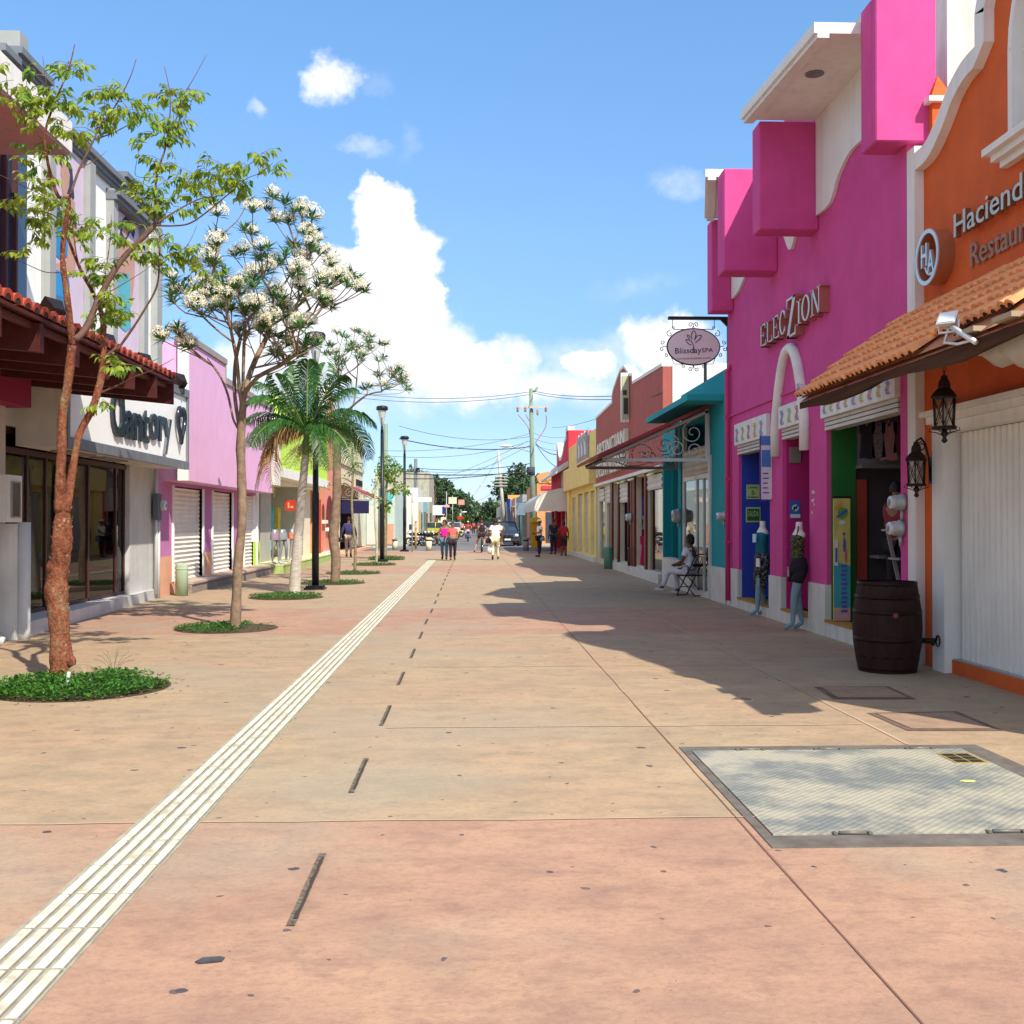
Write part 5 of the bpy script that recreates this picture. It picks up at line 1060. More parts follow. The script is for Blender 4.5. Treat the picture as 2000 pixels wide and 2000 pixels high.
w = MB(); wall_grid(w, LX+.03, -.32, 23.6, y1, 0, .85, [(a,b,.28,.85) for a,b in sh_]); w.build('plinth', peach, pb)
for a, b in sh_:
    w = MB(); slats(w, LX-.06, a, b, .28, 2.42, d=.035, p=.105); s_ = w.build('roll_shutter', M('cream roll shutter', (.80,.77,.69), rough=.5, streak=.15), pb)
    for e_ in (a-.09, b): w = MB(); w.box(LX-.1,LX+.06,e_,e_+.09,.28,2.42); w.build('shutter_guide', lwhite, s_)
w = MB(); w.prism([(-6.62,24.95,0),(-6.24,24.95,0),(-6.15,34.6,0),(-6.62,34.6,0)], (0,0,.21)); w.mi = 1; w.prism([(-6.66,24.94,.21),(-6.21,24.94,.21),(-6.12,34.62,.21),(-6.66,34.62,.21)], (0,0,.05)); w.build('step', [M('pebble riser', (.30,.25,.22), scale=28, var=.6), M('step top', (.45,.36,.30))], pb)
bollard('bollard', 'pale green round bollard with a rusty stain by the pink building', G(355,1163.5), .71, .135, gb2)
t = meter('electricity_meter', 'grey electricity meter on its box between the glass front and the pink building', (-6.58,23.45,1.95), d=(1,0,0), r=.11)
f = MB(); f.box(-6.60,-6.50,23.15,23.45,1.65,2.2); f.build('box', M('meter box slate', (.12,.14,.17)), t); f = MB(); f.tube([(-6.56,23.25,.1),(-6.56,23.25,2.9)], .035, 8); f.tube([(-6.56,23.42,.0),(-6.56,23.42,1.7)], .04, 8); f.build('conduit_pipe', wp, t)
# ---------------- lime building
lime = M('lime stucco', (.50,.76,.10), streak=.1, var=.06); lgb = thing('lime_building', 'lime green shop building with white frame and open grey shopfront', 'building', (-7,41,0))
w = MB(); w.box(-16,UX+.02,35.02,47.0,3.36,5.6); w.build('upper_wall', lime, lgb)
w = MB(); w.box(-16,UX+.10,34.0,35.0,2.75,4.95); w.box(UX-.3,UX+.08,35.001,47.0,3.05,3.355); w.box(-9,UX-.3,35.001,47.0,2.95,3.05); w.build('white_frame', white, lgb)
w = MB(); w.box(LX-.2,LX,34.0,34.9,.28,2.75); w.build('pilaster', lwhite, lgb)
w = MB(); w.box(LX-.2,LX+.02,34.0,34.95,.0,1.0); w.build('pilaster_base', lime, lgb)
w = MB(); w.box(-7.2,-6.9,36.5,38.4,.28,2.95); w.box(-9,-8.9,35,47,0,2.95); w.box(-9,LX,42.5,42.8,.28,2.95); w.box(LX-.25,LX-.01,42.8,44.2,.28,2.95); w.build('shopfront_wall', M('shop grey wall', (.40,.39,.36)), lgb)
w = MB(); w.box(LX-.2,LX,44.2,46,.28,2.95); w.build('white_door', M('warm white door', (.75,.66,.52)), lgb)
w = MB(); w.box(-9,-5.85,34.65,47.0,0,.24); w.build('platform', M('lime step', (.36,.50,.16), streak=.3, stain=(.4,.4,.3)), lgb)
w = MB(); w.box(-9,-5.83,34.64,47.0,.24,.28); w.build('platform_top', M('pale yellow step', (.62,.60,.34)), lgb)
t = thing('exit_sign', 'small red square sign inside the open lime shopfront', 'sign', (-6.9,38.5,2.2)); f = MB(); p = PY(567,987,38.3); f.box(p.x-.18,p.x+.18,38.25,38.28,p.z-.18,p.z+.18); f.build('plate', M('sign red plate', (.45,.03,.02)), t); f = MB(); f.box(p.x-.08,p.x-.02,38.235,38.25,p.z-.1,p.z+.1); f.box(p.x+.02,p.x+.11,38.235,38.25,p.z-.1,p.z-.02); f.build('symbol', M('sign orange', (.7,.3,.1)), t)
ob2 = thing('orange_pier_building', 'narrow orange doorway bay next to the lime building', 'building', (-7,47.6,0)); w = MB(); w.box(-9,LX+.08,47.01,49.0,0,4.8); w.build('wall', far_or, ob2); w = MB(); w.box(LX+.08,LX+.10,47.3,48.6,.3,2.6); w.build('door', M('vivid red door', (.55,.05,.02)), ob2)
# ---------------- salmon building
salmon = M('salmon stucco', (.72,.27,.19), streak=.15, stain=(.55,.22,.16)); sb = thing('salmon_building', 'salmon building with small arched brown openings and a tall stepped gable', 'building', (-7,52,0))
w = MB(); pr = [(49.01,0),(49.01,5.6),(50.3,5.7),(50.3,6.6),(51.3,7.4),(52.2,7.9),(53.1,7.4),(54.1,6.6),(54.1,5.7),(55.3,5.6),(55.3,0)]; poly_wall(w, LX, -.3, pr); w.box(-16,LX-.301,49.01,49.3,0,5.3); w.box(-16,LX-.301,55.0,55.3,0,5.3); w.build('wall', salmon, sb)
w = MB(); ribbon(w, pr[1:-1], -.18, LX-.35, LX+.06); w.build('coping', white, sb)
def archpoly(mb, X, yc, hw, z0, zs, d): mb.prism([(X,yc-hw,z0)]+[(X,yc-hw*math.cos(math.pi*i/10),zs+hw*.8*math.sin(math.pi*i/10)) for i in range(11)]+[(X,yc+hw,z0)], (d,0,0))
for yc, hw, z0, zs in ((52.2,1.25,1.35,1.85),(49.9,.4,1.7,2.1)):
    w = MB(); archpoly(w, LX+.001, yc, hw, z0, zs, .02); a = w.build('window', maroon, sb); w = MB(); w.box(LX+.001,LX+.16,yc-hw-.2,yc+hw+.2,z0-.16,z0-.001); w.build('sill', white, a)
w = MB(); w.box(LX+.001,LX+.5,49.05,51.5,0,.28); w.build('step', white, sb)
# ---------------- cream building with dark shop
crb = thing('cream_building', 'cream building with a dark open shop under an iron scroll awning', 'building', (-7,62,0))
w = MB(); wall_grid(w, LX, -.3, 55.31, 68.3, 3.0, 6.4); w.box(LX,LX+.1,55.31,68.3,4.6,4.8); w.box(LX,LX+.15,55.31,68.3,6.4,6.6); w.box(-14,LX-.301,68.0,68.3,0,6.3); w.box(LX-.3,LX,65.6,68.3,.15,3.0); w.box(LX-.3,LX+.02,55.31,56.2,.0,3.0); w.build('wall', cream_w, crb)
w = MB(); 
for k in range(4): w.box(LX+.001,LX+.06,64.2+k*.9,64.8+k*.9,3.75,4.1)
w.build('vent_hole', dark, crb)
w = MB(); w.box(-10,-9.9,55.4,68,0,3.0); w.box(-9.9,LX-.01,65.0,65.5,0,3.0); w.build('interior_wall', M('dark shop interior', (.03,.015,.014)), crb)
w = MB(); w.box(LX-.02,LX+.01,62.5,65.5,.15,2.9); w.build('glass_door', gld, crb); w = MB(); w.box(LX-.3,LX+.6,56.3,68.6,0,.14); w.build('step', far_pe, crb)
t = thing('scroll_awning', 'dark red awning with iron scrolls over the shop near the walking man in navy', 'awning', (-6,58,3)); f = MB(); f.obox((-5.85,61,3.25),(.85,0,-.36),(0,4.4,0),(.012,0,.03)); f.build('awning_sheet', M('maroon sheet', ()), t)
f = MB(); f.tube([(-5.05,56.6,2.75),(-6.6,56.6,2.75)], .03, 6); f.tube([(-6.6,56.6,2.75),(-6.6,56.6,3.6),(-5.05,56.6,2.8)], .03, 6)
for cx, cz, r in ((-6.2,3.1,.25),(-5.75,3.0,.18),(-5.4,2.9,.1)): f.tube(spiral((cx,56.6,cz),(1,0,0),(0,0,1),r,1.6,0,.03,24), .02, 5)
f.build('scroll_bracket', gi, t); f = MB(); f.box(-6.6,-5.2,56.62,56.68,2.05,2.70); f.build('valance', M('navy valance', (.012,.012,.06)), t)
t = thing('door_notice', 'pale green framed notice on the cream building', 'notice', (-6.5,55.9,1.9)); f = MB(); f.box(LX+.021,LX+.05,55.4,56.1,1.6,2.35); f.build('plate', M('panel pale green', (.5,.6,.5)), t); f = MB(); addtext(f, '07', (LX+.055,55.5,1.85), (0,1,0), (0,0,1), .3, .5, ext=.01); f.build('number', M('notice black', (.03,.04,.03)), t)
# ---------------- beyond the cross street, left side
block('mint_shop_building', 'pale mint and peach shop beyond the lime and cream houses, left of the road', -9, -4.75, 69.2, 82, 3.75, M('pale mint wall', (.52,.62,.55), streak=.3), wins=[('f',-6.5,-5.9,.2,2.6,far_wh,'shutter'), ('f',-5.7,-4.8,.2,1.5,M('soft peach panel', (.62,.34,.22)),'panel'), ('f',-5.6,-4.9,2.8,3.4,M('sky blue board', (.1,.50,.62)),'board')])
block('white_corner_building', 'white corner shop beside the parked motorcycles', -8.2, -3.95, 83, 92, 4.2, far_wh, wins=[wf_('f',-5.3,-4.8,1.2,2.6), ('r',84,86,.2,2.6,M('ochre door', (.6,.38,.1)),'door'), wf_('r',88,90,.6,2.4)])
block('stained_concrete_building', 'tall windowless stained concrete building left of the road', -9, -3.9, 104, 118, 6.3, old, wins=[('f',-6.6,-5.9,1.5,4.0,M('rust stain panel', (.32,.18,.12)),'patch'), wf_('r',106,109,.5,2.5)])
block('pink_house_building', 'dusty pink house behind the concrete building', -7, -4.0, 119, 126, 5.6, far_pk, wins=[wf_('r',120,122,.5,2.5), wf_('r',123,125,3,4.5)])
block('mint_house_building', 'mint green shop with teal doors left of the road', -8, -4.0, 93, 103.5, 3.6, far_te, wins=[('r',94,96,.2,2.5,M('deep teal door', (.02,.22,.18)),'door'), ('r',97,99,.2,2.5,M('brick door', (.4,.12,.08)),'door'), wf_('r',100,102,.4,2.4)])
for k, (y0_, y1_, h, mt, lab) in enumerate(((127,140,4.2,far_or,'orange low building far down the left side'),(141,158,3.8,far_wh,'white low building far down the left side'),(159,180,4.4,cream_w,'cream low building far down the left side'),(181,220,4.0,far_gr,'grey low building at the far left end of the road'))):
    block('far_shop_building', lab, -9, -4.1, y0_, y1_, h, mt, wins=[wf_('r',y0_+2+5*j,y0_+4+5*j,.3,2.5) for j in range(int((y1_-y0_)/5))])
# ================================================================== PLANTS
def leafmat(name, col, var=.35, trans=.35, rough=.45): return M(name, col, rough=rough, bump=0, var=var, scale=3.5, trans=trans, spec=.35)
def peel_bark():
    m = bpy.data.materials.new('peeling red bark'); m.use_nodes = True; nt = m.node_tree; N = nt.nodes; L = nt.links; b = N['Principled BSDF']; b.inputs['Roughness'].default_value = .75; b.inputs['Specular IOR Level'].default_value = .2
    tc = N.new('ShaderNodeTexCoord')
    def nz(sc, det, ro, scl): mp = N.new('ShaderNodeMapping'); mp.inputs['Scale'].default_value = scl; L.new(tc.outputs['Object'], mp.inputs[0]); n = N.new('ShaderNodeTexNoise'); n.inputs['Scale'].default_value = sc; n.inputs['Detail'].default_value = det; n.inputs['Roughness'].default_value = ro; L.new(mp.outputs[0], n.inputs['Vector']); return n.outputs['Fac']
    a = nz(5, 8, .7, (1,1,.6)); c = N.new('ShaderNodeValToRGB'); e = c.color_ramp.elements; e[0].position = .34; e[0].color = (.09,.035,.022,1); e[1].position = .7; e[1].color = (.46,.36,.24,1)
    for p_, q_ in ((.46,(.27,.085,.045,1)),(.56,(.36,.135,.07,1)),(.62,(.30,.20,.10,1))): k = e.new(p_); k.color = q_
    L.new(a, c.inputs[0]); h = nz(38, 5, .75, (1,1,.8)); r = N.new('ShaderNodeMapRange'); L.new(h, r.inputs[0]); r.inputs[1].default_value = .35; r.inputs[2].default_value = .68; r.inputs[3].default_value = .45; r.inputs[4].default_value = 1.35
    mu = N.new('ShaderNodeVectorMath'); mu.operation = 'SCALE'; L.new(c.outputs[0], mu.inputs[0]); L.new(r.outputs[0], mu.inputs['Scale']); L.new(mu.outputs[0], b.inputs['Base Color'])
    bp = N.new('ShaderNodeBump'); bp.inputs['Strength'].default_value = 1; bp.inputs['Distance'].default_value = .035; L.new(h, bp.inputs['Height']); L.new(bp.outputs[0], b.inputs['Normal']); return m
bark1 = peel_bark(); twigbark = M('dark twig bark', (.13,.07,.05), rough=.8, var=.4, scale=12)
bark2 = M('grey brown bark', (.24,.165,.11), rough=.85, bump=.7, fine=35, var=.4, scale=9, streak=.3, stain=(.48,.42,.34))
bark3 = M('young green brown bark', (.24,.20,.11), rough=.85, bump=.4, var=.4, scale=12)
g1 = [leafmat('young lime leaf', (.36,.47,.05), trans=.5), leafmat('mid green leaf', (.19,.34,.045), trans=.45), leafmat('dark green leaf', (.08,.19,.03), trans=.4)]
g2 = [leafmat('glossy dark leaf', (.055,.14,.04), trans=.25, rough=.35), leafmat('glossy green leaf', (.11,.24,.055), trans=.3, rough=.35)]
def rv(r): return Vector((r.gauss(0,1), r.gauss(0,1), r.gauss(0,1))).normalized()
def leaf(mb, p, d, L_, w, up=None, fold=.25, mi=0, rr=None):
    """pointed leaf: two halves folded along the midrib"""
    d = d.normalized(); s = d.cross(up or Vector((0,0,1)))
    if s.length < .1: s = d.orthogonal()
    s.normalize(); n = s.cross(d)
    m = p+d*L_*.45-n*0; t = p+d*L_-n*L_*.10; a = p+d*L_*.42+s*w*.5+n*w*fold; b = p+d*L_*.42-s*w*.5+n*w*fold
    mb.mi = mi; mb.add([p, a, t, b, m], [(0,1,2,4),(0,4,2,3)])
def vary(pts, rr, j=.02): return [pts[0]]+[p+rv(rr)*j for p in pts[1:-1]]+[pts[-1]]
def smooth3(pts, n=5):
    out = []; P = [Vector(p) for p in pts]
    for i in range(len(P)-1):
        p0 = P[max(i-1,0)]; p1 = P[i]; p2 = P[i+1]; p3 = P[min(i+2,len(P)-1)]
        for k in range(n):
            t = k/n; out.append(.5*((2*p1)+(-p0+p2)*t+(2*p0-5*p1+4*p2-p3)*t*t+(-p0+3*p1-3*p2+p3)*t*t*t))
    out.append(P[-1]); return out
# ---- planting pockets round the trees
soil = M('planter soil', (.10,.065,.04), rough=1, bump=.8, fine=30, var=.5, scale=9)
pocket = leafmat('ground cover leaf', (.045,.16,.02)); pocket2 = leafmat('ground cover light', (.10,.26,.035))
def planter(nm, lab, c, rx, ry, n, h=.07, ls_=.035, seed=1, sparse=None):
    rr = random.Random(seed); m = 36
    f = MB(); vs = [(c[0]+rx*math.cos(2*math.pi*i/m), c[1]+ry*math.sin(2*math.pi*i/m), .005) for i in range(m)]
    f.add(vs, [tuple(range(m))]); struct(f.build('planting_bed', soil))
    f = MB()
    for i in range(n):
        r = math.sqrt(rr.random())*1.0; a = rr.uniform(0, 2*math.pi)
        if sparse and sparse(r*math.cos(a), r*math.sin(a)) and rr.random() < .85: continue
        z = h*rr.random()*(1.15-.5*r)+.012*rr.random(); p = Vector((c[0]+rx*r*.99*math.cos(a), c[1]+ry*r*.99*math.sin(a), .008+z))
        d = Vector((rr.uniform(-1,1), rr.uniform(-1,1), rr.uniform(-.1,.7)))
        leaf(f, p, d, ls_*rr.uniform(.6,1.5), ls_*rr.uniform(.5,.9), mi=rr.random() < .35)
    tag(f.build('ground_cover', [pocket, pocket2]), lab, 'ground cover', kind='stuff')
planter('p', 'low green ground cover round the foot of the nearest tree', (-3.76,10.78), .84, .86, 5200, h=.10, ls_=.04, seed=1, sparse=lambda x, y: x > .45 and y > .1)
planter('p', 'low green ground cover round the flowering tree', (-3.67,16.75), .76, .80, 2200, h=.05, ls_=.035, seed=2, sparse=lambda x, y: x > .35)
planter('p', 'low green ground cover round the palm', (-3.92,23.6), .78, .85, 1700, h=.08, ls_=.04, seed=3)
planter('p', 'low green ground cover round the second flowering tree', (-3.62,29.1), .85, .95, 1000, h=.05, ls_=.045, seed=4)
planter('p', 'low green ground cover round the slender sapling', (-3.66,34.6), .85, .95, 800, h=.05, ls_=.05, seed=5)
planter('p', 'low green ground cover round the pale thin sapling', (-3.62,41.5), .85, .95, 700, h=.06, ls_=.055, seed=6)
planter('p', 'low green ground cover behind the second lamp post', (-3.6,47.3), .80, .95, 900, h=.14, ls_=.07, seed=7)
f = MB(); rr = random.Random(31)
for k in range(150):
    a = rr.uniform(0, 6.283); r = rr.uniform(.55, 1.25); p = Vector((-3.76+.84*r*math.cos(a), 10.78+.86*r*math.sin(a), .012 if r < 1 else .006)); leaf(f, p, Vector((rr.uniform(-1,1), rr.uniform(-1,1), .08)), rr.uniform(.03,.06), .02, mi=k % 2)
tag(f.build('dry_leaves', [M('dry leaf brown', (.22,.12,.05)), M('dry leaf tan', (.40,.28,.13))]), 'dry fallen leaves scattered round the nearest planting', 'leaves', kind='stuff')
# ---- tree 1: gumbo limbo near the camera
T1 = PY(122,1320,11.3); D1 = 11.35
t1 = thing('street_tree', 'nearest tree with peeling red bark and drooping lime green leaves', 'tree', (T1.x,T1.y,0), 'trees along the left side')
def z1(x, y): return (x*.31056, 50+y*.31056)
B = []   # (points as (px,py,depth offset), r0, r1)
B.append(([(122,1330,0),(120,1290,0),(117,1240,0),(113,1190,0),(110,1150,0),(116,1105,0),(121,1060,.0),(122,1020,.0),(124,985,.02)], [.135,.112,.100,.106,.112,.094,.100,.086,.065]))
B.append(([(120,1000,0),(118,940,-.05),(120,886,-.08),(122,809,-.12),(132,752,-.16),(141,674,-.2)], [.07,.05,.045,.045,.044,.042]))
B.append(([(126,1000,0),(136,950,.06),(145,899,.12),(155,848,.16),(181,796,.22),(199,731,.28),(202,666,.32),(199,615,.34),(181,571,.36),(158,528,.38),(134,469,.40),(124,438,.45),(112,401,.5)], [.06,.045,.036,.034,.036,.036,.032,.026,.021,.018,.014,.011,.008]))
B.append(([(141,674,-.2),(138,640,-.22),(129,563,-.3),(123,516,-.34),(124,469,-.38),(134,392,-.42),(115,385,-.55),(100,345,-.6),(93,314,-.62),(87,267,-.7),(102,212,-.75),(120,170,-.75),(137,125,-.78),(146,86,-.8)], [.036,.034,.03,.027,.025,.022,.017,.016,.015,.013,.011,.008,.006,.004]))
B.append(([(134,392,-.42),(137,382,-.4),(155,330,-.35),(183,274,-.3),(193,252,-.28),(230,199,-.22),(255,149,-.2),(266,115,-.2)], [.02,.019,.017,.014,.013,.010,.007,.004]))
B.append(([(186,272,-.3),(224,258,-.1),(264,236,.1),(280,224,.15)], [.011,.009,.006,.003]))
B.append(([(145,664,-.2),(168,641,-.1),(197,576,.05),(236,510,.15),(289,454,.25),(303,438,.28)], [.036,.034,.031,.029,.026,.025]))
B.append(([(303,438,.28),(303,392,.3),(307,339,.33),(323,289,.36),(331,236,.4),(332,184,.42),(321,129,.45)], [.022,.02,.017,.014,.011,.008,.004]))
B.append(([(323,289,.36),(345,230,.5),(357,190,.55),(380,150,.6),(404,106,.65)], [.009,.008,.007,.005,.003]))
B.append(([(303,438,.28),(342,413,.4),(388,389,.55),(420,384,.65),(440,380,.7)], [.018,.015,.012,.007,.004]))
B.append(([(303,440,.28),(340,441,.2),(373,435,.1),(413,407,.0),(445,380,-.05),(460,367,-.1),(467,326,-.15)], [.015,.013,.012,.010,.008,.006,.004]))
B.append(([(445,380,-.05),(480,350,-.1),(508,338,-.15),(533,318,-.2)], [.006,.005,.004,.003]))
B.append(([(228,685,.3),(260,640,.3),(282,605,.28),(305,563,.25),(311,520,.2),(312,454,.25)], [.022,.019,.016,.015,.013,.012]))
B.append(([(202,700,.3),(228,679,.3)], [.028,.022]))
B.append(([(190,770,.25),(238,749,.2),(265,735,.1),(300,722,.0),(340,700,-.1)], [.018,.013,.010,.007,.004]))
B.append(([(238,749,.2),(250,725,.15),(282,712,.1),(310,700,.05)], [.010,.008,.006,.003]))
B.append(([(152,538,.36),(120,533,.2),(87,531,0),(50,515,-.1),(22,503,-.2)], [.010,.008,.007,.005,.003]))
B.append(([(124,438,.42),(100,418,.2),(60,410,0),(0,405,-.2),(-40,402,-.3)], [.008,.007,.006,.005,.003]))
B.append(([(112,401,.48),(80,380,.3),(47,364,.1),(0,342,-.1),(-30,330,-.2)], [.008,.007,.006,.005,.003]))
B.append(([(95,300,-.6),(70,250,-.7),(45,215,-.8),(15,190,-.85)], [.010,.008,.006,.003]))
B.append(([(102,212,-.75),(90,160,-.7),(83,108,-.7)], [.007,.005,.003]))
B.append(([(155,330,-.35),(190,310,-.25),(208,295,-.2)], [.007,.005,.003]))
B.append(([(310,345,.33),(268,345,.35),(266,320,.35),(278,272,.35)], [.006,.005,.004,.003]))
B.append(([(320,320,.34),(290,312,.35)], [.005,.003]))
B.append(([(360,370,.45),(380,345,.5),(392,300,.5)], [.006,.005,.003]))
B.append(([(311,520,.2),(335,500,.3),(365,480,.4),(385,440,.45)], [.008,.006,.005,.003]))
B.append(([(205,575,.05),(240,555,.1),(280,530,.2),(300,515,.25)], [.008,.007,.005,.003]))
B.append(([(197,600,.1),(205,540,.15),(215,470,.2),(218,420,.2)], [.009,.007,.005,.003]))
B.append(([(181,571,.36),(165,545,.3),(150,500,.3),(140,430,.3)], [.012,.01,.008,.004]))
bt = []
rr = random.Random(21)
trunkmb = MB(); firstTop = None
for pts, rad in B:
    P = [PY(a, b, D1+c) for a, b, c in pts]
    SP_ = smooth3(P, 5); n = len(SP_); RR = []
    for i in range(n): u = i/(n-1)*(len(rad)-1); k = min(int(u), len(rad)-2); RR.append((rad[k]*(1-(u-k))+rad[k+1]*(u-k))*rr.uniform(.93,1.09))
    bt.append((SP_, RR))
P0, R0 = bt[0]; trunkmb.tube(P0, R0, 18)
for (px_, py_, r) in ((101,1108,.055),(139,1292,.05),(126,1075,.035)): trunkmb.ball(PY(px_,py_,11.3), r, r, r*1.3, 12, 8)
for k in range(150):   # curling strips of peeling bark
    i = rr.randrange(3, len(P0)-2); a = rr.uniform(0, 2*math.pi); d = Vector((math.cos(a), math.sin(a), 0)); p = P0[i].lerp(P0[i+1], rr.random())+d*R0[i]*1.0; s = Vector((-d.y, d.x, 0)); h = rr.uniform(.008,.03)
    trunkmb.mi = 1; trunkmb.add([p-s*.012, p+s*.014, p+s*.012+d*.006+Vector((0,0,h)), p-s*.010+d*.012+Vector((0,0,h))], [(0,1,2,3)]); trunkmb.mi = 0
tr_o = trunkmb.build('trunk', [bark1, M('bark flake', (.40,.27,.17), rough=.8)], t1)
trunk_rest = MB()
for bi, (SP_, RR) in enumerate(bt[1:]): trunk_rest.mi = 0 if bi < 3 else 2; trunk_rest.tube(SP_, [q if bi < 3 or bi == 5 else q*.68 for q in RR], 9 if max(RR) > .02 else 6)
trunk_rest.mi = 0
for SP_, RR in bt[1:4]:
    for k in range(50):
        i = rr.randrange(1, len(SP_)-1)
        if RR[i] < .018: continue
        a = rr.uniform(0, 2*math.pi); t_ = (SP_[i+1]-SP_[i-1]).normalized(); u_ = t_.orthogonal().normalized(); d = (u_*math.cos(a)+t_.cross(u_)*math.sin(a)); p = SP_[i]+d*RR[i]; s = t_.cross(d); h = rr.uniform(.006,.022)
        trunk_rest.mi = 1; trunk_rest.add([p-s*.008, p+s*.008, p+s*.008+d*.006+t_*h, p-s*.006+d*.008+t_*h], [(0,1,2,3)]); trunk_rest.mi = 0
trunk_rest.build('branches', [bark1, MATS['bark flake'], twigbark], t1)
# leaf sprays read off the photograph, each hung on its nearest branch
C1 = [(40,320,70),(30,450,60),(100,400,60),(180,340,50),(200,410,50),(160,540,50),(240,560,50),(430,240,40),(480,270,40),(350,390,80),(300,460,60),(420,480,60),(500,480,60),(540,540,60),(400,620,50),(470,640,50),(500,700,40),(610,380,40),(670,390,35),(620,520,60),(600,580,40),(700,450,60),(780,440,60),(800,520,70),(740,590,50),(880,530,60),(930,570,50),(240,750,45),(320,800,40),(240,830,40),(1130,400,60),(1200,420,40),(1060,430,40),(1210,460,40),(1100,520,60),(1150,570,40),(1020,600,80),(1100,640,60),(1120,710,40),(960,700,50),(1020,850,60),(1100,880,60),(1150,960,60),(1220,940,50),(1300,910,60),(1400,920,70),(1500,950,70),(1540,990,40),(1590,850,25),(1330,980,70),(1400,1040,70),(1250,1040,70),(1060,1000,70),(900,1000,60),(880,1090,60),(950,1080,60),(1030,1120,70),(1100,1130,60),(1200,1140,50),(200,970,40),(270,980,40),(300,1050,50),(390,1090,40),(160,1080,30),(30,1120,30),(230,1180,50),(300,1210,60),(220,1250,50),(420,1150,60),(490,1190,60),(500,1260,50),(470,1300,50),(350,1330,50),(160,1420,30),(700,1230,50),(660,1310,40),(790,1350,50),(880,1250,50),(900,1350,50),(860,1430,60),(960,1470,50),(680,1440,50),(700,1540,50),(600,1530,60),(560,1590,50),(690,1700,60),(740,1790,50),(1060,1330,50),(1120,1380,60),(1200,1400,50),(1050,1430,40),(1230,1500,50),(1300,1560,50),(690,1830,40),(640,1830,30),(1530,870,30),(1650,830,50),(1700,900,45),(1350,870,50)]
C1 = [(*z1(x, y), r*.31056) for x, y, r in C1]+[(212,578,20),(228,598,16),(192,618,14),(217,705,12),(236,712,16),(195,785,9)]
allb = [(p, i) for SP_, RR in bt[1:] for i, p in enumerate(SP_)]
def proj(p):
    v = CM.inverted() @ (Vector(p)-cam.location); return (1000-v.x/v.z*FPX, 1000+v.y/v.z*FPX)
ab = [(proj(p), p) for p, _ in allb]
crown = MB(); twigs = MB()
def droop_spray(mb, tw, q, rr, n=7, L_=.10, mats=3):
    """compound leaf: a short stalk with drooping leaflets"""
    d = Vector((rr.uniform(-1,1), rr.uniform(-1,1), rr.uniform(-.25,.5))).normalized(); st = [q, q+d*.10, q+d*.19-Vector((0,0,.03))]
    tw.tube(st, [.003,.0025,.0015], 4)
    hue = rr.choice((0,0,0,0,1,1)) if mats == 3 else 0
    for k in range(n):
        u = (k//2)/(n/2); p = st[0].lerp(st[2], .3+.7*u); s = d.cross(Vector((0,0,1))).normalized()*(1 if k % 2 else -1)
        dd = (s*.55+d*.45-Vector((0,0,rr.uniform(.5,1.3)))) if k < n-1 else d-Vector((0,0,.9))
        leaf(mb, p, dd, L_*rr.uniform(.75,1.2), L_*.46*rr.uniform(.8,1.2), up=rv(rr)+Vector((0,0,1.2)), mi=min(2, max(0, hue+rr.choice((0,0,0,1,-1)))))
for (cx, cy, r) in C1:
    bpt = min(ab, key=lambda e: (e[0][0]-cx)**2+(e[0][1]-cy)**2)[1]
    dep = bpt.y+rr.uniform(-.15,.15); q0 = PY(cx, cy, dep); R_ = r*dep/FPX
    if (q0-bpt).length > .06: twigs.tube(smooth3([bpt, bpt.lerp(q0,.5)+Vector((0,0,.03)), q0], 3), [.006]*3+[.004]*3+[.003], 5)
    for k in range(max(4, int(2.2+R_*R_*270))):
        o = rv(rr)*R_*rr.random()**.5*.95; o.y *= 1.5; droop_spray(crown, twigs, q0+o-Vector((0,0,.02)), rr, n=rr.choice((5,7,7)), L_=.098)
twigs.build('twigs', bark3, t1); crown.build('crown', g1, t1)
f = MB(); f.ball(PY(150,1322,11.2)+Vector((0.04,0,0)), .16, .14, .13, 14, 8); tag(f.build('stone', M('mossy stone', (.26,.19,.12), bump=1, fine=20, var=.5, scale=10)), 'round brown lump beside the foot of the nearest tree', 'stone')
f = MB(); c = PY(132,1338,10.7); f.tube([(c.x-.01,c.y,0),(c.x+.012,c.y,.17)], .018, 8); tag(f.build('stake', M('pale green pipe', (.42,.55,.42))), 'short pale green pipe stake in the planting of the nearest tree', 'stake')
f = MB(); c = G(222,1318)
for k in range(9):
    a = R(20+k*17); e = c+Vector((math.cos(a)*.22, rr.uniform(-.1,.1), .10+.16*math.sin(a))); pth = smooth3([c, c.lerp(e,.5)+Vector((0,0,.05)), e], 3); f.tube(pth, .0022, 4)
    for q in pth[2:]: leaf(f, q, rv(rr), .016, .01)
tag(f.build('weed_sprig', bark3), 'thin dry weed standing in the nearest planting', 'weed')
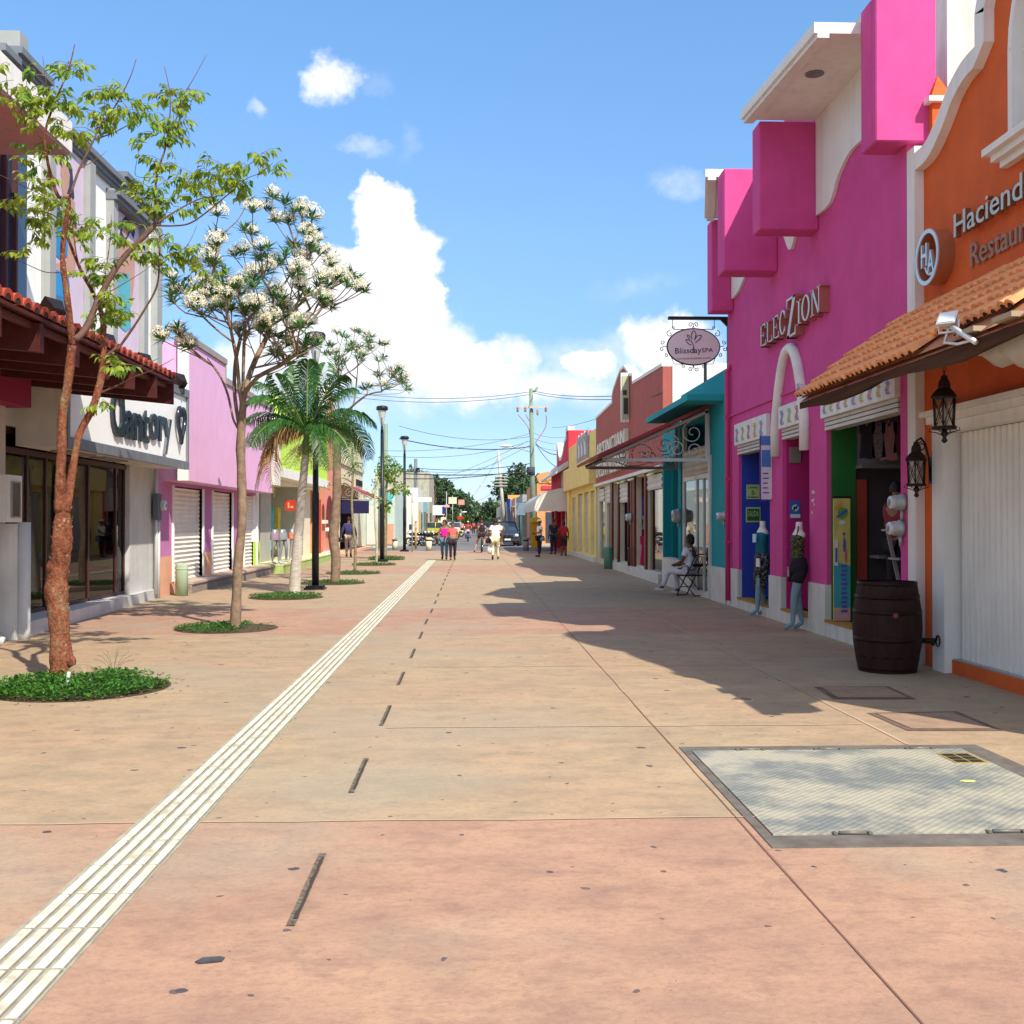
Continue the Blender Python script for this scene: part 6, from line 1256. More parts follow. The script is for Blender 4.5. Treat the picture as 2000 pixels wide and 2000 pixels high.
# ---- generic branching growth towards tips
def grow(trunk, trad, tips, rr, forks=(), lean=.6, rtip=.0075, step=.28, rmax=.042):
    """returns branch paths: every tip joins the nearest lower node of what has grown so far"""
    nodes = [{'p': Vector(p), 'c': 0, 'par': i-1} for i, p in enumerate(trunk)]; nt_ = len(nodes)
    for ch in forks:
        pr = min(range(len(trunk)), key=lambda i: (nodes[i]['p']-ch[0]).length)
        for q in ch[1:]: nodes.append({'p': Vector(q), 'c': 0, 'par': pr}); pr = len(nodes)-1
    top = nodes[-1]['p']; paths = []
    for tp in sorted(tips, key=lambda q: (q-top).length):
        best = None
        for i, nd in enumerate(nodes):
            if i < nt_-max(4, nt_//4): continue
            v = tp-nd['p']; L_ = v.length
            if L_ < .12: continue
            ncost_ = 0; cost = L_+max(0, nd['p'].z-tp.z+.22)*4+(.04*(nt_-i) if i < nt_ else -.12)+abs(v.normalized().z-.85)*L_*.55
            if best is None or cost < best[0]: best = (cost, i)
        i = best[1]; a = nodes[i]['p']; v = tp-a; L_ = v.length; n = max(2, int(L_/step))
        side = Vector((v.x, v.y, 0)); mid = a+v*.5+side*.18-Vector((0,0,L_*.06)) if side.length > .05 else a+v*.5
        pr = i
        for k in range(1, n+1):
            u = k/n; p = a*(1-u)**2+mid*2*u*(1-u)+tp*u*u+(rv(rr)*.025 if k < n else Vector()); nodes.append({'p': p, 'c': 0, 'par': pr}); pr = len(nodes)-1
        j = pr
        while j >= 0: nodes[j]['c'] += 1; j = nodes[j]['par']
    segs = []; child = {}
    for i, nd in enumerate(nodes): child.setdefault(nd['par'], []).append(i)
    def rad(i): return min(rmax, rtip*(max(1, nodes[i]['c'])**.42))
    for i in range(nt_, len(nodes)):
        par = nodes[i]['par']
        if par >= nt_ and len(child.get(par, [])) == 1: continue
        pth = [nodes[par]['p'], nodes[i]['p']]; rs = [rad(i)*1.05, rad(i)]; j = i
        while len(child.get(j, [])) == 1: j = child[j][0]; pth.append(nodes[j]['p']); rs.append(rad(j))
        segs.append((pth, rs))
        # other children are visited by the loop itself
    return segs
def whorl(mb, p, ax, rr, n=14, L_=.17, w=.038, mis=(0,1)):
    ax = ax.normalized(); u = ax.orthogonal().normalized(); v = ax.cross(u)
    for k in range(n):
        a = 2*math.pi*(k*.382+rr.random()*.1); e = rr.uniform(.15,1.15); d = (u*math.cos(a)+v*math.sin(a))*math.sin(e+.35)+ax*math.cos(e+.35)
        leaf(mb, p+ax*rr.uniform(-.03,.02), d, L_*rr.uniform(.7,1.15), w, up=ax, fold=.2, mi=rr.choice(mis))
cream_f = M('plumeria petal', (.93,.90,.78), rough=.6, bump=0, var=.08, scale=30, trans=.3); cream_s = M('plumeria heart', (.80,.66,.30), rough=.6, bump=0)
def flower_head(mb, c, R_, rr, n=52):
    for k in range(n):
        d = rv(rr); d.z = abs(d.z)*.9-.25; d.normalize(); p = c+d*R_*rr.uniform(.62,1.0); u = d.orthogonal().normalized(); v = d.cross(u)
        a0 = rr.random()*6.28; s = R_*.34
        for q in range(5):
            a = a0+q*1.2566; e = u*math.cos(a)+v*math.sin(a); e2 = u*math.cos(a+.5)+v*math.sin(a+.5); mb.mi = 1 if (k % 11 == 0) else 0
            mb.add([p, p+e*s*.55+d*s*.25, p+(e+e2)*.5*s*1.1+d*s*.15, p+e2*s*.5+d*s*.1], [(0,1,2,3)])
def plumeria(nm, lab, trunk_px, trad, D, tips_px, seed, crownR, fl_r=.10, leafL=.17, fruit=None, extra=None, n_w=14):
    rr = random.Random(seed); base = PY(trunk_px[0][0], trunk_px[0][1], D)
    t = thing(nm, lab, 'tree', (base.x, D, 0), 'trees along the left side')
    tk = smooth3([PY(a, b, D) for a, b in trunk_px], 4); tk[0].z = -.02
    n = len(tk); rs = []
    for i in range(n): u = i/(n-1)*(len(trad)-1); k = min(int(u), len(trad)-2); rs.append((trad[k]*(1-(u-k))+trad[k+1]*(u-k))*rr.uniform(.94,1.07))
    f = MB(); f.tube(tk, rs, 14)
    for k in range(5): i = rr.randrange(3, n-1); f.ball(tk[i]+rv(rr)*rs[i]*.7, rs[i]*.5, rs[i]*.5, rs[i]*.6, 8, 6)
    f.build('trunk', bark2, t)
    cx = sum(q[0] for q in tips_px)/len(tips_px); cy = sum(q[1] for q in tips_px)/len(tips_px); Rp = crownR*FPX/D
    T = []
    for q in tips_px:
        rho = min(1, math.hypot(q[0]-cx, q[1]-cy)/Rp); T.append((PY(q[0], q[1], D+rr.uniform(-1,1)*crownR*math.sqrt(max(.08, 1-rho*rho))), len(q) > 2))
    segs = grow(tk, trad, [a for a, _ in T], rr, forks=[smooth3([PY(a, b, D+(j*1.0/max(1, len(ch)-1))*off) for j, (a, b) in enumerate(ch)], 2) for ch, off in (extra or [])])
    f = MB()
    for pth, r_ in segs: f.tube(smooth3(pth, 3), [r_[min(len(r_)-1, int(i/3))] for i in range((len(pth)-1)*3+1)], 7)
    f.build('branches', bark2, t)
    c = MB(); fl = MB(); top = tk[-1]
    for p, isf in T:
        ax = (p-top).normalized()+Vector((0,0,.9)); whorl(c, p, ax, rr, n=n_w+rr.randrange(5), L_=leafL)
        if isf: flower_head(fl, p+ax.normalized()*.09, fl_r*rr.uniform(.8,1.15), rr)
    c.build('crown', g2, t)
    if fl.v: fl.build('blossom', [cream_f, cream_s], t)
    return t
def z8(x, y): return (300+x*.21739, 370+y*.21739)
T2 = [(1070,80,1),(1010,190,1),(850,110),(890,210,1),(1180,140),(1260,210),(1340,260),(1420,270,1),(1320,200,1),(1100,300,1),(1210,310,1),(580,240,1),(570,510,1),(600,420),(875,410,1),(730,610,1),(1240,530),(1370,420,1),(1440,480,1),(1450,400),(1490,590,1),(1590,640),(1340,650,1),(1180,600),(1030,540),(960,620),(640,770),(540,680),(490,660,1),(1090,690,1),(1230,760),(1300,740),(890,790,1),(970,780),(1490,820,1),(1560,880,1),(1700,790,1),(1780,780),(1830,920,1),(1730,880),(1300,900,1),(1370,950),(1500,970),(1540,1030,1),(1590,1080),(1150,1000),(1090,930,1),(210,940,1),(180,860),(160,960),(400,900,1),(500,920,1),(380,1010,1),(390,1080,1),(600,1060,1),(650,900),(740,890,1),(780,960,1),(850,1070,1),(930,1070,1),(640,1000),(450,1150),(700,1100),(820,1130),(930,1190,1),(1060,1150),(1130,1110,1),(1180,1160,1),(770,1280,1),(960,1290,1),(1120,1340),(1190,1410,1),(1230,1250,1),(1290,1230,1),(1380,1230,1),(1300,1510,1),(1360,1390),(1430,1400,1),(1100,1500),(1210,1580),(240,1310,1),(300,1390,1),(90,1360,1),(340,1430),(1040,1190,1),(880,880),(560,980,1),(700,980),(900,1000),(1000,1030,1),(440,980,1),(820,840,1)]
_r = random.Random(8)
T2 += [(q[0]+_r.uniform(-75,75), q[1]+_r.uniform(-65,65)) if k % 3 else (q[0]+_r.uniform(-75,75), q[1]+_r.uniform(-65,65), 1) for k, q in enumerate(T2[12:90])]
T2 = [(*z8(*q[:2]), *q[2:]) for q in T2]
plumeria('street_tree', 'tree covered in round cream blossom clusters, second from the camera', [(459,1229),(462,1170),(465,1100),(472,1030),(473,977),(471,912),(470,865),(474,800),(475,755)], [.088,.074,.068,.064,.07,.066,.07,.05,.042], 16.6, T2, 31, 1.45, fl_r=.14, leafL=.22, n_w=19, extra=[([(474,800),(468,760),(462,700),(450,640),(440,590)],-.4),([(473,850),(456,820),(446,775),(430,735),(405,700)],.3),([(474,790),(485,740),(500,700),(520,660),(530,620)],.5),([(474,780),(476,700),(478,640),(482,580),(500,520)],-.2),([(476,770),(505,735),(545,715),(580,690)],-.4),([(472,860),(462,800),(458,740),(470,660),(520,560)],.6)])
# secondary stem of the flowering tree is grown by the left fork
def z4(x, y): return (400+x*.31056, 600+y*.31056)
T4 = [z4(*q) for q in ((830,170),(890,200),(970,170),(1020,190),(1050,190),(1100,240),(830,290),(900,280),(960,330),(1000,310),(1090,340),(1100,430),(1160,410),(1170,450),(1230,440),(1240,480),(1270,520),(1000,520),(880,350),(800,250),(860,400),(930,260),(760,300),(980,260),(1040,270),(820,340),(1200,410),(1110,500))]
T4 += [(q[0]+_r.uniform(-14,14), q[1]+_r.uniform(-12,12)) for q in T4]
T4 = [(*q, 1) if i % 3 == 0 else q for i, q in enumerate(T4)]
plumeria('street_tree', 'tall bare limbed tree with narrow leaves standing behind the first lamp post', [(654,1141),(656,1090),(651,1050),(656,1000),(658,940),(659,880),(668,830),(681,800)], [.13,.12,.13,.115,.11,.10,.09,.075], 28.9, T4, 41, 1.7, fl_r=.12, leafL=.27, n_w=17, extra=[([(668,830),(690,790),(697,740),(700,690)],.6),([(681,800),(715,772),(745,765)],-.4),([(668,830),(660,780),(668,720)],-.6)])
# ---- palm
rr = random.Random(77); DP = 24.7
pm = thing('palm_tree', 'short palm with arching fronds and one dead yellow brown frond', 'palm', (PY(575,1159,DP).x,DP,0), 'trees along the left side')
f = MB(); tk = smooth3([PY(a, b, DP) for a, b in ((575,1162),(577,1120),(582,1060),(588,980),(594,920),(597,888))], 8); tk[0].z = -.02; n = len(tk); rs = [.135-.055*min(1, i/(n-1)*1.2)+(.006 if i % 2 else 0) for i in range(n)]
f.tube(tk, rs, 16); f.build('trunk', M('ringed palm trunk', (.52,.47,.40), rough=.8, bump=.7, fine=8, var=.35, scale=5, aniso=(1,1,6), streak=.4, stain=(.25,.2,.15)), pm)
f = MB(); f.tube([tk[-1], PY(598,862,DP), PY(600,840,DP)], [.085,.075,.05], 12); f.build('crown_shaft', M('crown shaft green', (.16,.26,.08), rough=.5), pm)
cc = PY(600,848,DP)
pg = [leafmat('palm leaf', (.03,.11,.022), trans=.25, rough=.35), leafmat('palm leaf light', (.06,.17,.028), trans=.3, rough=.35)]; dead = [leafmat('dead frond', (.46,.27,.06)), leafmat('dead frond brown', (.20,.09,.035))]; rachis = M('frond stalk', (.22,.28,.07))
def frond(tip, peak, L_, mats, seed, nseg=18, droop=1.0, name='frond'):
    r_ = random.Random(seed); P = [cc*(1-u)**2+peak*2*u*(1-u)+tip*u*u for u in [i/nseg for i in range(nseg+1)]]; g = MB(); g.mi = 2; g.tube(P, [.022-.017*i/nseg for i in range(nseg+1)], 6)
    for i in range(2, nseg*4+1):
        u = i/(nseg*4); k = min(int(u*nseg), nseg-1); p = P[k].lerp(P[k+1], u*nseg-k); tg = (P[k+1]-P[k]).normalized(); s = tg.cross(Vector((0,0,1)))
        s = s.normalized() if s.length > .05 else Vector((1,0,0)); ll = L_*(math.sin(math.pi*min(1, u*.88+.12))**.6)*r_.uniform(.85,1.08)
        for sg in (-1, 1):
            d = (s*sg*.85+tg*.7+Vector((0,0,.25))+rv(r_)*.08).normalized(); q1 = p+d*ll*.45; q2 = p+d*ll*.76-Vector((0,0,ll*.28*droop)); q3 = p+d*ll*.88-Vector((0,0,ll*.66*droop)); w = .0135
            up = tg.cross(d).normalized()*.3+tg*.9; up.normalize(); g.mi = r_.random() < .4
            g.add([p-up*w*.6, p+up*w*.6, q1+up*w, q1-up*w, q2+up*w*.8, q2-up*w*.8, q3], [(0,1,2,3),(3,2,4,5),(5,4,6)])
    return g.build(name, mats+[rachis], pm)
F_ = [((270,600),(420,500),-.6),((300,500),(430,430),.7),((440,420),(500,500),-.9),((560,370),(560,500),.9),((650,330),(640,440),-.3),((760,350),(710,430),.8),((870,430),(780,460),-.8),((940,520),(800,520),.5),((1060,740),(880,560),-.4),((1040,960),(930,580),.9),((960,1060),(850,640),-1.0),((270,740),(430,600),.6),((290,880),(400,620),-.8),((790,1030),(760,650),-1.1),((350,900),(450,640),1.0),((900,880),(830,640),1.2),((700,900),(700,640),1.3),((500,860),(520,640),1.4)]
for k, (tp, pk, off) in enumerate(F_):
    frond(PY(*z4(*tp), DP+off*1.1), PY(*z4(*pk), DP+off*.5), .62, pg, k+5)
frond(PY(*z4(440,1200), DP-.5), PY(*z4(330,640), DP-.3), .45, dead, 99, droop=1.5, name='dead_frond')
frond(PY(*z4(330,1150), DP-.1), PY(*z4(380,760), DP-.2), .40, dead, 98, droop=1.6, name='dead_frond')
f = MB()
for k in range(46):
    s_ = -1 if k % 2 else 1; a = PY(597,876,DP); e = PY(597+s_*rr.uniform(10,46), 888+rr.uniform(-12,30), DP+rr.uniform(-.5,.3)); pth = smooth3([a, a.lerp(e,.5)+Vector((0,0,.1)), e], 3); f.tube(pth, .005, 4)
    for q in pth[2:]:
        for j in range(3): f.tube([q, q+rv(rr)*.09], .004, 3)
f.build('flower_stalk', M('palm inflorescence', (.42,.42,.18)), pm)
# ---- saplings with small loose crowns
def sapling(lab, pxs, rads, D, blobs, seed, mats=g1, bark=bark3, n=1.0, L_=.12, nm='sapling', grp='trees along the left side', twig=True):
    rr = random.Random(seed); b = PY(*pxs[0], D); t = thing(nm, lab, 'tree', (b.x, D, 0), grp); tk = smooth3([PY(a, c, D) for a, c in pxs], 4); tk[0].z = -.02; k_ = len(tk)
    f = MB(); f.tube(tk, [rads[0]+(rads[1]-rads[0])*i/(k_-1) for i in range(k_)], 9); f.build('trunk', bark, t); c = MB(); br = MB()
    for (px_, py_, r) in blobs:
        q = PY(px_, py_, D+rr.uniform(-.4,.4)); R_ = r*D/FPX; j = min(range(k_//2, k_), key=lambda i: (tk[i]-q).length+max(0, tk[i].z-q.z)*2)
        br.tube(smooth3([tk[j], tk[j].lerp(q,.5)+Vector((0,0,.08)), q], 3), [rads[1]*.8]*4+[rads[1]*.4]*3, 5)
        for k in range(int(60*n*(R_**1.6)/.2)):
            p = q+rv(rr)*R_*rr.random()**.4; p = p+Vector((0, (p.y-q.y)*.3, 0)); leaf(c, p, rv(rr)-Vector((0,0,.5)), L_*rr.uniform(.7,1.4), L_*.5, up=rv(rr), mi=rr.choice((0,1,1,2)) if len(mats) == 3 else rr.choice((0,1)))
    br.build('branches', bark, t); c.build('crown', mats, t); return t
sapling('slender leaning sapling with sparse leaves beside the tall bare limbed tree', [(693,1118),(694,1070),(690,1030),(687,980),(689,930),(688,880)], [.05,.03], 35, [(676,925,10),(700,905,12),(668,945,9),(690,880,14),(655,935,10),(640,948,9)], 5, L_=.10)
sapling('pale thin sapling just left of the second lamp post', [(735,1103),(736,1060),(733,1020),(732,975),(735,930)], [.055,.03], 42, [(728,965,9),(735,945,10),(745,975,9),(728,940,8)], 6, bark=M('pale bark', (.50,.44,.33), var=.4), L_=.10)
sapling('leafy small tree behind the second lamp post', [(752,1094),(753,1040),(751,1000),(755,950),(757,925)], [.07,.04], 47.5, [(757,905,20),(742,918,13),(772,918,15),(760,930,13),(766,938,8),(748,930,12),(757,985,12),(750,995,10),(782,953,14),(770,960,10),(795,960,8)], 7, L_=.17, n=1.5)
# ---- far trees
def far_tree(lab, px_, D, top, wid, ht, seed, n=900, L_=.55, mats=None, grp='far trees along the road', trunk_w=.2, x=None):
    """broad tree: limbs carrying clumps of leaves"""
    rr = random.Random(seed); b = PY(px_, 1020, D); b.z = 0; H = PY(px_, top, D).z; t = thing('broad_tree', lab, 'tree', b, grp); W2 = wid*D/FPX/2; CH = ht*D/FPX
    f = MB(); f.tube([b, b+Vector((.1,0,H*.35)), b+Vector((-.1,.2,H*.6))], [trunk_w*1.2,trunk_w,trunk_w*.7], 8)
    cl = []
    for k in range(16):
        u = rv(rr); c = b+Vector((u.x*W2*.72, u.y*W2*.7, H-CH/2+u.z*CH*.36)); cl.append((c, rr.uniform(.30,.48)*min(W2, CH))); f.tube([b+Vector((0,.1,H*.45)), b.lerp(c,.6)+Vector((0,0,H*.35*.4)), c], [trunk_w*.5,trunk_w*.3,trunk_w*.1], 5)
    f.build('trunk', bark2, t); c = MB()
    for k in range(n):
        q, r = rr.choice(cl); d = rv(rr); p = q+Vector((d.x, d.y, d.z*.8))*r*(rr.random()**.33)*1.1; leaf(c, p, rv(rr), L_*rr.uniform(.6,1.3), L_*rr.uniform(.4,.8), up=rv(rr), mi=rr.choice((0,0,1)))
    c.build('crown', mats or [leafmat('far dark leaf', (.055,.10,.045), trans=.2), leafmat('far green leaf', (.095,.165,.06), trans=.25)], t); return t
far_tree('dark spreading tree rising behind the white and orange shops on the right', 1003, 128, 908, 96, 92, 1, n=2600, L_=.55, trunk_w=.4)
far_tree('dark leaning tree top just left of the far right poles', 968, 190, 975, 52, 30, 2, n=900, L_=.7)
far_tree('green tree behind the stained concrete building', 870, 128, 935, 66, 84, 3, n=1700, L_=.5)
far_tree('green shrubby tree on the roofline of the concrete building', 845, 119, 925, 40, 50, 14, n=500, L_=.45)
far_tree('tall dark tree beyond the signs on the left of the road', 895, 165, 955, 70, 70, 4, n=1700, L_=.7)
far_tree('dark tree farther along the left of the road', 918, 215, 976, 66, 56, 5, n=1400, L_=.9)
far_tree('yellow green low tree left of the road', 898, 145, 1000, 44, 34, 6, n=800, L_=.45, mats=[leafmat('far lime leaf', (.14,.20,.03)), leafmat('far olive leaf', (.09,.15,.03))])
far_tree('rounded tree closing the left side of the road', 938, 270, 990, 60, 44, 7, n=1200, L_=1.1)
far_tree('pale green tree where the road disappears', 958, 340, 996, 60, 36, 8, n=900, L_=1.3, mats=[leafmat('far hazy leaf', (.10,.16,.08)), leafmat('far hazy leaf2', (.13,.19,.10))])
far_tree('far tree peeping over the roofs at the left', 800, 128, 918, 60, 30, 9, n=600, L_=.5)
far_tree('second far dark tree at the end of the road on the right', 985, 260, 990, 66, 50, 10, n=1200, L_=1.0)
# ================================================================== PEOPLE AND MANNEQUINS
def skinned(joints, edges, sub=1, root=None):
    """one continuous surface grown over a skeleton: joints name -> (x,y,z,rx,ry)"""
    names = list(joints); me = bpy.data.meshes.new('sk'); me.from_pydata([joints[n][:3] for n in names], [(names.index(a), names.index(b)) for a, b in edges], [])
    o = bpy.data.objects.new('sk', me); scene.collection.objects.link(o); o.modifiers.new('s', 'SKIN'); m2 = o.modifiers.new('u', 'SUBSURF'); m2.levels = sub; m2.render_levels = sub
    sv = me.skin_vertices[0].data
    for i, n in enumerate(names):
        j = joints[n]; sv[i].radius = (j[3], j[4] if len(j) > 4 else j[3]); sv[i].use_root = (n == (root or names[0]))
    bpy.context.view_layer.update(); dg = bpy.context.evaluated_depsgraph_get(); r = bpy.data.meshes.new_from_object(o.evaluated_get(dg))
    V = [v.co.copy() for v in r.vertices]; F_ = [tuple(p.vertices) for p in r.polygons]; scene.collection.objects.unlink(o); bpy.data.objects.remove(o); bpy.data.meshes.remove(me); bpy.data.meshes.remove(r); return V, F_
BASE = dict(pelvis=(0,0,.95), waist=(0,0,1.08), chest=(0,0,1.30), neck=(0,.0,1.46), headlo=(0,.01,1.54), headmid=(0,.01,1.62), headtop=(0,0,1.69),
    shL=(-.17,0,1.40), elL=(-.23,-.01,1.14), haL=(-.24,.05,.90), shR=(.17,0,1.40), elR=(.23,-.01,1.14), haR=(.24,.05,.90),
    hipL=(-.09,0,.90), knL=(-.10,.01,.50), anL=(-.10,-.02,.09), toL=(-.11,.14,.04), hipR=(.09,0,.90), knR=(.10,.01,.50), anR=(.10,-.02,.09), toR=(.11,.14,.04))
RAD = dict(pelvis=(.145,.105), waist=(.125,.095), chest=(.155,.105), neck=(.055,.055), headlo=(.062,.075), headmid=(.078,.095), headtop=(.06,.075),
    shL=(.062,.062), elL=(.042,.042), haL=(.028,.028), shR=(.062,.062), elR=(.042,.042), haR=(.028,.028),
    hipL=(.095,.095), knL=(.058,.058), anL=(.038,.040), toL=(.034,.03), hipR=(.095,.095), knR=(.058,.058), anR=(.038,.040), toR=(.034,.03))
EDG = [('pelvis','waist'),('waist','chest'),('chest','neck'),('neck','headlo'),('headlo','headmid'),('headmid','headtop'),('chest','shL'),('shL','elL'),('elL','haL'),('chest','shR'),('shR','elR'),('elR','haR'),
       ('pelvis','hipL'),('hipL','knL'),('knL','anL'),('anL','toL'),('pelvis','hipR'),('hipR','knR'),('knR','anR'),('anR','toR')]
def hand(mb, wrist, elbow, side, s=1.0, grip=.5):
    w = Vector(wrist); d = (w-Vector(elbow)).normalized(); u = d.cross(Vector((0,1,0))); u = u.normalized() if u.length > .1 else Vector((1,0,0)); n = d.cross(u)
    mb.obox(w+d*.045*s, u*.008*s*2, n*.034*s, d*.045*s)
    for k, (o, L_) in enumerate(((-.026,.062),(-.009,.075),(.009,.070),(.026,.055))):
        a = w+d*.085*s+n*o*s; b = a+(d-u*side*grip*.4)*L_*.5*s; c = b+(d*(1-grip)-u*side*grip)*L_*.5*s; mb.tube([a, b, c], [.0095*s,.0085*s,.006*s], 6)
    a = w+d*.02*s+n*.03*s; mb.tube([a, a+(n*.6+d*.7)*.035*s, a+(n*.3+d)*.06*s-u*side*.012], [.012*s,.010*s,.007*s], 6)
def person(lab, skin, hair, top, legs, shoe, J=None, head=True, female=False, scale=1.0, hairstyle='short', cap=None, sleeves='short', leglen='long', tag_cat='person', name='person', group=None, fat=1.0, headturn=0, headless_neck=False, noarms=False, toplen=0, nolegs=False, cg=.022):
    J = J or {}; P = {k: Vector(J.get(k, v)) for k, v in BASE.items()}
    R_ = {k: list(v) for k, v in RAD.items()}
    if female:
        for k in ('shL','shR'): P[k].x *= .88; R_[k] = [.05,.05]
        R_['waist'] = [.105,.085]; R_['chest'] = [.135,.105]; R_['pelvis'] = [.155,.115]
    for k in ('pelvis','waist','chest','hipL','hipR'): R_[k] = [q*fat for q in R_[k]]
    t = thing(name, lab, tag_cat, (0,0,0), group, local=True)
    e = [x for x in EDG if head or not (set(x) & {'headlo','headmid','headtop'})]
    if nolegs: e = [x for x in e if not ({q[:2] for q in x} & {'kn','an','to'})]
    if noarms: e = [x for x in e if not (set(x) & {'elL','haL','elR','haR'})]
    used = {a for x in e for a in x}
    V, F_ = skinned({k: (*P[k], *R_[k]) for k in BASE if k in used}, e, 2, 'pelvis'); mb = MB(); mb.add(V, F_, True)
    if head:
        hc = P['headmid']; q = Matrix.Rotation(headturn, 3, 'Z'); H = MB(); prof = []
        H.ball((0,0,0), .074, .092, .115, 18, 12)
        vs = []
        for v in H.v:
            v = Vector(v)
            if v.z < -.02: v.x *= 1-.25*(-v.z/.115); v.y = v.y*(1-.15*(-v.z/.115))+.008
            vs.append(hc+q @ v)
        mb.add(vs, H.f, True)
        nose = [hc+q @ Vector(p) for p in ((0,.088,.02),(-.012,.09,-.02),(.012,.09,-.02),(0,.112,-.016))]; mb.add(nose, [(0,1,3),(0,3,2),(1,2,3)], True)
        for s_ in (-1, 1): mb.ball(hc+q @ Vector((s_*.078,-.005,-.005)), .010, .018, .028, 8, 6)
        mb.mi = 1
        for s_ in (-1, 1): mb.ball(hc+q @ Vector((s_*.030,.083,.015)), .011, .008, .007, 8, 6)
        mb.mi = 2; mb.obox(hc+q @ Vector((0,.086,-.052)), q @ Vector((.022,0,0)), q @ Vector((0,.006,0)), (0,0,.005)); mb.mi = 0
    if not noarms and not headless_neck:
        hand(mb, P['haL'], P['elL'], -1); hand(mb, P['haR'], P['elR'], 1)
    mb.build('body', [skin, M('eye dark', (.02,.015,.012), rough=.2), M('lip', (.30,.10,.08))], t)
    def cloth(nm, ks, ed, mat, grow_, over=None):
        JJ = {}
        for k in ks:
            p = P[k] if k in P else Vector(over[k][:3]); r = (over[k][3:] if over and k in over else [q+grow_ for q in R_[k]]); JJ[k] = (*(over[k][:3] if over and k in over else p), *r)
        V, F_ = skinned(JJ, ed, 2, ks[0]); m = MB(); m.add(V, F_, True); return m.build(nm, mat, t)
    def lerp(a, b, u): return P[a].lerp(P[b], u)
    ov = {}
    if sleeves != 'none':
        u = .62 if sleeves == 'short' else .9
        for s_ in 'LR':
            a, b = ('sh'+s_, 'el'+s_); ov['sl'+s_] = (*(lerp(a, b, u) if sleeves == 'short' else lerp('el'+s_, 'ha'+s_, .85)), .066 if sleeves == 'short' else .040, .066 if sleeves == 'short' else .040)
    ov['hem'] = (*(P['pelvis']-Vector((0,0,toplen))), (R_['pelvis'][0]+.022), (R_['pelvis'][1]+.022)); ov['col'] = (*lerp('chest','neck',.72), .075, .07)
    ks = ['chest','waist','hem','col','shL','shR']; ed = [('chest','waist'),('waist','hem'),('chest','col'),('chest','shL'),('chest','shR')]
    if sleeves == 'short': ks += ['slL','slR']; ed += [('shL','slL'),('shR','slR')]
    elif sleeves == 'long': ks += ['elL','elR','slL','slR']; ed += [('shL','elL'),('elL','slL'),('shR','elR'),('elR','slR')]
    cloth('shirt' if sleeves != 'none' else 'top', ks, ed, top, cg, ov)
    u = {'long': .93, 'knee': .02, 'short': None}[leglen]; ov = {}
    ks = ['pelvis','hipL','hipR']; ed = [('pelvis','hipL'),('pelvis','hipR')]
    if leglen == 'short':
        for s_ in 'LR': ov['end'+s_] = (*lerp('hip'+s_, 'kn'+s_, .42), .095*fat, .095*fat)
        ks += ['endL','endR']; ed += [('hipL','endL'),('hipR','endR')]
    elif leglen == 'none': pass
    else:
        for s_ in 'LR': ov['end'+s_] = (*lerp('kn'+s_, 'an'+s_, u), .058 if leglen == 'long' else .075, .062 if leglen == 'long' else .078)
        ks += ['knL','knR','endL','endR']; ed += [('hipL','knL'),('knL','endL'),('hipR','knR'),('knR','endR')]
    cloth('trousers' if leglen == 'long' else 'shorts', ks, ed, legs, .012, ov)
    if shoe:
        for s_ in 'LR':
            a, b = P['an'+s_], P['to'+s_]; d = (b-a); d = Vector((d.x, d.y, 0)).normalized() if abs(d.z) < .12 else d.normalized(); m = MB(); c = a.lerp(b, .45)-Vector((0,0,.015)) if abs((b-a).z) < .12 else a.lerp(b,.5)
            sd_ = d.cross(Vector((0,0,1))).normalized(); up = sd_.cross(d); H = MB(); H.ball((0,0,0), .048, .135, .045, 12, 8); m.add([c+sd_*v[0]+d*v[1]+up*max(-.032, v[2]) for v in H.v], H.f, True); m.build('shoe', shoe, t)
    if head and hair:
        m = MB(); hc = P['headmid']; q = Matrix.Rotation(headturn, 3, 'Z'); H = MB(); H.ball((0,0,0), .086, .104, .122, 18, 12); keep = []
        low = {'short': -.02, 'bob': -.09, 'long': -.10}[hairstyle]
        vs = [hc+q @ (Vector(v)+Vector((0,-.012,.012))) for v in H.v]
        for fc in H.f:
            c = sum((Vector(H.v[i]) for i in fc), Vector())/len(fc)
            if (c.y > .045 and c.z < .045) or c.z < low-.02*(c.y < 0) or (abs(c.x) > .06 and c.z < -.01 and c.y > 0): continue
            keep.append(fc)
        m.add(vs, keep, True)
        if hairstyle == 'long': m.tube([hc+q @ Vector(p) for p in ((0,-.06,.03),(0,-.10,-.05),(0,-.10,-.14),(0,-.09,-.24))], [.05,.07,.06,.02], 10)
        if hairstyle == 'bob': m.ball(hc+q @ Vector((0,-.055,-.03)), .075, .06, .085, 12, 8)
        m.build('hair', hair, t)
    if cap:
        m = MB(); hc = P['headmid']; q = Matrix.Rotation(headturn, 3, 'Z'); H = MB(); H.ball((0,0,0), .090, .108, .10, 18, 12); vs = [hc+q @ (Vector(v)+Vector((0,-.004,.045))) for v in H.v]; m.add(vs, [f_ for f_ in H.f if sum(H.v[i][2] for i in f_)/len(f_) > -.012], True)
        m.prism([hc+q @ Vector((.075*math.cos(a), .075+.085*math.sin(a), .040)) for a in [math.pi*i/10 for i in range(11)]], (0,0,.006)); m.build('cap', cap, t)
    t['scale'] = scale; t.scale = (scale,)*3; return t
skA = M('warm brown skin', (.26,.12,.07), rough=.55, bump=0); skB = M('light skin', (.50,.28,.20), rough=.55, bump=0); skC = M('dark brown skin', (.14,.065,.04), rough=.55, bump=0)
hairb = M('black hair', (.015,.011,.01), rough=.5, bump=.3, fine=200)
def cl(n, c, **k): return M(n, c, rough=.85, bump=.2, fine=25, var=.15, scale=9, **k)
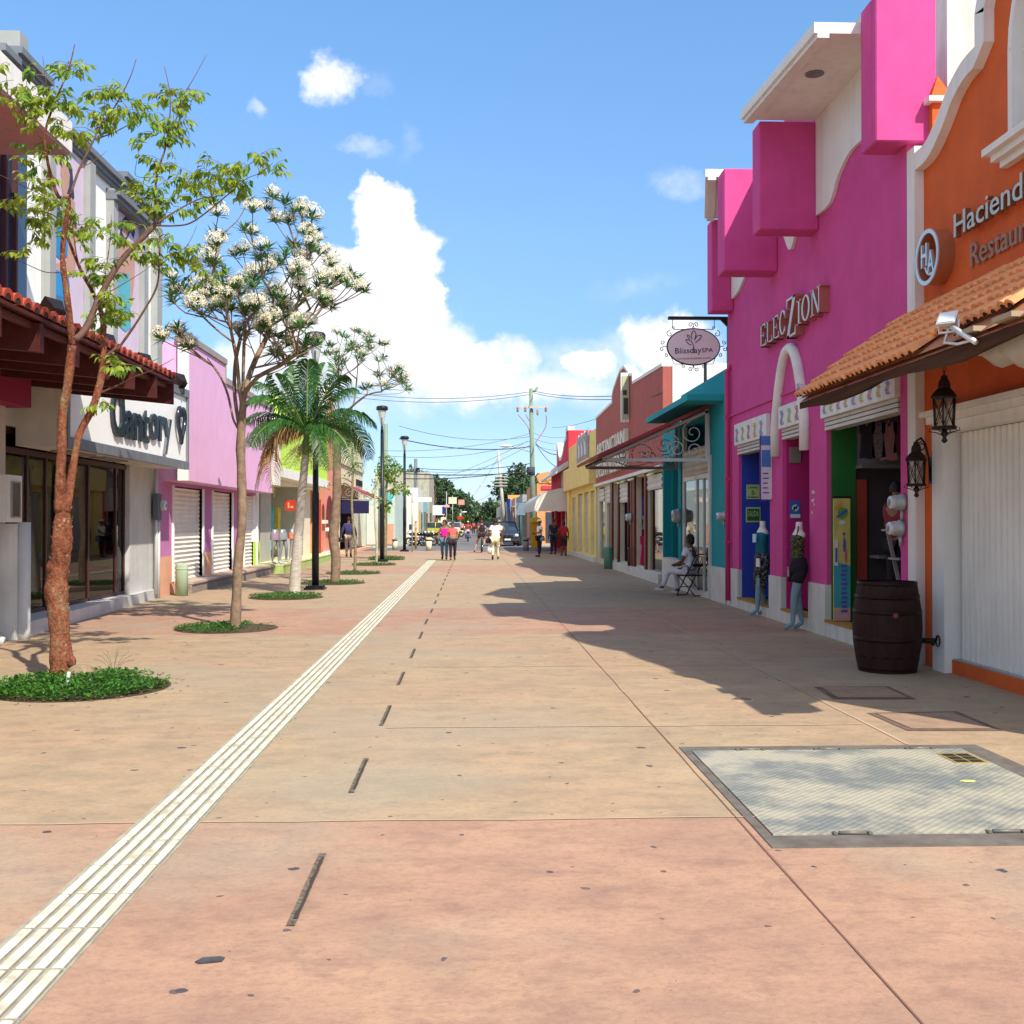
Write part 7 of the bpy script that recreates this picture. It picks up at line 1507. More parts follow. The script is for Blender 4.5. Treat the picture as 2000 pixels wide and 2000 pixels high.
def put(t, px, py, rz, z=0): g_ = G(px, py, z); t.location = (g_.x, g_.y, z); t.rotation_euler = (0,0,rz); return t
walk = dict(knL=(-.10,.13,.52), anL=(-.10,.16,.10), toL=(-.11,.31,.06), knR=(.10,.03,.50), anR=(.10,-.24,.17), toR=(.11,-.14,.05))
walk2 = dict(knR=(.10,.13,.52), anR=(.10,.16,.10), toR=(.11,.31,.06), knL=(-.10,.03,.50), anL=(-.10,-.24,.17), toL=(-.11,-.14,.05))
# two women walking towards the camera
t = person('woman in a magenta top and blue jeans walking towards the camera', skA, hairb, cl('hot magenta knit', (.75,.01,.30)), cl('blue denim', (.08,.17,.28)), M('dark shoe', (.03,.03,.03)), J={**walk, 'elR':(.24,-.03,1.14), 'haR':(.24,.12,.95)}, female=True, hairstyle='bob', sleeves='none', headturn=R(-50), fat=1.18, scale=.98); put(t, 868, 1094, R(176))
t = person('woman in a coral shirt and dark trousers walking towards the camera', skA, hairb, cl('coral shirt', (.70,.12,.12)), cl('plum trousers', (.03,.015,.03)), M('dark shoe', ()), J={**walk2, 'elR':(.25,-.03,1.12), 'haR':(.33,.05,.90), 'elL':(-.23,.0,1.14),'haL':(-.16,.14,.95)}, female=True, hairstyle='short', fat=1.32, scale=.93); put(t, 884, 1095, R(186))
f = MB(); f.lathe((0,0,1.0), [(.165,-.05),(.185,.0),(.18,.10),(.16,.13)], 20, sy=.8); f.build('waist_wrap', cl('olive knotted wrap', (.26,.20,.11)), t)
# man in white walking away with a helmet and a bag
t = person('man in a white shirt and cream trousers walking away down the middle', skC, hairb, cl('white shirt', (.78,.76,.72)), cl('cream trousers', (.66,.58,.40)), M('brown sole', (.10,.06,.04)), J={**walk2,'elL':(-.28,-.03,1.15),'haL':(-.30,.05,.93),'elR':(.28,-.02,1.15),'haR':(.28,.02,.92)}, fat=1.38, scale=1.0, toplen=.10); put(t, 967.5, 1094, R(-4))
p = t.location
def helmet(lab, c, mat, s=1.0):
    f = MB(); c = Vector(c); H = MB(); H.ball((0,0,0), .13*s, .15*s, .14*s, 18, 12); f.add([c+Vector(v) for v in H.v], [q for q in H.f if sum(H.v[i][2] for i in q)/len(q) > -.085*s], True); f.tube([c+Vector((.13*s*math.cos(a), .15*s*math.sin(a), -.085*s)) for a in [2*math.pi*i/20 for i in range(21)]], .012, 6, cap=False)
    return tag(f.build('helmet', mat), lab, 'helmet')
blackg = M('gloss black', (.012,.012,.014), rough=.15, spec=.7, bump=0)
helmet('dark helmet held in the left hand of the man in white', (p.x-.30, p.y+.12, .80), blackg)
f = MB(); c = Vector((p.x-.20, p.y+.06, .42)); f.lathe(c, [(.03,.34),(.08,.26),(.14,.10),(.16,-.02),(.12,-.14),(.03,-.17)], 14, sy=.6); tag(f.build('carrier_bag', M('white plastic', (.78,.78,.78), rough=.4, trans=.2)), 'white plastic bag hanging from the hand of the man in white', 'bag')
# man with a white cap
t = person('man in a white cap and white shirt standing by the fabric awning', skC, hairb, cl('white shirt', ()), cl('near black trousers', (.015,.012,.014)), M('dark shoe', ()), J={'elL':(-.24,.04,1.16),'haL':(-.24,.30,1.10),'elR':(.27,-.08,1.15),'haR':(.20,.06,.98),'anL':(-.12,.06,.09),'toL':(-.14,.20,.04)}, cap=M('white cap', (.8,.8,.78)), fat=1.1, scale=.99); put(t, 1054, 1088, R(105)); p = t.location
helmet('blue grey helmet carried at the hip by the man in the white cap', (p.x+.12, p.y-.15, .83), M('helmet blue', (.10,.22,.35), rough=.2, spec=.7), .9)
t = person('person in dark navy clothes standing in the awning shade', skC, hairb, cl('deep navy cloth', (.02,.02,.045)), cl('deep navy cloth', ()), M('dark shoe', ()), scale=1.02); put(t, 1081, 1083, R(20))
t = person('person in a red shirt and skirt seen from behind under the white awning', skC, hairb, cl('dull red shirt', (.42,.02,.03)), cl('brown skirt', (.05,.02,.02)), M('dark shoe', ()), J={'elL':(-.22,.06,1.15),'haL':(-.10,.20,1.2)}, female=True, leglen='knee', hairstyle='bob', fat=1.25, scale=.96); put(t, 1101, 1086, R(0))
# man in navy walking away on the left
t = person('man in a navy shirt and grey trousers walking away by the cream building', skA, hairb, cl('navy shirt', (.035,.04,.13)), cl('khaki grey trousers', (.36,.33,.28)), M('dark shoe', ()), J={**walk,'elL':(-.27,-.03,1.14),'haL':(-.32,.02,.92),'elR':(.28,-.02,1.14),'haR':(.33,.02,.90)}, sleeves='long', fat=1.05, scale=1.06); put(t, 681, 1089, R(2)); p = t.location
helmet('black helmet hanging from the hand of the man in navy', (p.x-.36, p.y+.0, .80), blackg, .95)
# seated person
sit = dict(pelvis=(0,-.02,.56), waist=(0,-.04,.68), chest=(0,-.04,.90), neck=(0,-.02,1.06), headlo=(0,0,1.14), headmid=(0,.0,1.22), headtop=(0,-.01,1.29), shL=(-.17,-.02,1.0), shR=(.17,-.02,1.0), elL=(-.24,.03,.76), haL=(-.14,.28,.68), elR=(.24,.03,.76), haR=(.14,.28,.68),
    hipL=(-.10,.05,.54), knL=(-.14,.46,.53), anL=(-.14,.62,.16), toL=(-.15,.76,.10), hipR=(.10,.05,.54), knR=(.14,.44,.53), anR=(.13,.40,.09), toR=(.14,.54,.04))
t = person('person in pale grey clothes seated on a folding chair, seen from behind', skC, hairb, cl('pale grey tee', (.70,.72,.78)), cl('light grey trousers', (.62,.63,.67)), M('grey white shoe', (.5,.5,.5)), J=sit, hairstyle='bob', fat=1.0, headturn=R(0)); c0 = G(1347,1164); t.location = (c0.x, c0.y, 0); t.rotation_euler = (0,0,R(46))
ch = thing('folding_chair', 'dark brown tubular folding chair under the seated person', 'chair', (0,0,0), local=True); cm = M('dark brown tube', (.035,.018,.015), rough=.4, metal=.3)
f = MB(); f.box(-.20,.20,-.20,.20,.435,.465); f.build('seat', cm, ch)
f = MB(); f.tube(smooth3([(-.20,.20,.02),(-.20,.05,.30),(-.20,-.14,.62),(-.19,-.24,.82),(-.12,-.29,.90),(.12,-.29,.90),(.19,-.24,.82),(.20,-.14,.62),(.20,.05,.30),(.20,.20,.02)], 4), .014, 8)
f.tube(smooth3([(-.10,-.19,.70),(-.09,-.26,.84),(.09,-.26,.84),(.10,-.19,.70)], 4), .010, 6); f.box(-.19,.19,-.215,-.195,.64,.70); f.build('backrest', cm, ch)
for s_ in (-1, 1): f = MB(); f.tube([(s_*.17,.18,.44),(s_*.17,-.02,.24),(s_*.17,-.24,.02)], .013, 8); f.build('leg', cm, ch)
f = MB(); f.tube([(-.20,.20,.02),(.20,.20,.02)], .012, 6); f.tube([(-.17,-.24,.02),(.17,-.24,.02)], .012, 6); f.tube([(-.2,.1,.2),(.2,.1,.2)], .010, 6); f.build('stretcher', cm, ch)
ch.location = t.location; ch.rotation_euler = t.rotation_euler
# person on the ladder inside the shop
t = person('person in a dark red shirt standing on a ladder inside the magenta shop', skA, hairb, cl('dark red shirt', (.22,.02,.03)), cl('black jeans', (.012,.012,.014)), M('dark shoe', ()), J={'elL':(-.24,.05,1.12),'haL':(-.22,.22,.92),'elR':(.26,.1,1.3),'haR':(.24,.35,1.45)}, scale=.98); t.location = (5.50, 14.0, .42); t.rotation_euler = (0,0,R(-70))
f = MB()
for s_ in (-1, 1): f.obox((5.46, 13.65+s_*.18, .80), (.022,0,0), (0,.012,0), (-.16,0,.72)); f.obox((5.78, 13.65+s_*.15, .78), (.015,0,0), (0,.010,0), (.14,0,.70))
for k in range(4): f.obox((5.53-.085*k, 13.65, .42+.36*k), (.05,0,0), (0,.18,0), (0,0,.012))
tag(f.build('step_ladder', M('pale ladder', (.34,.30,.30), metal=.2)), 'pale wooden step ladder standing inside the magenta shop', 'ladder')
# shop mannequins
mq_w = M('mannequin white', (.70,.66,.60), rough=.4, bump=0); mq_b = M('mannequin blue grey', (.20,.31,.36), rough=.8, bump=0)
fl1 = M('floral black print', (.10,.10,.10), scale=26, var=2.2, bump=0); ol = M('olive sequin print', (.10,.10,.035), scale=40, var=1.8, bump=.4)
mj = dict(pelvis=(0,0,.96), waist=(0,.02,1.10), chest=(0,.0,1.33), neck=(0,-.01,1.50), hipL=(-.08,.0,.88), knL=(-.07,.10,.50), anL=(-.045,.11,.10), toL=(-.05,.24,.03), hipR=(.08,.0,.88), knR=(.06,-.01,.50), anR=(.045,-.07,.10), toR=(.05,.06,.03), shL=(-.15,-.01,1.41), shR=(.15,-.01,1.41))
def mannequin(lab, top, bottom, px, py, rz, leglen='knee', sc=1.0):
    t = person(lab, mq_w, None, top, bottom, None, J=mj, head=False, female=True, sleeves='none', leglen=leglen, noarms=True, nolegs=True, headless_neck=True, name='mannequin', tag_cat='mannequin', group='mannequins outside the magenta shop', scale=sc, fat=.84)
    for c_ in list(t.children):
        if c_.name.startswith('shorts'): bpy.data.objects.remove(c_)
    f = MB(); f.lathe((0,0,0), [(.05,.80),(.145,.82),(.165,.88),(.160,.95),(.130,1.05)], 20, sy=.80); lo = .70 if leglen == 'short' else .46
    for s_ in (-1, 1): f.tube([(s_*.080,0,.88),(s_*.078,.015,.80),(s_*.072,.04,(lo+.8)/2),(s_*.066,.05,lo)], [.090,.092,.085 if lo < .6 else .088,.072 if lo < .6 else .086], 14)
    f.build('shorts', bottom, t)
    f = MB(); V, F_ = skinned({k: (*Vector(mj[k]), RAD[k][0]*.93) for k in ('hipL','knL','anL','toL')}, [('hipL','knL'),('knL','anL'),('anL','toL')], 2); f.add(V, F_, True)
    V, F_ = skinned({k: (*Vector(mj[k]), RAD[k][0]*.93) for k in ('hipR','knR','anR','toR')}, [('hipR','knR'),('knR','anR'),('anR','toR')], 2); f.add(V, F_, True); f.build('legs', mq_b, t)
    f = MB(); f.lathe((0,-.01,1.50), [(.055,-.06),(.050,.0),(.047,.07),(.01,.075)], 14); f.build('neck', mq_w, t)
    g_ = G(px, py); t.location = (g_.x, g_.y, 0); t.rotation_euler = (0,0,rz); return t
m1 = mannequin('headless mannequin in a teal top and black floral capris by the blue door', cl('teal jersey', (.01,.13,.17)), fl1, 1489, 1203, R(100), sc=1.03)
f = MB(); f.box(-.07,.05,.135,.15,1.22,1.36); f.build('price_tag', M('tag pale blue', (.5,.66,.75)), m1); f = MB(); f.box(-.20,-.08,.13,.15,.82,.96); f.build('hip_label', M('tag white', (.75,.73,.66)), m1)
m2 = mannequin('headless mannequin in an olive print halter and black shorts by the magenta door', ol, cl('black shorts', (.015,.012,.02)), 1560, 1231, R(96), 'short', 1.02)
f = MB(); f.tube([(-.09,.06,1.38),(-.02,.0,1.55),(.06,.05,1.40)], .012, 6); f.build('halter_strap', ol, m2); f = MB(); f.box(.02,.07,.135,.145,.78,.92); f.build('hip_label', M('label pink print', (.5,.3,.3), scale=60, var=.8), m2)
# leg forms on the lime step
grey_leg = M('chrome leg form', (.42,.44,.46), metal=.55, rough=.25, bump=0)
def legform(lab, x, y, rz, sh, z=.28, torso=False):
    t = thing('leg_form', lab, 'mannequin', (0,0,0), 'leg forms on the lime green step', local=True); f = MB()
    for a in 'LR': V, F_ = skinned({k: (*Vector(mj[k]), RAD[k][0]*.92) for k in ('hip'+a,'kn'+a,'an'+a,'to'+a)}, [('hip'+a,'kn'+a),('kn'+a,'an'+a),('an'+a,'to'+a)], 1); f.add(V, F_, True)
    f.build('legs', grey_leg, t); f = MB(); f.lathe((0,0,.92), [(.10,-.16),(.165,-.08),(.175,.02),(.14,.12),(.12,.17),(.0,.18)], 16, sy=.72); f.build('hips', grey_leg, t)
    f = MB(); f.lathe((0,0,.90), [(.185,-.13),(.185,.04),(.17,.08)], 16, sy=.76, cap=False); f.build('shorts', sh, t); place(t, (x, y, z), rz); return t
legform('grey leg form in mauve shorts nearest the pink building', -6.10, 34.6, R(-95), M('mauve shorts', (.30,.20,.26)))
legform('grey leg form in washed grey shorts on the lime step', -5.98, 35.3, R(-110), M('grey washed shorts', (.25,.25,.26)))
legform('grey leg form in a coral and white swimsuit bottom on the lime step', -5.95, 37.0, R(-90), M('coral floral shorts', (.70,.22,.14), scale=20, var=.8))
legform('grey leg form half hidden behind the palm trunk', -6.1, 38.4, R(-80), M('sandy shorts', (.5,.36,.24)))
for lab, y, c in (('turquoise dress hung at the back of the lime shopfront', 39.2, (.04,.38,.42)), ('yellow dress hung at the back of the lime shopfront', 40.6, (.55,.45,.06))):
    f = MB(); garment(f, y, -7.1, 2.15, .6, 1.5, ax='y', dep=.1); tag(f.build('hanging_garment', M('cloth '+lab[:6], c)), lab, 'garment', 'dresses in the lime shop')
# ================================================================== STREET FURNITURE, WIRES, VEHICLES
lampblk = M('lamp post black', (.018,.022,.028), rough=.35, metal=.3, bump=0); frost = M('frosted diffuser', (.72,.75,.76), rough=.3, bump=0, trans=.4)
lp = thing('street_lamp', 'tall black lamp post beside the palm, with a frosted cone head', 'street lamp', (0,0,0), 'lamp posts along the left', local=True)
f = MB(); f.box(-.24,.24,-.24,.24,0,.045); f.box(-.15,.15,-.15,.15,.045,.10)
for a in (-.18,.18):
    for b in (-.18,.18): f.lathe((a,b,.045), [(.025,0),(.025,.05)], 8)
f.build('base_plate', lampblk, lp)
f = MB(); f.lathe((0,0,.09), [(.085,0),(.085,2.2),(.07,2.25),(.065,5.0)], 16); f.build('pole', lampblk, lp)
f = MB(); f.lathe((0,0,5.08), [(.066,0),(.05,.25)], 12); f.obox((.0,-.06,5.40), (.012,0,0), (0,.02,0), (0,-.05,.28)); f.obox((.0,.06,5.40), (.012,0,0), (0,.02,0), (0,.05,.28)); f.build('arm', lampblk, lp)
f = MB(); f.lathe((0,0,5.30), [(.04,0),(.09,.25),(.16,.62),(.17,.66)], 20); f.build('diffuser', frost, lp)
f = MB(); f.lathe((0,0,5.96), [(.17,0),(.23,.02),(.235,.12),(.20,.17),(.05,.20)], 24); f.build('lamp_head', lampblk, lp)
g0 = G(616,1151); lp.location = (g0.x, g0.y, 0)
for (px, py, lab, sc) in ((746,1097,'second black lamp post, rising behind the pale thin sapling',1.03),(790,1077,'farthest black lamp post, next to the motorcycles',1.03)):
    q = G(px, py); dup(lp, (q.x, q.y, 0), label=lab, s=sc)
def bin_(lab, px, py, h, r, mat, grp='litter bins at the crossing'):
    c = G(px, py); t = thing('litter_bin', lab, 'litter bin', c, grp); f = MB(); f.lathe(c, [(r*.94,0),(r*.94,h*.72)], 20); f.build('body', mat, t); f = MB(); f.lathe(c, [(r*1.05,h*.80),(r*1.05,h*.95),(r*.8,h)], 20); f.build('lid', mat, t); f = MB(); f.lathe(c, [(r*.85,h*.72),(r*.85,h*.80)], 20); f.build('slot', dark, t)
crb_ = M('cream concrete bin', (.66,.58,.40), streak=.2)
bin_('cream litter bin in front of the parked motorcycles', 837.5, 1075.5, .74, .18, crb_); bin_('cream litter bin near the far left shops', 771, 1073, .68, .17, crb_); bin_('grey litter bin on the right beside the utility pole', 1027, 1075.5, .74, .18, M('grey bin', (.30,.28,.27)))
def sign_post(nm, lab, px, py, top, parts, r=.035, mat=None, D=None):
    c = G(px, py) if D is None else Vector((PY(px,1000,D).x, D, 0)); t = thing(nm, lab, 'sign post' if nm == 'sign_post' else 'pole', c); Y = c.y; H = PY(px, top, Y).z
    f = MB(); f.tube([c, (c.x, c.y, H)], r, 8); f.build('post', mat or metalgrey, t)
    for (x0, y0, x1, y1, m_, dy) in parts: a = PY(x0, y0, Y-.06-dy); b = PY(x1, y1, Y-.06-dy); f = MB(); f.box(a.x, b.x, Y-.08-dy, Y-.05-dy, b.z, a.z); f.build('sign_plate', m_, t)
    return t
wh = M('sign plate white', (.78,.77,.74), rough=.4)
sign_post('sign_post', 'grey post with a long white street name plate by the farthest lamp', 805, 1078, 962, [(806,971.5,843,980,wh,0)])
sign_post('sign_post', 'wooden sign post with a white board and a small dark label left of the motorcycles', 812, 1072, 1018, [(797,1020,808,1040,wh,0),(799,1024,806,1034,winm,.02)], r=.07, mat=M('ochre post', (.5,.33,.12)))
sign_post('sign_post', 'thin post with a large white shop board far down the left side', 872, 1060, 960, [(845,987,868,1006,wh,0),(864,989,868,1003,M('board navy',(.02,.03,.25)),.05),(868,986,878,991,M('board red white',(.7,.35,.33)),.02)], D=96)
sign_post('sign_post', 'cream hexagonal shop sign on a far left post', 884, 1055, 968, [(876,971,892,984,M('board cream',(.7,.64,.45)),0),(895,976,907,986,M('board coral',(.7,.28,.24)),0)], D=118)
sign_post('sign_post', 'low cream board among the parked vehicles on the left', 866, 1050, 1008, [(861,1010,872,1022,M('board cream', ()),0)], D=110)
sign_post('sign_post', 'red arrow board over the road on the left', 899, 1055, 985, [(893,1009,906,1013,M('board scarlet',(.6,.02,.03)),0)], D=140)
sign_post('sign_post', 'back of a grey road sign on a green post beside the utility pole', 1017, 1066, 985, [(1008,982,1026,1006,M('sign back blue grey', (.17,.25,.30), rough=.5),0)], r=.06, mat=M('post green', (.06,.16,.12)))
sign_post('sign_post', 'orange roof board above the far grey shops on the right', 1000, 1060, 966, [(992,967,1016,974,M('board orange',(.75,.36,.10)),0)], D=112)
# utility poles
conc = M('green stained concrete pole', (.20,.27,.19), streak=.5, stain=(.33,.33,.26)); conc2 = M('pale concrete pole', (.50,.48,.42), streak=.4, stain=(.3,.3,.27)); ins = M('porcelain', (.30,.20,.16), rough=.3); wire = M('cable', (.045,.045,.05), bump=0, rough=.6); wired = M('thin cable', (.16,.17,.19), bump=0)
UPD = 76.0
up_ = thing('utility_pole', 'green concrete utility pole with a white crossarm and transformer drops', 'utility pole', (PY(1040,1000,UPD).x,UPD,0)); b0 = PY(1042,1000,UPD); tp_ = PY(1037,759,UPD)
f = MB(); f.tube([(b0.x,UPD,0),(tp_.x,UPD,tp_.z)], [.21,.13], 10); f.build('pole', conc, up_)
def Q(px, py, D=UPD): return PY(px, py, D)
f = MB(); a = Q(1008,795,UPD-.3); b = Q(1070,795,UPD-.3); f.box(a.x,b.x,UPD-.36,UPD-.24,a.z-.07,a.z+.07); f.build('crossarm', conc2, up_)
for px in (1011,1026,1066,1050):
    f = MB(); q = Q(px,802,UPD-.3); s_ = -1 if px != 1050 else 1; f.lathe((q.x,q.y,q.z), [(.03,.1*s_),(.10,.02*s_),(.06,-.10*s_),(.10,-.16*s_),(.06,-.28*s_),(.03,-.34*s_)], 8); f.build('insulator', ins, up_)
f = MB(); f.tube([Q(1036,764),Q(1044,764),Q(1050,756)], .09, 8); f.build('top_bracket', conc, up_)
for px in (1011,1026,1066):
    f = MB(); a = Q(px+1,810,UPD-.3); m_ = Q((px+1040)/2+(6 if px < 1040 else 12),835); b = Q(1036 if px < 1040 else 1046,864); f.tube(smooth3([a,m_,b],5), .03, 5); f.build('drop_cable', M('reddish cable', (.42,.18,.16)), up_)
f = MB(); f.lathe(Q(1037,920), [(.28,-.28),(.28,.28)], 12); f.build('cable_box', M('cable box dark', (.06,.06,.09)), up_)
f = MB(); a = Q(1040,884); b = Q(996,870); f.tube([a,b], .04, 6); f.build('lamp_arm', conc2, up_); f = MB(); c = Q(988,871); f.ball(c, .42, .18, .10, 14, 8); f.build('lamp_head', M('luminaire white', (.78,.78,.76)), up_)
p2 = thing('utility_pole', 'pale leaning concrete pole with several short arms right of the road', 'utility pole', (PY(984,1000,112).x,112,0)); f = MB(); f.tube([PY(986,1042,112)*1, PY(973,880,112)], [.22,.13], 8); f.build('pole', conc2, p2)
for k, z_ in enumerate((931,937,943,949)):
    f = MB(); a = PY(966,z_,111.8); b = PY(991,z_,111.8); f.box(a.x,b.x,111.7,111.9,a.z-.04,a.z+.04); f.build('crossarm', conc2, p2)
for (px0, py0, px1, py1, D, lab) in ((982,1036,976,955,150,'thin pale pole behind the leaning concrete pole'),(990,1040,979,940,130,'second thin pale pole beside the leaning concrete pole'),(900,1045,898,968,150,'pale pole far along the left of the road'),(909,1040,908,985,190,'slim far pole on the left with a small lamp arm')):
    t = thing('utility_pole', lab, 'utility pole', (PY(px0,1000,D).x,D,0)); f = MB(); b = PY(px0,1020,D); b.z = 0; f.tube([b, PY(px1,py1,D)], [.2,.12], 8); f.build('pole', conc2, t); f = MB(); a = PY(px1,py1+3,D); f.tube([a, a+Vector((-1.3,0,.2))], .06, 5); f.build('arm', conc2, t)
p3 = thing('utility_pole', 'dark timber pole at the left of the crossing behind the name plate', 'utility pole', (PY(811,1000,92).x,92,0)); f = MB(); b = PY(811,1020,92); b.z = 0; f.tube([b, PY(812,896,92)], [.17,.14], 8); f.build('pole', M('grey timber pole', (.16,.17,.19)), p3); f = MB(); f.box(PY(815,915,91.8).x-.1,PY(815,915,91.8).x+.2,91.6,91.9,PY(815,918,92).z,PY(815,914,92).z); f.build('cable_clamp', dark, p3)
p4 = thing('utility_pole', 'greenish pole behind the second lamp post', 'utility pole', (PY(752,1000,70).x,68.5,0)); f = MB(); b = PY(751,1020,68.7); b.z = 0; f.tube([b, PY(754,828,68.7)], [.16,.12], 8); f.build('pole', conc, p4)
# street lights on arms far down
for (px, py, D, lab) in ((943,948,150,'small white road lamp over the middle of the road'),(905,1000,150,'pale road lamp head at the left of the road')):
    t = thing('road_lamp', lab, 'road lamp', (PY(px,1000,D).x,D,0)); c = PY(px,py,D); e = PY(px+(38 if px > 920 else -8),py+8,D); f = MB(); f.ball(c, .5, .2, .12, 10, 6); f.build('lamp_head', M('luminaire white', ()), t); f = MB(); f.tube([c, e, (e.x,D,0)] , .05, 6); f.build('post', conc2, t)
# wires: each run of cable hangs between two supports of its own
def cable(lab, a, b, sag, r, mat=None): f = MB(); f.tube(arc(a, b, sag, 14), r, 4); tag(f.build('overhead_cable', mat or wire), lab, 'cable', 'overhead cables across the street')
# long spans that cross the street between the rooftops
cable('uppermost pair cable, higher one, from the utility pole top to the left roofs', Q(1044,764), PX(560,744,-12), .8, .022, wired)
cable('uppermost pair cable, lower one, from the utility pole top to the left roofs', Q(1038,770), PX(560,753,-12), .8, .022, wired)
cable('cable from the utility pole top to the brick red roof', Q(1044,764), PX(1210,773,5.6), .15, .018, wired)
cable('second cable from the utility pole top to the brick red roof', Q(1044,768), PX(1210,780,5.6), .15, .018, wired)
cable('slanting cable from the utility pole to the brick red wall above its letters', Q(1078,835,77), PX(1296,765,4.97), .25, .012, wired)
for k, (x0, y0, D0, x1, y1, D1_, sg, r_, lab) in enumerate(((780,832,66,1038,852,76,.5,.018,'thin cable over the crossing, topmost of the lower bundle'),(780,857,66,1038,872,76,.4,.03,'thick cable over the crossing running to the white road lamp'),(745,880,68,1038,846,76,.4,.016,'thin cable rising rightwards over the crossing'),(752,890,68,1040,860,76,.5,.016,'thin cable rising rightwards just under its neighbour'),
    (812,914,92,1038,905,76,.3,.025,'cable from the dark timber pole to the utility pole, upper'),(790,925,60,1040,921,76,.15,.03,'thick black cable level with the roofs, upper'),(790,935,60,1000,922,78,.15,.028,'thick black cable level with the roofs, lower'),(812,918,92,980,900,112,.6,.02,'sagging cable from the timber pole to the leaning pole'),
    (860,935,118,1030,862,78,.2,.016,'cable climbing steeply to the utility pole from the left'),(880,940,140,1034,870,78,.2,.016,'second cable climbing to the utility pole from the left'),(908,985,190,975,890,112,.5,.02,'far cable to the leaning pole'),(898,970,150,972,952,112,1.0,.02,'low far cable between the far poles'),(905,990,190,976,962,112,1.0,.02,'lowest far cable between the far poles'))):
    cable(lab, PY(x0,y0,D0), PY(x1,y1,D1_), sg, r_, wired if r_ < .022 else wire)
for k, (x1, y1, lab) in enumerate(((1089,888,'cable from the utility pole to the crimson parapet, upper'),(1086,912,'cable from the utility pole to the crimson cornice, lower'))): cable(lab, Q(1046,865), PX(x1,y1,5.2), .2, .025)
for k, (y0, y1, lab) in enumerate(((856,852,'thin cable behind the utility pole towards the right roofs, top'),(868,866,'thin cable behind the utility pole towards the right roofs, middle'),(846,836,'thin cable behind the utility pole towards the right roofs, highest'))): cable(lab, Q(1042,y0), PX(1150,y1,9), .5, .015, wired)
cable('wire slung along the white weathered wall top at the far right', PX(1868,0,6.2)+Vector((0,0,.3)), PX(1878,112,6.2), .02, .012)
# ---------------- vehicles
tyre = M('tyre rubber', (.02,.02,.021), rough=.8, bump=0); chrome = M('chrome', (.55,.56,.58), metal=.9, rough=.2, bump=0); glassd = M('car glass', (.03,.05,.07), rough=.08, spec=.9, bump=0)
def wheel(parent, c, R_, w, ax='x', rimm=None, spokes=0):
    f = MB(); f.lathe(c, [(R_*.66,-w/2),(R_*.93,-w/2),(R_,-w*.3),(R_,w*.3),(R_*.93,w/2),(R_*.66,w/2),(R_*.66,-w/2)], 24, axis=ax, cap=False); ty = f.build('wheel', tyre, parent)
    f = MB()
    if spokes: 
        c = Vector(c); f.lathe(c, [(R_*.62,-w*.3),(R_*.68,-w*.3),(R_*.68,w*.3),(R_*.62,w*.3)], 24, axis=ax, cap=False); f.lathe(c, [(.03,-w*.5),(.03,w*.5)], 10, axis=ax)
        for k in range(spokes): a = 2*math.pi*k/spokes; e = Vector((0,math.cos(a),math.sin(a))) if ax == 'x' else Vector((math.cos(a),0,math.sin(a))); f.tube([c, c+e*R_*.64], .006, 3)
    else: f.lathe(c, [(.04,-w*.4),(R_*.3,-w*.45),(R_*.64,-w*.35),(R_*.66,0),(R_*.64,w*.35),(R_*.3,w*.45),(.04,w*.4)], 20, axis=ax)
    f.build('rim', rimm or chrome, ty)
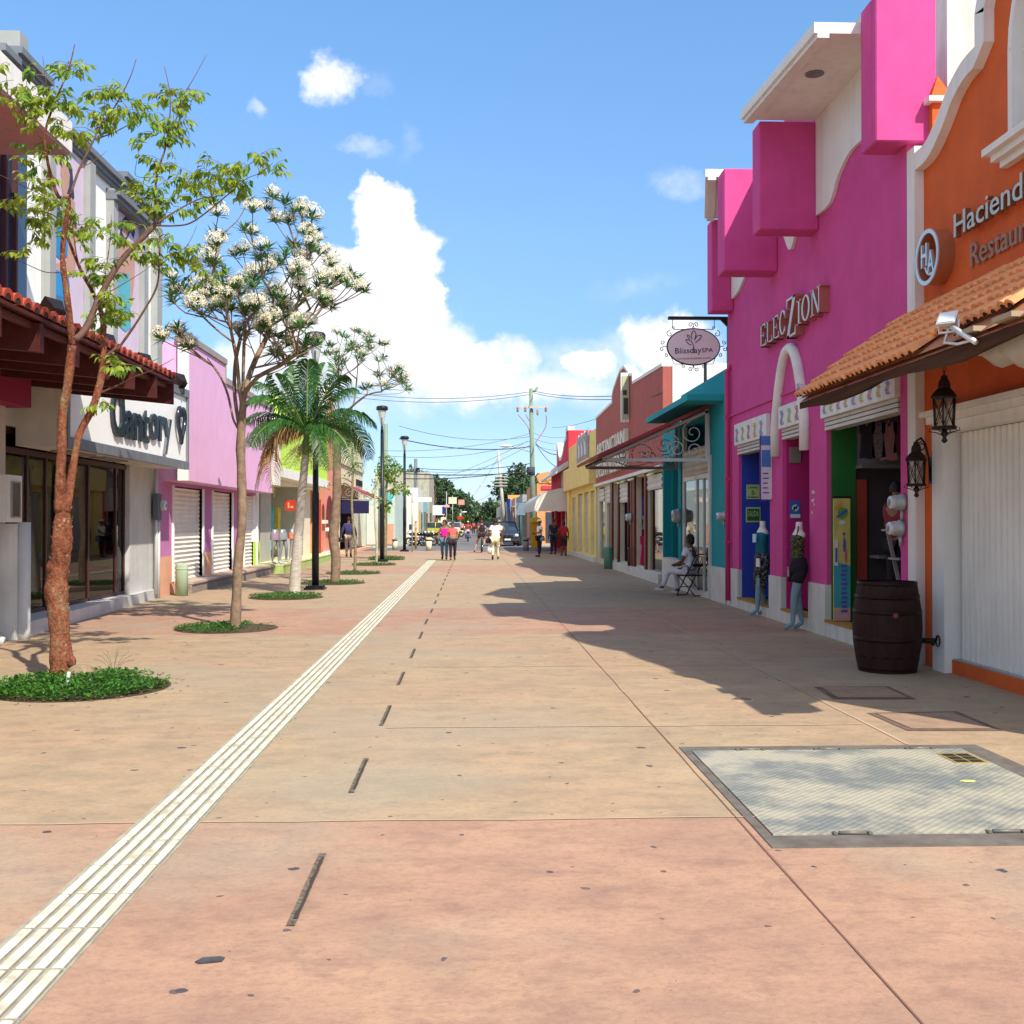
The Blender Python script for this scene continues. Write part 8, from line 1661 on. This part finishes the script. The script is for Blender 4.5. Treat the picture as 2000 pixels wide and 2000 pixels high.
def car(nm, lab, loc, rz, paint, L_=4.3, W_=1.76, H_=1.62, cat='car', taxi=None):
    """front looks along -y"""
    t = thing(nm, lab, cat, (0,0,0), local=True); hw = W_/2
    prof = [(-L_/2,.42,.62),(-L_/2+.08,.34,.80),(-L_/2+.55,.30,.98),(-L_/2+1.15,.30,1.06),(L_/2-.45,.30,1.08),(L_/2-.08,.34,.98),(L_/2,.42,.85)]
    f = MB(); vs = []
    for y, zb, zt in prof:
        n = hw*(1-.10*(abs(y) > L_/2-.2)-.05*(abs(y) > L_/2-.05)); vs += [(-n*.94,y,zb),(n*.94,y,zb),(n,y,(zb+zt)/2),(n*.96,y,zt),(-n*.96,y,zt),(-n,y,(zb+zt)/2)]
    m = 6; f.add(vs, [(i*m+k, i*m+(k+1) % m, (i+1)*m+(k+1) % m, (i+1)*m+k) for i in range(len(prof)-1) for k in range(m)]+[tuple(range(m))[::-1], tuple(range((len(prof)-1)*m, len(prof)*m))])
    y0, y1, y2, y3 = -L_/2+1.05, -L_/2+1.75, L_/2-.75, L_/2-.2; a, b = hw*.92, hw*.76
    f.box(-b,b,y1,y2,H_-.05,H_)
    for s_ in (-1,1):
        for (ya, yb_) in ((y0,y1),(y3,y2)): f.tube([(s_*a,ya,1.05),(s_*b,yb_,H_-.03)], .045, 6)
        f.tube([(s_*a,0.1,1.05),(s_*b,.1,H_-.03)], .04, 6)
    f.build('body', paint, t)
    g = MB(); g.add([(-a+.03,y0+.02,1.05),(a-.03,y0+.02,1.05),(b-.02,y1+.02,H_-.05),(-b+.02,y1+.02,H_-.05),(-a+.03,y3-.02,1.05),(a-.03,y3-.02,1.05),(b-.02,y2-.02,H_-.05),(-b+.02,y2-.02,H_-.05)], [(0,1,2,3),(5,4,7,6),(1,5,6,2),(4,0,3,7)]); g.build('windscreen', glassd, t)
    for s_ in (-1,1):
        f = MB(); f.ball((s_*hw*.70,-L_/2+.02,.74), .13, .06, .10, 12, 8); f.build('headlight', M('headlight', (.72,.72,.68), rough=.15, spec=.8, bump=0), t)
        f = MB(); f.ball((s_*(hw+.10),y0+.25,1.10), .10, .06, .07, 10, 6); f.build('wing_mirror', paint, t)
        f = MB(); f.box(s_*hw*.72-.1,s_*hw*.72+.1,L_/2-.03,L_/2+.01,.72,.86); f.build('tail_light', M('tail red', (.4,.01,.01), rough=.3), t)
    f = MB(); f.box(-hw*.45,hw*.45,-L_/2-.02,-L_/2+.02,.60,.76); f.build('grille', M('grille dark', (.02,.02,.02)), t); f = MB(); f.box(-hw*.92,hw*.92,-L_/2-.06,-L_/2+.04,.36,.54); f.build('bumper', M('bumper dark', (.04,.04,.045), rough=.5), t)
    f = MB(); f.box(-.2,.2,-L_/2-.075,-L_/2-.061,.40,.52); f.build('number_plate', wh, t)
    for sx in (-1,1):
        for yy in (-L_/2+.8, L_/2-.85): wheel(t, (sx*(hw-.08),yy,.33), .33, .2)
    if taxi: f = MB(); f.box(-.3,.3,y1+.2,y1+.4,H_+.001,H_+.14); f.build('roof_sign', taxi, t)
    t.location = loc; t.rotation_euler = (0,0,rz); return t
def at(px, D): return Vector((PY(px,1000,D).x, D, -.016))
car('parked_car', 'dark blue car parked facing us at the right kerb of the crossing', at(986,76), R(3), M('dark blue paint', (.012,.02,.05), rough=.2, spec=.7, bump=0), H_=1.66)
car('taxi', 'yellow and green taxi parked behind the motorcycles on the left', at(858,104), R(70), M('taxi yellow', (.62,.48,.05), rough=.25, spec=.6, bump=0), taxi=wh)
car('parked_car', 'dark blue van roof showing behind the two women', at(877,135), R(8), M('deep navy paint', (.01,.015,.04), rough=.2, spec=.7, bump=0), H_=1.9, L_=4.8)
car('parked_car', 'silver car far down the road on the right', at(955,130), R(0), M('silver paint', (.45,.47,.5), rough=.25, metal=.4, bump=0))
car('parked_car', 'white car parked far down the left side', at(888,125), R(0), M('white car paint', (.7,.7,.7), rough=.25, bump=0))
car('parked_car', 'small dark red car far along the road', at(946,165), R(0), M('dark red car paint', (.25,.02,.02), rough=.25, bump=0))
def motorbike(lab, paint, seatm=None, group=None, scooter=False):
    t = thing('motorcycle', lab, 'motorcycle', (0,0,0), group, local=True)   # front along +y
    wheel(t, (0,.66,.30), .30, .10, 'x', spokes=10); wheel(t, (0,-.62,.30), .30, .12, 'x', spokes=10)
    f = MB(); f.tube([(0,.66,.30),(0,.50,.80),(0,.44,.92)], .03, 8); f.tube([(-.07,.66,.30),(-.07,.46,.95)], .02, 6); f.tube([(.07,.66,.30),(.07,.46,.95)], .02, 6); f.tube([(0,.48,.85),(0,.20,.45),(0,-.25,.38),(0,-.62,.30)], .028, 6); f.tube([(0,.45,.80),(0,-.1,.70),(0,-.55,.72)], .026, 6); f.build('frame', M('frame black', (.02,.02,.022), rough=.4, metal=.3), t)
    f = MB(); f.ball((0,.18,.80), .13, .25, .12, 14, 8); f.build('fuel_tank', paint, t)
    f = MB(); f.ball((0,-.28,.80), .13, .36, .07, 14, 8); f.build('saddle', M('saddle black', (.02,.018,.018), rough=.6), t)
    f = MB(); f.box(-.12,.12,-.12,.22,.30,.55); f.lathe((.0,.05,.40), [(.14,-.14),(.14,.14)], 12, axis='x'); f.build('engine', M('engine grey', (.20,.20,.21), metal=.5, rough=.4), t)
    f = MB(); f.tube(smooth3([(-.36,.36,1.02),(-.20,.44,1.06),(0,.48,.98),(.20,.44,1.06),(.36,.36,1.02)], 3), .016, 6); f.build('handlebar', chrome, t)
    f = MB(); f.ball((0,.60,.92), .10, .09, .10, 12, 8); f.build('headlight', M('headlight', ()), t)
    for s_ in (-1,1): f = MB(); f.tube([(s_*.22,.44,1.06),(s_*.28,.40,1.18)], .006, 4); f.ball((s_*.29,.40,1.20), .05, .015, .035, 8, 6); f.build('mirror', chrome, t)
    f = MB(); f.tube([(.10,.1,.36),(.14,-.2,.26),(.15,-.75,.32)], [.03,.04,.045], 8); f.build('exhaust', chrome, t)
    f = MB(); vs = []
    for i in range(7): a = R(20+i*25); vs += [(-.06,.66+.34*math.cos(a),.30+.34*math.sin(a)),(.06,.66+.34*math.cos(a),.30+.34*math.sin(a))]
    f.add(vs, [(2*i,2*i+1,2*i+3,2*i+2) for i in range(6)]); f.build('mudguard', paint, t)
    f = MB(); f.box(-.14,.14,-.72,-.46,.84,.88); f.build('rack', M('frame black', ()), t); return t
b1_ = motorbike('black motorcycle first in the parked row on the left', blackg, group='motorcycles parked by the crossing'); q = at(815,75.5); place(b1_, q, R(-62))
for k, (px, D, rz, lab) in enumerate(((829,76,R(-70),'black motorcycle second in the parked row on the left'),(843,75,R(-66),'black motorcycle behind the cream litter bin'),(852,77,R(-75),'black motorcycle last in the row, beside the woman in magenta'),(822,79,R(-60),'black motorcycle in the second line of the parked row'))): dup(b1_, at(px,D), rz, lab)
# rider coming towards the camera
bm2 = motorbike('blue motorcycle ridden towards the camera down the road', M('blue enamel', (.03,.06,.45), rough=.2, spec=.7, bump=0)); q = at(914,92); place(bm2, q, R(180))
ride = dict(pelvis=(0,-.25,.92), waist=(0,-.22,1.05), chest=(0,-.15,1.27), neck=(0,-.12,1.43), headlo=(0,-.10,1.51), headmid=(0,-.10,1.59), headtop=(0,-.1,1.66), shL=(-.18,-.14,1.37), shR=(.18,-.14,1.37), elL=(-.30,.08,1.18), haL=(-.34,.34,1.05), elR=(.30,.08,1.18), haR=(.34,.34,1.05), hipL=(-.10,-.2,.90), knL=(-.22,.20,.74), anL=(-.20,.05,.34), toL=(-.20,.18,.28), hipR=(.10,-.2,.90), knR=(.22,.20,.74), anR=(.20,.05,.34), toR=(.20,.18,.28))
t = person('rider in a red top and pale helmet on the blue motorcycle', skA, None, cl('red vest', (.6,.02,.03)), cl('pale pink trousers', (.5,.34,.34)), M('dark shoe', ()), J=ride, cap=M('pale helmet', (.6,.6,.5))); place(t, q, R(180))
# cyclists riding away
def bicycle(lab, frame):
    t = thing('bicycle', lab, 'bicycle', (0,0,0), 'bicycles ridden down the street', local=True)
    wheel(t, (0,.52,.34), .34, .045, 'x', spokes=14); wheel(t, (0,-.52,.34), .34, .045, 'x', spokes=14)
    f = MB()
    for a, b in (((0,-.52,.34),(0,-.05,.30)),((0,-.05,.30),(0,-.18,.80)),((0,-.18,.76),(0,.38,.80)),((0,-.05,.30),(0,.38,.74)),((0,-.52,.34),(0,-.17,.70)),((0,.52,.34),(0,.36,.90))): f.tube([a, b], .018, 6)
    f.build('frame', frame, t); f = MB(); f.ball((0,-.20,.88), .075, .14, .035, 10, 6); f.build('saddle', M('saddle black', ()), t); f = MB(); f.tube([(-.30,.30,.99),(-.1,.36,1.0),(0,.36,.92),(.1,.36,1.0),(.30,.30,.99)], .013, 6); f.build('handlebar', chrome, t)
    f = MB(); f.lathe((.03,-.05,.30), [(.09,-.01),(.09,.01)], 16, axis='x'); f.tube([(-.1,-.05,.30),(-.1,-.05,.14)], .012, 5); f.tube([(.1,-.05,.30),(.1,-.05,.46)], .012, 5); f.build('crankset', chrome, t); return t
cyc = dict(pelvis=(0,-.22,.96), waist=(0,-.18,1.08), chest=(0,-.06,1.28), neck=(0,.0,1.43), headlo=(0,.02,1.51), headmid=(0,.03,1.59), headtop=(0,.02,1.66), shL=(-.18,-.03,1.37), shR=(.18,-.03,1.37), elL=(-.26,.12,1.18), haL=(-.28,.30,1.02), elR=(.26,.12,1.18), haR=(.28,.30,1.02), hipL=(-.10,-.18,.94), knL=(-.26,.08,.55), anL=(-.38,-.02,.10), toL=(-.40,.12,.05), hipR=(.10,-.18,.94), knR=(.13,.20,.74), anR=(.14,.02,.42), toR=(.14,.15,.38))
for (px, py, lab1, lab2, top, hr, hs) in ((941,1079,'bicycle of the rider with the black backpack','cyclist in shorts with a black backpack riding away',cl('peach tank top',(.6,.34,.22)),M('auburn hair',(.14,.03,.015)),'short'),(975,1078,'bicycle half hidden behind the man in white','cyclist in a pale top wearing a cap, half hidden behind the man in white',cl('pale cycling top',(.66,.55,.48)),hairb,'short')):
    q = G(px, py); bk = bicycle(lab1, M('bike black', (.02,.02,.02), rough=.3)); place(bk, q, R(-3)); t = person(lab2, skB, hr, top, cl('dark shorts', (.02,.02,.03)), M('dark shoe', ()), J=cyc, leglen='short', sleeves='none', hairstyle=hs, cap=M('helmet tan', (.30,.27,.2)) if px > 960 else None); place(t, q, R(-3))
    if px < 960: f = MB(); H = MB(); H.ball((0,0,0), .17, .11, .24, 14, 10); c = q+Vector((.01,-.22,1.24)); f.add([c+Vector(v) for v in H.v], H.f, True); f.box(c.x-.10,c.x+.10,c.y-.13,c.y-.09,c.z-.16,c.z-.02); tag(f.build('backpack', cl('black nylon', (.02,.02,.022))), 'black backpack on the cyclist', 'backpack')
# yellow costume-like stand at the foot of the utility pole
t = thing('yellow_stand', 'tall orange yellow stand with a hooded top at the foot of the utility pole', 'stand', G(1045,1069)); c = G(1045,1069); f = MB(); f.box(c.x-.25,c.x+.25,c.y-.2,c.y+.2,0,1.62); f.build('body', M('yellow orange panel', (.75,.40,.02)), t); f = MB(); f.prism([(c.x-.28,c.y-.3,1.62),(c.x+.4,c.y-.3,1.60),(c.x+.36,c.y-.3,1.82),(c.x+.05,c.y-.3,1.98),(c.x-.28,c.y-.3,1.85)], (0,.5,0)); f.build('hood', M('yellow hood', (.8,.62,.03)), t)
# far pedestrians, tiny in the picture
for k, (px, D, c, lab) in enumerate(((902,120,(.6,.3,.3),'tiny pedestrian in pink far down the left sidewalk'),(925,150,(.5,.1,.1),'tiny pedestrian in red far along the road'),(949,140,(.7,.7,.7),'tiny pedestrian in white near the silver car'),(934,175,(.1,.1,.2),'tiny dark pedestrian at the far end of the road'))):
    t = person(lab, skA, hairb, cl('far top %d' % k, c), cl('near black trousers', ()), M('dark shoe', ()), J=walk if k % 2 else walk2); t.location = at(px, D); t.rotation_euler = (0,0,R(180*(k % 2)))
# ---------------- litter and gum
rr = random.Random(15)
t_ = [(636,1788),(683,1909),(720,1970),(1060,1812),(408,1817),(503,1694),(872,1675)]
for k, (px, py) in enumerate(((410,1878),)):
    c = G(px, py); f = MB(); f.prism([c+Vector((a,b,.004)) for a, b in ((-.05,-.015),(-.03,.02),(.0,.025),(.03,.03),(.05,.02),(.045,-.01),(.0,-.02),(-.03,-.025))], (0,0,.004)); tag(f.build('flattened_litter', M('flattened grey paper', (.07,.07,.08), var=.4, scale=20)), 'flattened grey scrap stuck to the paving near the camera', 'litter')
